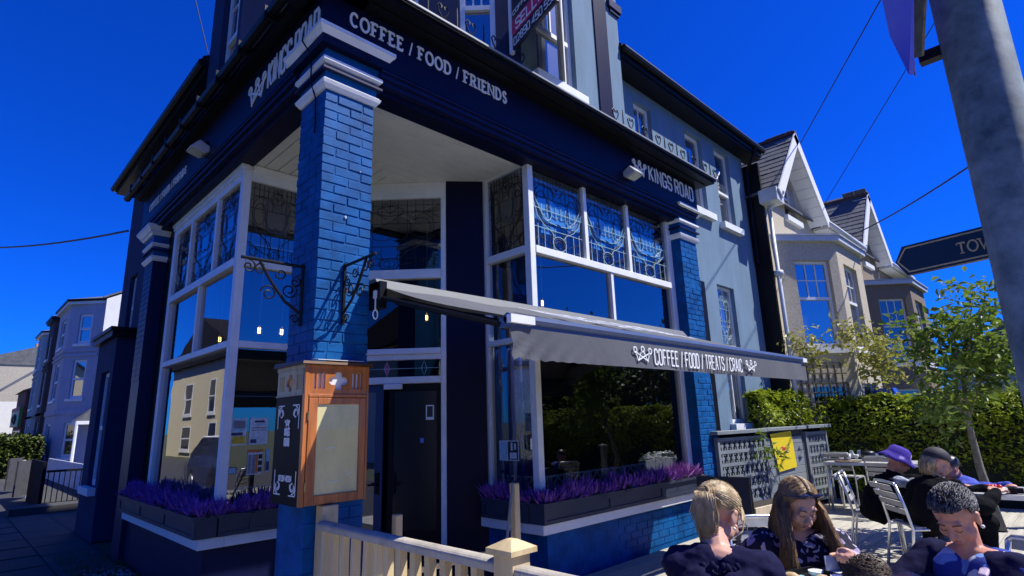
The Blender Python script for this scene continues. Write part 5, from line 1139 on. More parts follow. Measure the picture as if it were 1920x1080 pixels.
m = MB(); cx = sum(a for a, b in sgn_)/5; cz = (zt_+zb_)/2; ins = lambda a, b: (a+(.008 if a < al+.001 else -.008), b+(.008 if b < cz-.001 else -.008 if b > cz+.001 else 0))
strip(m, lambda a, b, d: FP(a, b, d), [ins(*q) for q in sgn_]+[ins(*sgn_[0])], .004, .0005, .002); m.build('gold_edge', M('sign_gold', (.42, .32, .16), .5, .1), sb)
ta, tz0 = FP.ab(1797, 470); tb_, _ = FP.ab(1857, 470); h_ = .34*(zt_-zb_)
text(FP, ta, cz-h_/2-.002, 'TOWN', h_, (tb_-ta)*.27, (tb_-ta)*.075, h_*.15, MATS['sign_gold'], sb, font=GS, serif=True, d=.0008, t=.002, widths={'W': 1.5, 'O': 1.2})
m = MB(); FP.box(m, -.03, .1, cz-.04, cz+.04, -.05, -.021); m.build('clamp', black, sb)
us = thing('upper_sign', 'sky-reflecting blue-violet sign blade with pointed lower corner high on the steel post', 'sign', (PX-.1, PY+.1, 2.5))
UP = Pl((PX-.13, PY+.09, 0), (math.cos(rad(28)), math.sin(rad(28)), 0)); 
if UP.n.dot(fw) > 0: UP.n = -UP.n
q = [UP.ab(*p) for p in ((1663, 0), (1677, 66), (1714, 139), (1719, 0))]; k = 1.0
up_ = [(q[0][0], q[0][1]+.35), q[0], q[1], q[2], q[3], (q[3][0], q[3][1]+.35)]
pm2 = M('sky_reflection_blue', (.05, .08, .70), .3, .15, 3)  # blue of the reflected sky put into the blade colour
MB().prism([UP(a, b, 0) for a, b in up_], UP.n*-.012).build('blade', pm2, us)
m = MB(); strip(m, lambda a, b, d: UP(a, b, d), [up_[2], up_[3], up_[5]], .008, .001, .004); m.build('pale_edge', M('sign_edge_lilac', (.35, .25, .55), .4), us)
UP = Pl(UP.o-UP.n*.016, UP.r); UP.n = -UP.n if UP.n.dot(fw) > 0 else UP.n
q2 = [UP.ab(*p) for p in ((1719, 0), (1719, 108), (1733, 104), (1738, 0))]
MB().prism([UP(a, b, 0) for a, b in [(q2[0][0], q2[0][1]+.3), *q2[:2], q2[2], q2[3], (q2[3][0], q2[3][1]+.3)]], UP.n*-.006).build('grey_bracket', M('bracket_grey', (.10, .095, .06), .8, .5, 30, .4, 50), us)
m = MB(); z_ = UP.ab(1740, 25)[1]; m.box((PX-.015, PY+.05, z_-.015), (PX+.015, PY+.12, z_+.015)); m.build('clamp', black, us)
# ================================================================== NEIGHBOURS ON THE RIGHT
def pebble(name, c):
    m = M(name, c, .9, .25, 38, .8, 60, col2=tuple(min(1, x*1.4) for x in c)); return m
peb = pebble('pebbledash_buff', (.44, .385, .28)); pebg = pebble('pebbledash_grey', (.19, .15, .10))
lamw = M('bargeboard_white', (.78, .78, .76), .5, .05, 4); gutw = M('gutter_grey_white', (.5, .53, .56), .5, .1)
def slates(P, a0, a1, b0, b1, parent, w_=.30, e=.19, name='slate', joined=False):
    n = int(math.ceil((b1-b0)/e)); allm = MB(); cache = {}
    for j in range(n):
        x = a0-(w_/2 if j % 2 else 0)
        while x < a1-.02:
            xa, xb = max(x, a0), min(x+w_, a1); x += w_
            if xb-xa < .03: continue
            t0 = .020; lift = rng.normal(0, .0022)
            q = MB(); f = lambda a, b, d: V((a, b, d))
            b_ = b0+j*e
            if joined: 
                allm.hexa([P(xa+.003, b_, .004+lift), P(xb-.003, b_, .004+lift), P(xb-.003, b_, .018+lift), P(xa+.003, b_, .018+lift), P(xa+.003, b_+e*1.25, -.004), P(xb-.003, b_+e*1.25, -.004), P(xb-.003, b_+e*1.25, .004), P(xa+.003, b_+e*1.25, .004)]); continue
            key = round(xb-xa, 3)
            if key not in cache:
                L = xb-xa; PO = Pl((0, 0, 0), P.r, P.u); PO.n = P.n
                q.hexa([PO(.003, 0, .004), PO(L-.003, 0, .004), PO(L-.003, 0, .018), PO(.003, 0, .018), PO(.003, e*1.25, -.004), PO(L-.003, e*1.25, -.004), PO(L-.003, e*1.25, .004), PO(.003, e*1.25, .004)])
                me = q.mesh(name); me.materials.append(slate); cache[key] = me
            link(name, cache[key], parent, P(xa, b_, lift))
    if joined: allm.build('slate_courses', slate, parent, fix=False)['kind'] = 'stuff'
def gabled(label, x0, pebm, bayx, ez, az_, gx, near, pane_bars):
    """semi-detached villa: gable to the front, canted two-storey bay before it"""
    t = thing('pebbledash_house', label, 'house', (x0, 0, 0)); P = Pl((0, 0, 0), (1, 0, 0)); gl_, gr_, gc = gx[0], gx[1], (gx[0]+gx[1])/2
    x1 = x0+5.6
    ow = (gc-.2, 5.62, gc+.5, 6.68)
    # front wall and the gable above it
    wall(P, x0, x1, 0, ez-.15, [], 'front_wall', pebm, t)
    m = MB(); hw = (gr_-gl_)/2; gz = az_-.12
    f = lambda x: ez-.15+(gz-ez+.15)*(1-abs(x-gc)/hw)
    xs = [gl_, ow[0], gc, ow[2], gr_]
    m.add([P(gl_, ez-.15), P(ow[0], ez-.15), P(ow[0], f(ow[0])), ], [(0, 1, 2)]); m.add([P(ow[2], ez-.15), P(gr_, ez-.15), P(ow[2], f(ow[2]))], [(0, 1, 2)])
    m.add([P(ow[0], ow[3]), P(ow[2], ow[3]), P(ow[2], f(ow[2])), P(gc, f(gc)), P(ow[0], f(ow[0]))], [(0, 1, 2, 3, 4)])
    m.build('gable', pebm, t, fix=False)
    wall(P, ow[0], ow[2], ez-.15, ow[3], [(ow[0], ez-.149, ow[2], ow[3])], 'gable_reveal', M('pale_reveal', (.5, .5, .47), .7), t, rev=.16)
    m = MB(); pts = [(gc-.35+.15+.35+.33*math.cos(a)-.0, 6.3+.36*math.sin(a)) for a in np.linspace(0, math.pi, 13)]
    sash(P, ow, t, rev=.16, fr=.06, gl=fpane, sill=True, silld=.08, top=(1, 0))
    m = MB()
    for k in range(12):
        a, b = np.linspace(0, math.pi, 13)[k:k+2]; cx = (ow[0]+ow[2])/2; r_ = .355; zc = ow[3]-.36
        m.hexa([P(cx+r_*math.cos(a), zc+r_*math.sin(a), -.14), P(cx+r_*math.cos(b), zc+r_*math.sin(b), -.14), P(cx+.36*math.cos(b), ow[3]+.01, -.14), P(cx+.36*math.cos(a), ow[3]+.01, -.14), P(cx+r_*math.cos(a), zc+r_*math.sin(a), -.01), P(cx+r_*math.cos(b), zc+r_*math.sin(b), -.01), P(cx+.36*math.cos(b), ow[3]+.01, -.01), P(cx+.36*math.cos(a), ow[3]+.01, -.01)])
    m.build('arch_head', pebm, t)
    # gable roof with overhang, bargeboards and boarded soffit
    ya, yb = -.35, 4.5
    for s in (-1, 1):
        xe = gl_ if s < 0 else gr_; E = V((xe, ya, ez)); A = V((gc, ya, az_)); sl_ = (A-E); Ls = sl_.length; u = sl_.normalized()
        R = Pl(E, (0, 1, 0), u)
        if R.n.z < 0: R.n = -R.n
        m = MB(); R.box(m, 0, yb-ya, -.05, Ls, -.05, -.006); rf = m.build('roof', roofd, t)
        slates(R, 0.0, (2.4 if near else 2.6) if s < 0 else .6, -.05, Ls-.02, rf, joined=not (near and s < 0))
        B = Pl(E, V((0, 0, 0))+V((1, 0, 0))*(-s), (0, 0, 1)); 
        m = MB(); n_ = R.n
        m.hexa([E+V((0, -.03, 0))-u*.08-n_*.20, E+V((0, -.002, 0))-u*.08-n_*.20, E+V((0, -.002, 0))-u*.08+n_*.03, E+V((0, -.03, 0))-u*.08+n_*.03, A+V((0, -.03, 0))-n_*.20*1-V((0, 0, .0)), A+V((0, -.002, 0))-n_*.20, A+V((0, -.002, 0))+n_*.03, A+V((0, -.03, 0))+n_*.03])
        m.build('bargeboard', lamw, t)
        nb = 9
        for i in range(nb):
            b0, b1 = Ls*i/nb, Ls*(i+1)/nb-.008; m = MB(); R.box(m, .002, .36, b0, b1, -.2, -.186); m.build('soffit_board', lamw, t)
    m = MB(); m.box((gc-.05, ya-.03, az_+.0), (gc+.05, yb, az_+.06)); m.build('ridge', M('ridge_tile', (.10, .05, .035), .7, .3), t)
    # main roof behind, eaves gutter between the gables
    m = MB(); m.prism([(x0, -.12, ez-.03), (x1, -.12, ez-.03), (x1, 5, ez+3.2), (x0, 5, ez+3.2)], (0, 0, .04)); m.build('main_roof', slate, t)
    m = MB(); m.box((gr_+.05, -.3, ez-.16), (x1, 0, ez-.10)); m.build('eaves', lamw, t)
    m = MB(); m.tube([(gr_-.05, -.36, ez-.08), (x1, -.36, ez-.10)], .06, 8); m.tube([(x0, -.36, ez-.08), (gl_+.1, -.36, ez-.08)], .055, 8); m.build('gutter', gutw, t, smooth=True)
    # canted bay
    b = [V((x, y, 0)) for x, y in bayx]; bt = 4.86
    for k in range(3):
        Q = Pl(b[k], b[k+1]-b[k]); W = (b[k+1]-b[k]).length
        if k == 0: wo = (W*.30, 2.78, W*.86, 4.48)
        elif k == 1: wo = (W*.2, 2.78, W*.72, 4.48)
        else: wo = (W*.25, 2.78, W*.8, 4.48)
        wall(Q, 0, W, 0, bt, [wo, (wo[0], .9, wo[2], 2.1)], 'bay_wall', pebm, t, rev=.13)
        sash(Q, wo, t, rev=.13, fr=.055, gl=mpane if near else fpane, top=(2, 1), mid=.56, sill=True, silld=.04); sash(Q, (wo[0], .9, wo[2], 2.1), t, rev=.13, fr=.05, gl=fpane, sill=True, silld=.04)
    m = MB(); m.prism([(b[0].x-.08, .0, bt), (b[1].x-.06, b[1].y-.1, bt), (b[2].x+.06, b[2].y-.1, bt), (b[3].x+.08, 0, bt)], (0, 0, .1)); m.build('bay_roof', gutw, t)
    m = MB(); m.prism([(b[0].x-.1, .0, bt+.101), (b[1].x-.07, b[1].y-.13, bt+.101), (b[2].x+.07, b[2].y-.13, bt+.101), (b[3].x+.1, 0, bt+.101)], (0, 0, .03)); m.build('bay_flashing', M('bay_lead', (.35, .37, .4), .5), t)
    return t
h2 = gabled('buff pebbledash house with white bargeboards and canted bay next to the cafe', 9.06, peb, [(9.23, 0), (10.30, -.8), (12.0, -.8), (12.9, 0)], 5.80, 7.44, (8.98, 11.85), True, 0)
m = MB(); m.tube([(9.1, -.08, 5.6), (9.1, -.08, 0)], .04, 8); m.tube([(9.1, -.3, 5.68), (9.1, -.08, 5.45)], .04, 8); m.lathe((9.1, -.08, 4.1), [(.05, 0), (.09, .05), (.09, .12)], 10); m.build('downpipe', gutw, h2, smooth=True)
m = MB(); m.hexa([(8.86, -.34, 5.55), (9.2, -.34, 5.52), (9.2, -.0, 5.52), (8.86, -.0, 5.55), (8.86, -.34, 5.80), (9.2, -.34, 5.80), (9.2, 0, 5.80), (8.86, 0, 5.80)]); m.build('eaves_box', gutw, h2)
h3 = gabled('darker grey-brown pebbledash house with matching gable further along', 14.72, pebg, [(15.3, 0), (16.15, -.9), (17.95, -.9), (18.7, 0)], 5.85, 7.58, (14.66, 17.55), False, 0)
# climber on a trellis under the near bay
tr_ = thing('trellis', 'square timber trellis on the wall under the nearer bay window', 'trellis', (9.3, -.3, 1.6)); Q = Pl((9.23, 0, 0), (1.07, -.8, 0)); m = MB()
for i in range(8): Q.box(m, .02+.14*i, .04+.14*i, 1.2, 2.5, .02, .035)
for i in range(8): Q.box(m, 0, 1.1, 1.25+.17*i, 1.27+.17*i, .036, .05)
m.build('lattice', M('trellis_wood', (.12, .11, .07), .8), tr_)
cm2 = leafmat('wisteria_leaf', (.22, .24, .04), (.42, .40, .09), 6, .35)
def climber(uvs, label, plane, size=.105):
    pts = []; t = thing('wall_climber', label, 'climbing plant', plane(0, 1))
    for u, v, n, s in uvs:
        n = int(n*.55); s *= .85
        pts.append(np.array(plane(*plane.ab(u, v), .16))+rng.normal(0, s, (n, 3))*np.array([1, 1, 1.0]))
    leaves(np.concatenate(pts), size, fold=.5).build('leaves', cm2, t, fix=False)
    m = MB()
    for (u, v, n, s), (u2, v2, n2, s2_) in zip(uvs[:-1], uvs[1:]): m.tube([plane(*plane.ab(u, v), .06), plane(*plane.ab(u2, v2), .06)], .012, 5)
    m.build('stem', bark, t); return t
climber([(1480, 650, 90, .16), (1500, 640, 110, .18), (1515, 655, 110, .18), (1520, 680, 50, .12)], 'yellow-green climber left of the trellis by the downpipe', Pl((9.23, -.1, 0), (1.07, -.8, 0)))
Q2 = Pl((9.7, -.95, 0), (1, -.12, 0))
climber([(1565, 625, 110, .16), (1585, 632, 160, .18), (1600, 645, 160, .2), (1618, 650, 160, .2), (1630, 632, 110, .16), (1640, 660, 160, .2), (1625, 680, 160, .2), (1650, 690, 160, .2), (1630, 705, 160, .18), (1655, 668, 120, .2), (1615, 668, 120, .16)], 'yellow-green climber spreading across the base of the nearer bay', Q2)
bb = thing('blue_bin', 'blue wheelie bin lid showing over the hedge', 'bin', (11.4, -1.5, 0)); p = hit(1660, 728, (11.4, -1.5, 0), (1, 0, 0)); m = MB(); m.hexa([(p.x-.15, p.y-.15, 0), (p.x+.15, p.y-.15, 0), (p.x+.15, p.y+.15, 0), (p.x-.15, p.y+.15, 0), (p.x-.17, p.y-.17, p.z-.08), (p.x+.17, p.y-.17, p.z-.08), (p.x+.17, p.y+.17, p.z-.08), (p.x-.17, p.y+.17, p.z-.08)]); blu = M('bin_blue', (.01, .07, .45), .45); m.build('bin_body', blu, bb); m = MB(); m.hexa([(p.x-.18, p.y-.18, p.z-.079), (p.x+.18, p.y-.18, p.z-.079), (p.x+.18, p.y+.18, p.z-.079), (p.x-.18, p.y+.18, p.z-.079), (p.x-.15, p.y-.15, p.z), (p.x+.15, p.y-.15, p.z), (p.x+.15, p.y+.15, p.z), (p.x-.15, p.y+.15, p.z)]); m.build('lid', blu, bb)
far = thing('far_cottage', 'low pale cottage far beyond the grey-brown house behind the young tree', 'house', (30, -3.6, 0)); m = MB(); m.box((30, -6, 0), (38, .5, 3.6)); m.build('wall', M('far_render', (.42, .42, .38), .8), far); m = MB(); m.prism([(29.7, -6.3, 3.601), (29.7, .8, 3.601), (29.7, -2.7, 5.6)], (8.6, 0, 0)); m.build('roof', slate, far)
# ================================================================== STREET ON THE LEFT
lilac = M('lilac_render', (.37, .38, .47), .8, .08, 3, .15, 60); gablew = M('white_render', (.72, .72, .68), .8, .06, 3); darkr = M('dark_brick', (.03, .028, .035), .85, .3, 12); teal = M('grey_teal_render', (.26, .34, .38), .8, .08, 3); brickr = M('red_brick', (.22, .07, .04), .85, .35, 20, .3, 60)
def terrace(label, x, y0, y1, ez, wallm, gm, bx, by0, by1, floors, name='terraced_house', wgl=mpane, roofh=2.2):
    """house with its front on x (facing -X) from y0 to y1 and a full-height canted bay out to bx"""
    t = thing(name, label, 'house', (x, y0, 0)); m = MB(); m.box((x, y0+.01, 0), (x+8, y1, ez)); m.build('front_wall', wallm, t)
    m = MB(); m.box((x+.01, y0, 0), (x+8, y0+.009, ez)); m.add([(x+.01, y0, ez), (x+8, y0, ez), (x+4, y0, ez+roofh)], [(0, 1, 2)]); m.build('gable_wall', gm, t, fix=False)
    m = MB(); m.prism([(x-.12, y0-.05, ez), (x+4, y0-.05, ez+roofh), (x+8.1, y0-.05, ez), (x+8.1, y0-.05, ez+.08), (x+4, y0-.05, ez+roofh+.1), (x-.12, y0-.05, ez+.08)], (0, y1-y0+.1, 0)); m.build('roof', slate, t)
    b = [V((x, by0, 0)), V((bx, by0+(x-bx)*1.3, 0)), V((bx, by1-(x-bx)*.9, 0)), V((x, by1, 0))]
    for k in range(3):
        Q = Pl(b[k+1], b[k]-b[k+1]); W = (b[k+1]-b[k]).length
        if Q.n.x > 0: Q.n = -Q.n
        ops = [(W*.30, z0, W*.70, z1) for z0, z1 in floors]
        wall(Q, 0, W, 0, ez-.15, ops, 'bay_wall', wallm, t, rev=.1)
        for i, o in enumerate(ops): sash(Q, o, t, rev=.1, fr=.09, gl=wgl if i else fpane, sill=True, silld=.07)
        m = MB()
        for z in [f[0]-.55 for f in floors[1:]]+[f[1]+.35 for f in floors[:-1]]: Q.box(m, 0, W, z, z+.1, 0, .05)
        if len(floors) > 1: m.build('string_course', wallm, t)['kind'] = 'stuff'
    m = MB(); m.prism([(b[0].x+.1, b[0].y-.15, ez-.15), (b[1].x-.15, b[1].y-.1, ez-.15), (b[2].x-.15, b[2].y+.1, ez-.15), (b[3].x+.1, b[3].y+.15, ez-.15)], (0, 0, .12)); m.build('bay_cornice', white if wallm is not darkr else black, t)
    m = MB(); m.prism([(b[0].x+.1, b[0].y-.2, ez-.029), (b[1].x-.2, b[1].y-.15, ez-.029), (b[2].x-.2, b[2].y+.15, ez-.029), (b[3].x+.1, b[3].y+.2, ez-.029)], (0, 0, .1)); m.build('bay_gutter', black, t)
    m = MB(); c = V((x+1.2, (by0+by1)/2, ez+.9)); q = [V((b[0].x+.1, b[0].y-.2, ez+.07)), V((b[1].x-.2, b[1].y-.15, ez+.07)), V((b[2].x-.2, b[2].y+.15, ez+.07)), V((b[3].x+.1, b[3].y+.2, ez+.07)), c]; m.add(q, [(0, 1, 4), (1, 2, 4), (2, 3, 4), (0, 4, 3)]); m.build('bay_roof', slate, t)
    return t
lh = terrace('lilac house with white gable and tall canted bay beyond the cafe', 2.55, 25.6, 33, 7.35, lilac, gablew, 1.55, 25.9, 31.5, [(.7, 2.1), (3.1, 4.75), (5.45, 6.75)])
m = MB(); m.prism([(2.0, 24.9, 2.15), (2.6, 24.9, 2.15), (2.6, 24.9, 2.75)], (0, 1.3, 0)); m.build('porch_roof', slate, lh); m = MB(); m.tube([(2.02, 24.95, 2.14), (2.02, 24.95, 0)], .06, 6); m.box((2.0, 24.9, 2.0), (2.56, 26.1, 2.14)); m.build('porch_frame', white, lh)
dh = terrace('dark painted house with a narrow bay between the lilac and grey-teal houses', 2.75, 33.1, 39, 7.75, darkr, darkr, 1.75, 33.3, 37.6, [(.7, 2.3), (3.2, 4.9), (5.6, 6.9)])
th_ = terrace('grey-teal painted house with bay, third along the street', 2.85, 39.1, 45.5, 7.75, teal, teal, 1.9, 39.3, 44.3, [(.7, 2.3), (3.2, 5.0), (5.6, 7.0)])
sh = thing('corner_shop', 'red brick shop front with a green signboard far down the left street', 'shop', (1.9, 46, 0)); m = MB(); m.box((1.9, 46, 0), (9, 52, 4.6)); m.build('wall', brickr, sh); m = MB(); m.prism([(1.7, 45.9, 4.601), (9, 45.9, 4.601), (5.4, 45.9, 6.2)], (0, 6.2, 0)); m.build('roof', slate, sh)
m = MB(); p = ax(70, 786, 0, 1.9); m.box((1.7, 46.05, 2.25), (1.88, 51.9, 3.5)); m.build('signboard', M('sign_green', (.16, .26, .05), .5, .1), sh); m = MB(); m.box((1.68, 46.04, 3.3), (1.699, 51.9, 3.55)); m.build('sign_red_band', prt['red'], sh); m = MB(); m.tube([(1.695, 48.9+1.1*math.cos(a), 2.75+.28*math.sin(a)) for a in np.linspace(0, 6.28, 17)[:-1]], .09, 5, closed=True); m.build('sign_emblem', prt['black'], sh)
m = MB(); m.box((1.89, 46.4, .4), (1.899, 51.4, 2.0)); m.build('shop_window', fpane, sh)
lw2 = thing('white_lowhouse', 'low white rendered house with slate roof beyond the shop', 'house', (.6, 56, 0)); m = MB(); m.box((.2, 56, 0), (9, 64, 4.3)); m.build('wall', gablew, lw2); m = MB(); m.prism([(.0, 55.9, 4.301), (.0, 64.2, 4.301), (3.5, 64.2, 7.2), (3.5, 55.9, 7.2)], (0, 0, .1)); m.build('roof', M('blue_slate', (.10, .12, .17), .7, .25), lw2)
bh = thing('brick_house', 'far terrace with grey flat-topped chimney block and red chimney at the street end', 'house', (0, 68, 0)); m = MB(); m.box((-1.2, 68, 0), (9, 80, 8.3)); m.build('wall', M('pale_stone', (.40, .36, .28), .85, .2, 8), bh); m = MB(); m.prism([(-1.4, 67.9, 8.301), (9, 67.9, 8.301), (9, 67.9, 8.8), (4, 67.9, 10.2)], (0, 12, 0)); m.build('roof', slate, bh)
m = MB(); m.box((3.6, 68.5, 8.0), (4.9, 70, 9.9)); m.box((3.5, 68.4, 9.901), (5.0, 70.1, 10.05)); 
for i in range(3): m.lathe((3.83+.42*i, 69.2, 10.051), [(.14, 0), (.11, .5)], 8)
m.build('chimney', M('pinkish_brick', (.42, .22, .15), .85, .2), bh); m = MB(); m.box((-1.5, 67.8, 7.0), (-.3, 70, 10.4)); m.build('grey_block', M('grey_stone', (.26, .25, .22), .9, .2), bh)
# garden gates, railings, low walls along the left pavement
rl = thing('iron_railing', 'black bar railing closing the front garden beyond the annexe', 'railing', (.4, 13.2, 0))
MB().box((.03, 13.15, .78), (1.6, 13.2, .83)).build('top_rail', iron, rl); MB().box((.03, 13.155, .1), (1.6, 13.195, .13)).build('bottom_rail', iron, rl)
bm2 = MB().tube([(0, 0, .131), (0, 0, .779)], .011, 5).mesh('bar'); bm2.materials.append(iron)
for i in range(15): link('bar', bm2, rl, (.07+.1*i, 13.175, 0))
MB().box((1.3, 13.6, 0), (1.34, 25, .75)).build('white_wall_panel', M('garden_wall_white', (.55, .56, .6), .8), None); o = bpy.data.objects['white_wall_panel']; o.name = 'garden_wall'; tag(o, 'low white garden wall running behind the black railing', 'wall')
bp = thing('dark_gate_panel', 'tall dark boarded panel at the end of the black railing', 'gate', (0, 13.2, 0)); MB().box((-.05, 13.18, 0), (.02, 15.6, 1.02)).build('panel', M('dark_board', (.008, .008, .014), .8, spec=.05), bp)
for i, (y, l) in enumerate(((16.6, 'grey garden gate standing ajar on the sunlit pavement, nearer one'), (19.2, 'grey garden gate standing open beyond the nearer gate'))):
    gt = thing('garden_gate', l, 'gate', (-.1, y, 0), 'open garden gates on the left street'); m = MB(); Q = Pl((.05, y, 0), (-.45, -.9, 0)); Q.box(m, 0, .75, .1, .98, -.02, .02); m.build('leaf', M('gate_grey', (.07, .07, .075), .85, .2, 8, spec=.1), gt); m = MB(); Q.box(m, -.12, -.02, 0, .9, -.05, .05); m.build('gatepost', gablew, gt)
hd2 = thing('street_hedge', 'rounded green garden hedge far along the left street', 'hedge', (.6, 30, 0)); pt = []
m = MB(); m.box((-.1, 27, 0), (1.2, 40, 1.5)); m.build('hedge_core', hcore, hd2)
n = 6000; pt = np.stack([rng.uniform(-.3, 1.3, n), rng.uniform(26.7, 40.3, n), rng.uniform(0, 1, n)], 1); sd = rng.random(n); pt[:, 2] = np.where(sd < .4, 1.55+rng.normal(0, .08, n), pt[:, 2]*1.55); pt[:, 0] = np.where((sd >= .4) & (sd < .7), -.15+rng.normal(0, .06, n), pt[:, 0]); pt[:, 1] = np.where(sd >= .7, 26.95+rng.normal(0, .06, n), pt[:, 1])
leaves(pt, .15).build('leaves', leafmat('street_hedge_leaf', (.05, .075, .01), (.12, .15, .02), 6, .2), hd2, fix=False)['kind'] = 'stuff'
st_ = tag(MB().box((-.6, 12.2, 0), (1.2, 12.9, .14)).build('stone_step', paving, None), 'broad stone step across the path before the black railing', 'step')
# ================================================================== ACROSS THE ROADS (seen in the window glass)
creamr = M('cream_render', (.66, .58, .38), .85, .06, 3)
def plainhouse(label, x0, x1, y0, y1, ez, rz, wm, wins, axis, name='house_opposite', chim=None):
    t = thing(name, label, 'house', ((x0+x1)/2, (y0+y1)/2, 0)); MB().box((x0, y0, 0), (x1, y1, ez)).build('wall', wm, t)
    m = MB()
    if axis == 'y': m.prism([(x0-.3, y0-.3, ez+.001), (x1+.3, y0-.3, ez+.001), ((x0+x1)/2, y0-.3, rz)], (0, y1-y0+.6, 0))
    else: m.prism([(x0-.3, y0-.3, ez+.001), (x0-.3, y1+.3, ez+.001), (x0-.3, (y0+y1)/2, rz)], (x1-x0+.6, 0, 0))
    m.build('roof', roofd, t)
    for P, op in wins: sash(P, op, t, rev=-.03, fr=.08, gl=fpane)
    if chim:
        cx, cy, cz = chim; m = MB(); m.box((cx-.35, cy-.6, cz-1.6), (cx+.35, cy+.6, cz)); 
        for i in range(4): m.lathe((cx, cy-.42+.28*i, cz+.001), [(.11, 0), (.09, .4)], 8)
        m.build('chimney', M('chimney_brick', (.10, .06, .05), .9, .2), t)
    return t
HP = Pl((-9, 0, 0), (0, -1, 0)); HP.n = V((1, 0, 0))
plainhouse('cream rendered house across the left road, mirrored in the bay window', -17, -9, 28.5, 41.5, 5.7, 8.6, creamr, [(HP, (-38.3, 2.6, -36.6, 4.6)), (HP, (-33.2, 2.6, -32.2, 4.6)), (HP, (-38.3, .4, -36.3, 1.9)), (HP, (-33, .2, -31.6, 2.1))], 'x', chim=(-10.5, 33, 8.9))
plainhouse('grey gabled house diagonally opposite the corner, mirrored over the door', -19, -11, -16, -8.6, 5.0, 8.2, gablew, [], 'x', chim=(-13, -8.9, 7.9))
plainhouse('dark villa with chimney stack across the side road', 24, 34, -30, -22, 6.2, 9.8, darkr, [], 'x', chim=(26.5, -25, 11.2))
def bigtree(p, h, r, n, label):
    t = thing('broad_tree', label, 'tree', p, 'garden trees across the side road'); p = V(p); MB().tube([p, p+V((.1, 0, h*.35)), p+V((.2, .1, h*.8))], .22, 8, r1=.05).build('trunk', bark, t, smooth=True); pts = []
    for _ in range(26):
        c = p+V((rng.normal(0, r*.55), rng.normal(0, r*.55), h*.58+rng.normal(0, h*.17))); pts.append(np.array(c)+rng.normal(0, r*.22, (n//26, 3)))
    leaves(np.concatenate(pts), .3).build('crown', leafmat('dark_leaf', (.02, .04, .01), (.05, .08, .02), 3) if 'dark_leaf' not in MATS else MATS['dark_leaf'], t, fix=False)
bigtree((19, -13, 0), 5.2, 2.2, 5200, 'broad dark tree across the side road, nearest the cafe'); bigtree((25, -14, 0), 5.6, 2.4, 5200, 'broad dark tree across the side road, second along'); bigtree((31, -15, 0), 6, 2.5, 4200, 'broad dark tree across the side road, furthest along')
# parked car by the kerb, mirrored in the left bay
car = thing('parked_car', 'dark blue hatchback with pale roof parked at the left kerb', 'car', (-3.6, 12.2, 0)); cb = M('car_navy', (.015, .025, .09), .25, .1, coat=.6); cx, y0, y1 = -3.6, 10.2, 14.3
sec = [(y0, .35, .62, .80), (y0+.25, .25, .72, .86), (y0+1.0, .22, .92, .88), (y0+2.6, .22, .98, .88), (y0+3.7, .25, .95, .86), (y1, .4, .7, .78)]
m = MB()
for y, zl, zu, hw in sec: m.v += [(cx-hw, y, zl), (cx+hw, y, zl), (cx+hw*1.0, y, (zl+zu)/2+.1), (cx+hw*.94, y, zu), (cx-hw*.94, y, zu), (cx-hw, y, (zl+zu)/2+.1)]
k = len(sec); m.f = [(i*6+j, i*6+(j+1) % 6, (i+1)*6+(j+1) % 6, (i+1)*6+j) for i in range(k-1) for j in range(6)]+[tuple(range(6))[::-1], tuple(range((k-1)*6, k*6))]; m.build('body', cb, car, smooth=False)
m = MB(); m.hexa([(cx-.8, y0+.95, .93), (cx+.8, y0+.95, .93), (cx+.8, y1-.3, .95), (cx-.8, y1-.3, .95), (cx-.62, y0+1.7, 1.40), (cx+.62, y0+1.7, 1.40), (cx+.62, y1-.75, 1.43), (cx-.62, y1-.75, 1.43)]); m.build('window', fpane, car); m = MB(); m.box((cx-.63, y0+1.65, 1.405), (cx+.63, y1-.7, 1.46)); m.build('roof', white, car, bevel=.02)
for sx in (-1, 1):
    for yy in (y0+.75, y1-.8):
        wq = MB().tube([(cx+sx*.66, yy, .31), (cx+sx*.87, yy, .31)], .31, 18).build('wheel', M('tyre', (.012, .012, .013), .8), car, smooth=False); MB().tube([(cx+sx*.871, yy, .31), (cx+sx*.88, yy, .31)], .19, 12).build('rim', alu, wq)
    MB().ell((cx+sx*.62, y0+.08, .66), .16, .08, .07).build('headlight', M('lamp_clear', (.7, .72, .75), .15), car, smooth=True)
# ================================================================== OVERHEAD WIRES
wm_ = M('cable_black', (.012, .012, .015), .6)
def wire(a, b, sag, r, label):
    a, b = V(a), V(b); pts = [a.lerp(b, i/20)-V((0, 0, sag*4*(i/20)*(1-i/20))) for i in range(21)]; o = MB().tube(pts, r, 5).build('overhead_cable', wm_, None, at=a); tag(o, label, 'cable', 'overhead cables')
p0 = ax(240, 433, 0, .28); wire(p0, dp(-140, 448, 22), .35, .022, 'sagging black cable running left from the far end of the cafe'); wire(dp(390, 100, 9.5), dp(352, -60, 9.5), 0, .008, 'thin cable above the left end of the roof')
wire(dp(1500, 270, 14.5), dp(1690, -70, 9), 0, .011, 'thin cable rising behind the first white gable'); wire(dp(1535, 400, 17), dp(1790, -20, 10), 0, .009, 'faint thin cable rising between the two gables'); wire(dp(1596, 442, 14), dp(1960, 212, 6.5), .1, .014, 'thick cable running right from the first house over the finger sign')
for v, d, l in ((690, 60, 'faint distant cable low over the left roofs'), (672, 60, 'uppermost faint distant cable over the left roofs')): wire(dp(-60, v, d), dp(110, v-8, d), .3, .03, l)
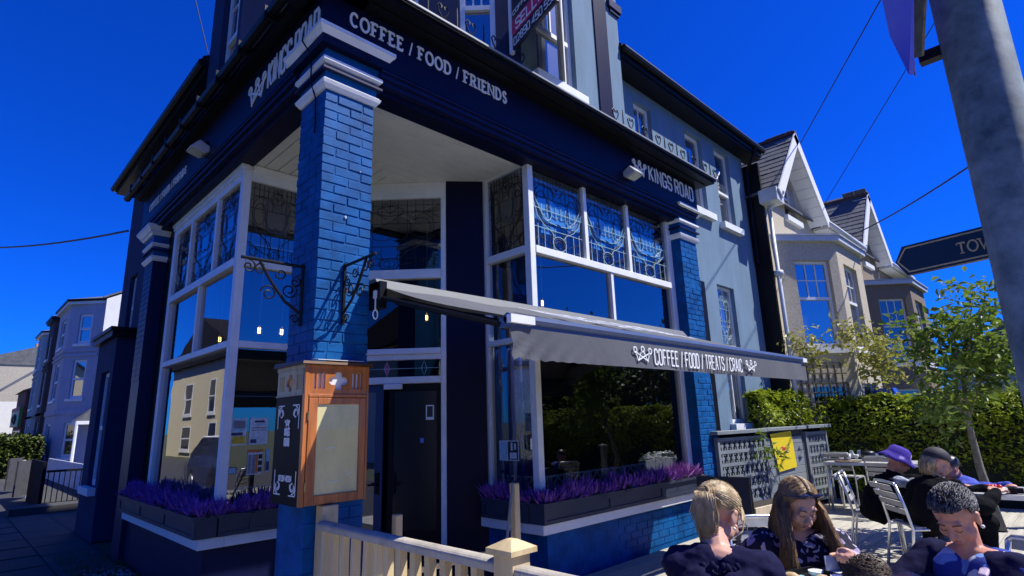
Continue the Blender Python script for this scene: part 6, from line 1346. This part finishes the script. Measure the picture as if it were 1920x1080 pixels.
# ================================================================== PEOPLE
def skinm(name, c): 
    m = M(name, c, .48, .12, 14, .08, 160, col2=(min(1, c[0]*1.12), c[1]*.95, c[2]*.92), spec=.35); m.node_tree.nodes['Principled BSDF'].inputs['Subsurface Weight'].default_value = .0; return m
sk1 = skinm('skin_fair', (.62, .36, .25)); sk2 = skinm('skin_ruddy', (.56, .28, .19)); lipm = M('lip_rose', (.42, .13, .11), .4, .1)
def hairm(name, c, c2): return M(name, c, .42, .3, 28, .1, 80, col2=c2, stretch=(1, 1, .3), spec=.45)
blond = hairm('hair_blonde', (.36, .25, .12), (.62, .48, .28)); brown = hairm('hair_brown', (.10, .055, .022), (.36, .22, .10)); dark = hairm('hair_black_grey', (.018, .017, .017), (.07, .07, .075)); kid = hairm('hair_chestnut', (.05, .03, .016), (.12, .075, .04))
lash = M('lash_dark', (.02, .014, .012), .6)
def ik(S, Wr, l1, l2, pole):
    d = Wr-S; L = min(d.length, (l1+l2)*.995); u = d.normalized(); a = (l1*l1-l2*l2+L*L)/(2*L); h = math.sqrt(max(l1*l1-a*a, 0)); p = (pole-u*pole.dot(u)).normalized(); return S+u*a+p*h, S+u*L
def hand(mb, wr, d, pn, side, curl=.5, s=1):
    """palm, four unequal bent fingers and a thumb off the side of the palm"""
    d = d.normalized(); pn = (pn-d*pn.dot(d)).normalized(); sd = d.cross(pn)*side
    m3 = Matrix((sd, d, pn)).transposed()
    mb.ell(wr+d*.048*s, .041*s, .055*s, .017*s, m=m3, n=14, k=9)
    for i, (off, L) in enumerate(((.029, .072), (.0095, .081), (-.0105, .075), (-.029, .058))):
        p = wr+d*(.083-.006*abs(i-1.3))*s+sd*off*s; ang = curl*.45; mb.cap(wr+d*.055*s+sd*off*.85*s, p, .0105*s, .0095*s, 8)
        for k, f in enumerate((.45, .31, .24)):
            ang += curl*(.35 if k == 0 else .75); q = p+(d*math.cos(ang)+pn*math.sin(ang)+sd*off*.6)*L*f*s; mb.cap(p, q, (.0094-.0009*k)*s, (.0086-.0009*k)*s, 8); p = q
    p = wr+d*.022*s+sd*.030*s; q = p+(d*.55+sd*.62+pn*.35).normalized()*.042*s; mb.cap(p, q, .0135*s, .0105*s, 8); mb.cap(q, q+(d*.85+sd*.05+pn*.45).normalized()*.032*s, .0102*s, .0082*s, 8)
class Person: pass
def person(label, H, yaw, lean, face=(0, 20), hands=(None, None), skin=sk1, s=1, bulk=1, seat=.56, fine=.0062, female=True, curl=(.5, .5), sit=True, nf=.06, nd=.155):
    q = Person(); H = V(H); F = V((math.cos(rad(yaw)), math.sin(rad(yaw)), 0)); R = V((F.y, -F.x, 0)); Z = V((0, 0, 1)); q.F, q.R, q.H, q.s = F, R, H, s
    hy = rad(yaw+face[0]); p = rad(face[1]); hf = V((math.cos(hy)*math.cos(p), math.sin(hy)*math.cos(p), -math.sin(p))); hr = V((math.sin(hy), -math.cos(hy), 0)); hu = hr.cross(hf); Hm = Matrix((hr, hf, hu)).transposed()
    q.Hm = Hm; hp = q.hp = lambda x, y, z: H+Hm @ (V((x, y, z))*s)
    Pp = V((H.x, H.y, 0))-F*lean*s; Pp.z = seat+.10*s
    N = H-Z*nd*s-F*nf*s; C = Pp.lerp(N, .62)
    q.N, q.C, q.Pp = N, C, Pp
    root = thing('person', label, 'person', (Pp.x, Pp.y, D)); q.root = root
    T = []                                                        # torso and arms, for skin and for clothes
    sh = {k: N-Z*.055*s+R*k*.165*s*(.5+.5*bulk)+F*.0 for k in (-1, 1)}; q.sh = sh
    for k in (-1, 1):
        T.append((Pp+R*k*.085*s, C+R*k*.07*s-F*.01, .125*s*bulk, .112*s*bulk)); T.append((C+R*k*.07*s, N-Z*.09*s+R*k*.085*s, .112*s*bulk, .075*s)); T.append((N-Z*.02*s, sh[k], .06*s, .062*s*bulk))
        if female: T.append((C+R*k*.075*s+F*.075*s+Z*.03*s, C+R*k*.07*s+F*.09*s, .075*s*bulk, .07*s*bulk))
    arms = {}
    for k, h in zip((-1, 1), hands):
        h = V(h) if h is not None else Pp+F*.34*s+R*k*.12*s+Z*.12
        pole = R*k*.6-Z*.8-F*.35; e, wv = ik(sh[k], h, .285*s, .255*s, pole); arms[k] = (e, wv); T.append((sh[k], e, .056*s*bulk, .045*s*bulk)); T.append((e, wv, .043*s*bulk, .029*s))
    q.arms = arms; q.T = T
    L = []
    for k in (-1, 1):
        hip = Pp+R*k*.095*s-Z*.0; kn = hip+F*.43*s+R*k*.03; kn.z = D+.49*s if sit else hip.z; an = kn-F*.05*s; an.z = D+.09*s; L += [(hip, kn, .088*s*bulk, .062*s*bulk), (kn, an, .06*s, .042*s), (an-F*.03-Z*.045, an+F*.15*s-Z*.05, .038*s, .032*s)]
    q.L = L
    b = MB()
    for a, c, ra, rb in T+L: b.cap(a, c, ra*.94, rb*.94)
    b.cap(N-Z*.04*s, hp(0, -.02, -.07), .056*s, .052*s)
    E = lambda x, y, z, rx, ry, rz: b.ell(hp(x, y, z), rx*s, ry*s, rz*s, m=Hm)
    E(0, -.012, .035, .076, .095, .083); E(0, .022, -.03, .064, .068, .086); E(0, .048, -.088, .036, .034, .026)
    for x in (-1, 1):
        E(x*.037, .056, -.033, .029, .028, .03); E(x*.030, .078, .006, .017, .0125, .0105); E(x*.081, -.008, -.012, .010, .021, .033); E(x*.083, -.012, .012, .012, .016, .014); E(x*.012, .099, -.031, .010, .011, .009); E(x*.045, .02, -.06, .022, .04, .03)
    b.cap(hp(-.034, .079, .029), hp(.034, .079, .029), .0125*s, .0125*s, 8); b.cap(hp(0, .086, .012), hp(0, .113, -.025), .0095*s, .0135*s, 8)
    E(0, .0905, -.055, .023, .012, .0075); E(0, .089, -.067, .019, .012, .008); E(0, .078, -.06, .03, .014, .02)
    for k in (-1, 1):
        e, wv = arms[k]; dd = (wv-e).normalized(); hand(b, wv-dd*.012, dd*.75+F*.25-Z*.12, -Z-F*.1, k, curl[0 if k < 0 else 1], s)
    remesh(b, 'body', skin, root, fine, 3)
    if fine < .0075:
        m = MB()
        for x in (-1, 1): m.tube([hp(x*.016, .0905, .001), hp(x*.024, .0935, -.003), hp(x*.034, .0925, -.004), hp(x*.045, .0855, -.001)], .0014*s, 5); m.tube([hp(x*.014, .094, .026), hp(x*.03, .0945, .033), hp(x*.05, .083, .029)], .0021*s, 5)
        m.build('brow_and_lash', lash, root, smooth=True); m = MB(); m.ell(hp(0, .0935, -.0555), .0215*s, .0105*s, .0055*s, m=Hm); m.ell(hp(0, .092, -.0655), .018*s, .0105*s, .0066*s, m=Hm); m.build('lips', lipm, root, smooth=True)
    return q
def clothes(q, name, mat, extra=.016, vox=.011, arms='long', disp=(.02, .09), trunk=True, neck=0, low=0):
    b = MB(); s = q.s
    na = len(q.T)-4
    for i, (a, c, ra, rb) in enumerate(q.T):
        if i >= na:
            j = (i-na) % 2
            if arms == 'none': continue
            if arms == 'short' and j == 1: continue
            if arms == 'short': c = a.lerp(c, .75)
            if j == 1: c = a.lerp(c, .93)
            b.cap(a, c, ra+extra*1.15, rb+extra*.9)
        elif trunk:
            if low and (i % (na//2)) == 2: k_ = .72 if low > .02 else .25; a = a.lerp(c, k_)-V((0, 0, .03 if low > .02 else .012)); ra = rb*(.8 if low > .02 else .95)
            if low and (i % (na//2)) == 1: c = c-V((0, 0, low))
            b.cap(a, c, ra+extra, rb+extra)
    if trunk: b.cap(q.Pp-q.R*.09-V((0, 0, .03)), q.Pp+q.R*.09-V((0, 0, .03)), .15*s, .15*s)
    if neck: b.cap(q.N-V((0, 0, .05*s)), q.N+V((0, 0, neck)), .075*s, .066*s)
    return remesh(b, name, mat, q.root, vox, 3, disp)
def trousers(q, mat):
    b = MB()
    for i, (a, c, ra, rb) in enumerate(q.L):
        if i % 3 < 2: b.cap(a, c, ra+.016, rb+.018)
    remesh(b, 'trousers', mat, q.root, .013, 3, (.015, .1))
    b = MB()
    for i in (2, 5): a, c, ra, rb = q.L[i]; b.cap(a, c, ra+.012, rb+.012)
    remesh(b, 'shoes', M('dark_shoe', (.02, .02, .022), .5), q.root, .012, 2)
CAPC, CAPR = V((0, -.016, .042)), V((.086, .104, .088))
def onskull(dv, k=1.0): d = V(dv).normalized(); return CAPC+V((CAPR.x*d.x, CAPR.y*d.y, CAPR.z*d.z))*k
def slerp(a, b, t):
    a, b = V(a).normalized(), V(b).normalized(); o = math.acos(max(-1, min(1, a.dot(b))))
    return a.lerp(b, t) if o < 1e-3 else (a*math.sin((1-t)*o)+b*math.sin(t*o))/math.sin(o)
def haircap(q, mat, k=.985, front=.62):
    """scalp cover: the back, sides and top of the skull ellipsoid"""
    b = MB(); n, r = 40, 26; vs = {}; 
    for i in range(r+1):
        th = math.pi*i/r
        for j in range(n):
            ph = 2*math.pi*j/n; b.v.append(tuple(q.hp(*onskull((math.sin(th)*math.cos(ph), math.sin(th)*math.sin(ph), math.cos(th)), k))))
    for i in range(r):
        for j in range(n):
            th = math.pi*(i+.5)/r; ph = 2*math.pi*(j+.5)/n; d = V((math.sin(th)*math.cos(ph), math.sin(th)*math.sin(ph), math.cos(th)))
            if d.z > front-.0 if d.y > .35 else d.z > (-.15-.75*max(0, -d.y) if d.y < .1 else .1+(d.y-.1)*2): b.f.append((i*n+j, (i+1)*n+j, (i+1)*n+(j+1) % n, i*n+(j+1) % n))
    return b.build('hair_cap', mat, q.root, smooth=True, fix=False)
def strands(q, mat, paths, r=.0035, name='hair', n=4):
    m = MB()
    for p in paths: m.tube(p, lambda t: r*(1-.65*t*t), n)
    return m.build(name, mat, q.root, smooth=True, fix=False)
def U(a, b): return rng.uniform(a, b)
navyc = M('cloth_navy', (.010, .010, .038), .9, .25, 20, 1.0, 11, spec=.1); blackc = M('cloth_black', (.006, .006, .008), .92, .3, 20, 1.0, 11, spec=.08); jean = M('cloth_denim', (.03, .05, .11), .85, .3, 30, .2, 120)
# --- 1: ponytailed woman, seen from behind
h1 = dp(1347, 965, 2.40); q = person('blonde woman with a ponytail in a gathered black top, seen from behind', h1, 22, .24, (-30, 34), ((.98, -2.42, .88), tuple(ax(1424, 1074, 2, .87))), sk1, nf=.12, nd=.125, bulk=.92)
clothes(q, 'gathered_top', navyc, .018, arms='long', disp=(.03, .07), low=.012); trousers(q, jean); haircap(q, blond)
m = MB()
for a in np.linspace(0, 6.283, 46)[:-1]:
    c = q.N-V((0, 0, .035))-q.F*.012; x, y = math.cos(a), math.sin(a); p = c+q.R*(.098*x)+q.F*(.085*y)+V((0, 0, -.012*abs(x)+.012*math.sin(a*13))); m.ell(p, .012, .012, .016, n=6, k=4)
m.build('frilled_neckline', navyc, q.root, smooth=True)
tie = V((0, -.128, .035)); P_ = []
for _ in range(1300):
    a = U(-2.5, 2.5); z0 = U(-.35, .75); st = V((math.sin(a), math.cos(a)*.9+.05, z0 if abs(a) > 1.1 else U(.55, .9))); k = U(.99, 1.035)
    pts = [q.hp(*onskull(slerp(st, (0, -1, .0), t), k)) for t in np.linspace(0, .93, 8)]; P_.append(pts+[q.hp(*(tie+V(rng.normal(0, .008, 3))))])
strands(q, blond, P_, .0021, n=3)
P_ = []
for _ in range(70):
    d = V((U(-1, 1), U(-1, .4), U(-.1, 1))).normalized(); e = V(rng.normal(0, .35, 3)); P_.append([q.hp(*onskull(slerp(d, d+e, t), 1.02+.07*t*U(.6, 1.4))) for t in np.linspace(0, 1, 6)])
strands(q, blond, P_, .0011, 'loose_hair', n=3); P_ = []
for _ in range(700):
    o = rng.normal(0, .012, 2); sp = np.clip(rng.normal(0, .022, 2), -.042, .042); L = U(.75, 1.05); ph = U(0, 6)
    P_.append([q.hp(tie.x+o[0], tie.y, tie.z+o[1])]+[q.hp(*tie)+q.R*(o[0]+sp[0]*min(1, t*2)*(1.1-.6*t)+.006*math.sin(ph+t*7))-q.F*(.035*min(1, t*3.5)+.03*sp[1]*18*t*.6)+V((0, 0, .02*math.sin(min(1, t*3)*3.14)-.175*t*L)) for t in np.linspace(.12, 1, 8)])
strands(q, blond, P_, .0022, 'ponytail', n=3); m = MB(); m.tube([q.hp(.02*math.cos(a), -.13, .035+.02*math.sin(a)) for a in np.linspace(0, 6.28, 13)[:-1]], .007, 6, closed=True); m.build('hair_tie', lash, q.root)
m = MB(); m.tube([q.hp(.075, .035, .012), q.hp(.078, .09, .008), q.hp(.068, .111, .004), q.hp(.045, .112, .0), q.hp(.0, .114, .004), q.hp(-.045, .112, 0)], .0018, 5); m.tube([q.hp(.045+.024*math.cos(a), .112, -.0+.02*math.sin(a)) for a in np.linspace(0, 6.28, 17)[:-1]], .0022, 5, closed=True); m.tube([q.hp(-.045+.024*math.cos(a), .112, -.0+.02*math.sin(a)) for a in np.linspace(0, 6.28, 17)[:-1]], .0022, 5, closed=True); _g = m.build('glasses', M('grey_frame', (.15, .15, .17), .3), q.root); _g['kind'] = 'stuff'
MB().ell(q.hp(.088, -.0, -.05), .006).build('earring', china, q.root, smooth=True)
P_ = [[q.hp(*onskull((.5+U(-.2, .2), .82, .55), 1.02)), q.hp(.07, .075, .02+U(-.02, .02)), q.hp(.085, .06, -.03), q.hp(.08, .045+U(-.02, .02), -.08)] for _ in range(40)]; strands(q, blond, P_, .0028, 'side_fringe')
# --- 2: long-haired woman facing the camera
h2_ = dp(1497, 946, 2.95); q = person('woman with long brown hair and sunglasses on her head in a floral blouse', h2_, 226, .24, (4, 30), ((1.32, -2.92, .93), (1.34, -2.52, .86)), sk1, bulk=1.12, curl=(1.5, .8))
flor = pattern('floral_blouse', (.012, .012, .03), [(.48, .42, .5), (.30, .24, .38), (.012, .012, .03)], 26, .8, .42)
clothes(q, 'floral_blouse', flor, .022, disp=(.035, .08), low=.03); trousers(q, navyc); haircap(q, brown, front=.66)
P_ = []
for _ in range(1700):
    sd = 1 if U(0, 1) < .5 else -1; y0 = U(-.75, .62); st = V((.03*sd, y0, math.sqrt(max(.05, 1-y0*y0)))); en = V((sd*1.0, U(-.55, .42)+y0*.35, -.05)); k = U(.99, 1.06)
    top_ = [q.hp(*onskull(slerp(st, en, t), k)) for t in np.linspace(0, 1, 7)]; e = top_[-1]; fr_ = y0 > -.2; L = U(.30, .46) if fr_ else U(.22, .36); ph = U(0, 6); w_ = U(.0, .03); out = q.R*sd*(1 if True else 0)
    fwd = q.F*(.05+.05*U(0, 1) if fr_ else -.05)
    tail = [e+out*(.012+.03*t+w_*t)+fwd*min(1, t*1.6)+q.R*.006*math.sin(ph+t*8)+V((0, 0, -L*t)) for t in np.linspace(.12, 1, 8)]
    P_.append(top_+tail)
strands(q, brown, P_, .0022, n=3)
P_ = []
for _ in range(60):
    d = V((U(-1, 1), U(-1, .3), U(.0, 1))).normalized(); e = V(rng.normal(0, .4, 3)); P_.append([q.hp(*onskull(slerp(d, d+e, t), 1.03+.06*t*U(.6, 1.4))) for t in np.linspace(0, 1, 6)])
strands(q, brown, P_, .0011, 'loose_hair', n=3)
m = MB(); 
for x in (-1, 1): m.ell(q.hp(x*.037, .077, .105), .034, .010, .026, m=q.Hm @ Matrix.Rotation(rad(-38), 3, 'X')); m.tube([q.hp(x*.07, .07, .105), q.hp(x*.088, .0, .06), q.hp(x*.088, -.05, .03)], .003, 5)
m.tube([q.hp(-.012, .085, .112), q.hp(.012, .085, .112)], .003, 5); m.build('sunglasses', M('sunglass_blue', (.01, .02, .07), .08, .2), q.root, smooth=True)
# --- 3: short-haired woman at the right
h3_ = dp(1792, 968, 2.62); q = person('woman with short black and grey hair in a navy cardigan', h3_, 158, .20, (10, 36), ((1.42, -3.20, .84), (1.28, -3.02, .84)), sk2, bulk=1.1, curl=(.7, .7))
cam_ = pattern('blue_print_top', (.03, .05, .25), [(.50, .55, .68), (.18, .30, .62), (.02, .025, .14)], 13, .8, .5)
clothes(q, 'print_top', cam_, .010, arms='none', disp=None, low=.04); trousers(q, navyc)
b = MB()
for i, (a, c, ra, rb) in enumerate(q.T):
    na = len(q.T)-4
    if i >= na: c = a.lerp(c, .95) if (i-na) % 2 else c; b.cap(a, c, ra+.024, rb+.020)
for k in (-1, 1):
    b.cap(q.N-V((0, 0, .06))+q.R*k*.12+q.F*.01, q.C+q.R*k*.125+q.F*.035, .085, .115); b.cap(q.C+q.R*k*.125+q.F*.035, q.Pp+q.R*k*.125+q.F*.02, .115, .125); b.cap(q.N-V((0, 0, .05))-q.F*.035, q.C-q.F*.05, .09, .12); b.cap(q.C-q.F*.05, q.Pp-q.F*.05, .12, .13)
remesh(b, 'cardigan', navyc, q.root, .011, 3, (.025, .08)); haircap(q, dark, front=.5)
P_ = []
for _ in range(1500):
    d = rng.normal(0, 1, 3); d[2] = abs(d[2])*.9+ (-.25 if d[1] < 0 else .12); d = V(d).normalized()
    if d.y > .4 and d.z < .45: d.z = .5+U(0, .4)
    cmb = V((.25*d.x+rng.normal(0, .25), -.9+rng.normal(0, .25)+(.5 if d.y > .3 else 0), .15)); L = U(.25, .5)
    P_.append([q.hp(*onskull(d+cmb*L*t, 1.0+(.09+.07*max(0, d.z))*math.sin(t*2.4)+.02*U(0, 1))) for t in np.linspace(0, 1, 6)])
strands(q, dark, P_[:1100], .0026, n=3); strands(q, hairm('hair_silver', (.10, .10, .105), (.26, .26, .27)), P_[1100:], .0026, 'grey_hair', n=3)
m = MB(); sp_ = [q.N-V((0, 0, .02))-q.R*.05-q.F*.09, q.N+V((0, 0, .012))-q.R*.085-q.F*.02, q.N-V((0, 0, .05))-q.R*.10+q.F*.10, q.C-q.R*.115+q.F*.20+V((0, 0, .05)), q.C-q.R*.11+q.F*.22-V((0, 0, .08)), q.Pp-q.R*.07+q.F*.22]
for a, c in zip(sp_[:-1], sp_[1:]):
    for k in range(3): m.cap(a+q.R*.012*(k-1), c+q.R*.012*(k-1), .009, .009, 8)
remesh(m, 'bag_strap', M('lilac_strap', (.42, .33, .45), .6, .05), q.root, .005, 4); MB().ell(q.hp(-.088, 0, -.045), .008).build('earring', china, q.root, smooth=True)
# --- 4: child whose crown shows at the lower edge
q = person('child with tousled chestnut hair seated low at the front table', dp(1630, 1096, 2.2), 100, .10, (0, 25), ((.95, -3.05, .84), (1.1, -3.05, .84)), sk1, s=.76, seat=.56, fine=.008, female=False)
clothes(q, 'jumper', M('cloth_dark_green', (.03, .05, .04), .9), .016, disp=(.02, .08)); trousers(q, jean); haircap(q, kid, front=.4)
P_ = []
for _ in range(1300):
    d = rng.normal(0, 1, 3); d[2] = abs(d[2])-.2; d = V(d).normalized(); c0 = V((-d.y*.5+rng.normal(0, .2), d.x*.5+rng.normal(0, .2), -.3)); P_.append([q.hp(*onskull(d+c0*.5*t, 1.0+.09*math.sin(t*2.6)+.02*U(0, 1))) for t in np.linspace(0, 1, 6)])
strands(q, kid, P_, .0026)
# --- 5: bucket hat
prp = pattern('purple_tie_dye', (.07, .04, .30), [(.20, .14, .48), (.03, .02, .15), (.26, .22, .48)], 9, .85, .45)
h5 = dp(1683, 864, 5.75); q = person('person in a purple bucket hat and black coat leaning over a table', h5, -78, .24, (10, 28), ((5.35, -2.85, .86), (5.15, -2.85, .86)), sk2, fine=.009, bulk=1.0, female=False)
clothes(q, 'black_coat', blackc, .026, .012, disp=(.07, .11), neck=.03); trousers(q, blackc)
m = MB(); n = 24; prof = [(.004, .128), (.06, .122), (.086, .10), (.098, .05), (.102, .04), (.125, .012), (.155, -.02), (.152, -.024), (.12, .004), (.096, .03)]
for r_, z in prof: m.v += [tuple(q.hp(r_*math.cos(6.2832*j/n), r_*1.1*math.sin(6.2832*j/n)-.012, z+.02+(.008*math.sin(j*1.3) if r_ > .12 else 0))) for j in range(n)]
m.f = [(i*n+j, i*n+(j+1) % n, (i+1)*n+(j+1) % n, (i+1)*n+j) for i in range(len(prof)-1) for j in range(n)]; m.build('bucket_hat', prp, q.root, smooth=True)
gz = M('sleeve_grey_print', (.30, .33, .38), .8, .5, 25); m = MB(); e, wv = q.arms[1]; S = q.sh[1]
for t0, t1, ro in ((.15, .45, .3), (.55, .9, -.2)): a, c = S.lerp(e, t0), S.lerp(e, t1); m.cap(a+q.R*.045+V((0, 0, .03)), c+q.R*.045+V((0, 0, .02)), .058, .052, 10)
m.cap(S.lerp(e, .98)+q.R*.02+V((0, 0, .02)), e.lerp(wv, .35)+V((0, 0, .03)), .048, .045, 10); remesh(m, 'sleeve_flash', gz, q.root, .009, 3, (.03, .05))
# --- 6: black cap, blonde hair
h6 = dp(1757, 868, 5.25); q = person('person in a black peaked cap with blonde hair over a black top', h6, -52, .18, (-22, 18), ((5.15, -3.0, .86), (4.95, -3.1, .86)), sk1, fine=.009, bulk=1.1)
clothes(q, 'black_top', blackc, .022, .013, disp=(.03, .1)); trousers(q, blackc); capm = M('cap_cloth', (.022, .02, .028), .75, .2, 30, .2, 90)
m = MB()
for i in range(9):
    th = math.pi*.5*i/8
    for j in range(24): ph = 6.2832*j/24; m.v.append(tuple(q.hp(.094*math.sin(th)*math.cos(ph)+.0, .112*math.sin(th)*math.sin(ph)-.012, .045+.098*math.cos(th))))
m.f = [(i*24+j, i*24+(j+1) % 24, (i+1)*24+(j+1) % 24, (i+1)*24+j) for i in range(8) for j in range(24)]
pk = [q.hp(.085*math.cos(a), .095+.085*math.sin(a), .045-.02*math.sin(a)) for a in np.linspace(0, math.pi, 13)]+[q.hp(x, .095-.02*(1-(x/.085)**2)*-1, .05) for x in (-.05, 0, .05)]
hm_ = MB(); hm_.prism(pk[:13], q.Hm @ V((0, 0, .006))); m.build('cap', capm, q.root, smooth=True); hm_.build('peak', capm, q.root); MB().ell(q.hp(0, -.012, .145), .01).build('cap_button', capm, q.root, smooth=True)
P_ = []
for _ in range(300):
    a = U(-1.9, 1.9); st = V((math.sin(a), -abs(math.cos(a))*.9-.1, .0)); p = q.hp(*onskull(st, 1.0)); o = U(0, 1); P_.append([p]+[p-q.F*(.02+.03*o)*min(1, t*2)*1.0+q.R*(.01*math.sin(t*6+a*4))+V((0, 0, -U(.11, .17)*t)) for t in np.linspace(.15, 1, 6)])
strands(q, blond, P_, .005)
# --- 7: third diner in blue, half hidden
q = person('person in a bright blue top mostly hidden behind the capped diner', dp(1781, 878, 6.2), 120, .15, (0, 25), ((5.6, -3.2, .86), (5.5, -3.35, .86)), sk2, fine=.01, female=False); clothes(q, 'blue_top', M('cloth_royal_blue', (.03, .06, .42), .8, .2, 20), .024, .014); trousers(q, jean); haircap(q, dark, 1.03, front=.45)
# --- 8: diner behind the window glass
q = person('grey-haired man in dark blue seated inside behind the right bay glass', V((3.32, 1.0, 1.30)), -30, .12, (0, 20), (None, None), sk2, seat=.62, fine=.01, female=False); clothes(q, 'dark_blue_top', M('cloth_dark_blue', (.03, .05, .18), .85, .2, 20), .024, .014); trousers(q, blackc); haircap(q, hairm('hair_grey_brown', (.12, .07, .045), (.25, .17, .12)), 1.02, front=.5)
# --- chairs
def seat_chair(q_pp, yaw, label): return chair(q_pp[0], q_pp[1], yaw, label)
chair(8.75, -.80, -5, 'aluminium slatted chair standing empty at the near end of the long table')
chair(8.05, -1.55, -2, 'aluminium slatted chair half hidden behind the purple bucket hat')
chair(5.36, -2.02, -80, 'blue-lit aluminium chair under the person in the purple bucket hat')
chair(4.72, -2.55, -52, 'aluminium chair with slatted back under the capped diner')
chair(5.45, -3.95, 105, 'aluminium chair under the half hidden diner in blue')
chair(.36, -2.78, 22, 'aluminium chair under the ponytailed woman')
chair(1.85, -2.38, 226, 'aluminium chair under the long haired woman in the floral blouse')
chair(1.85, -3.50, 158, 'aluminium chair under the woman in the navy cardigan')
chair(.80, -3.62, 100, 'aluminium chair under the child')
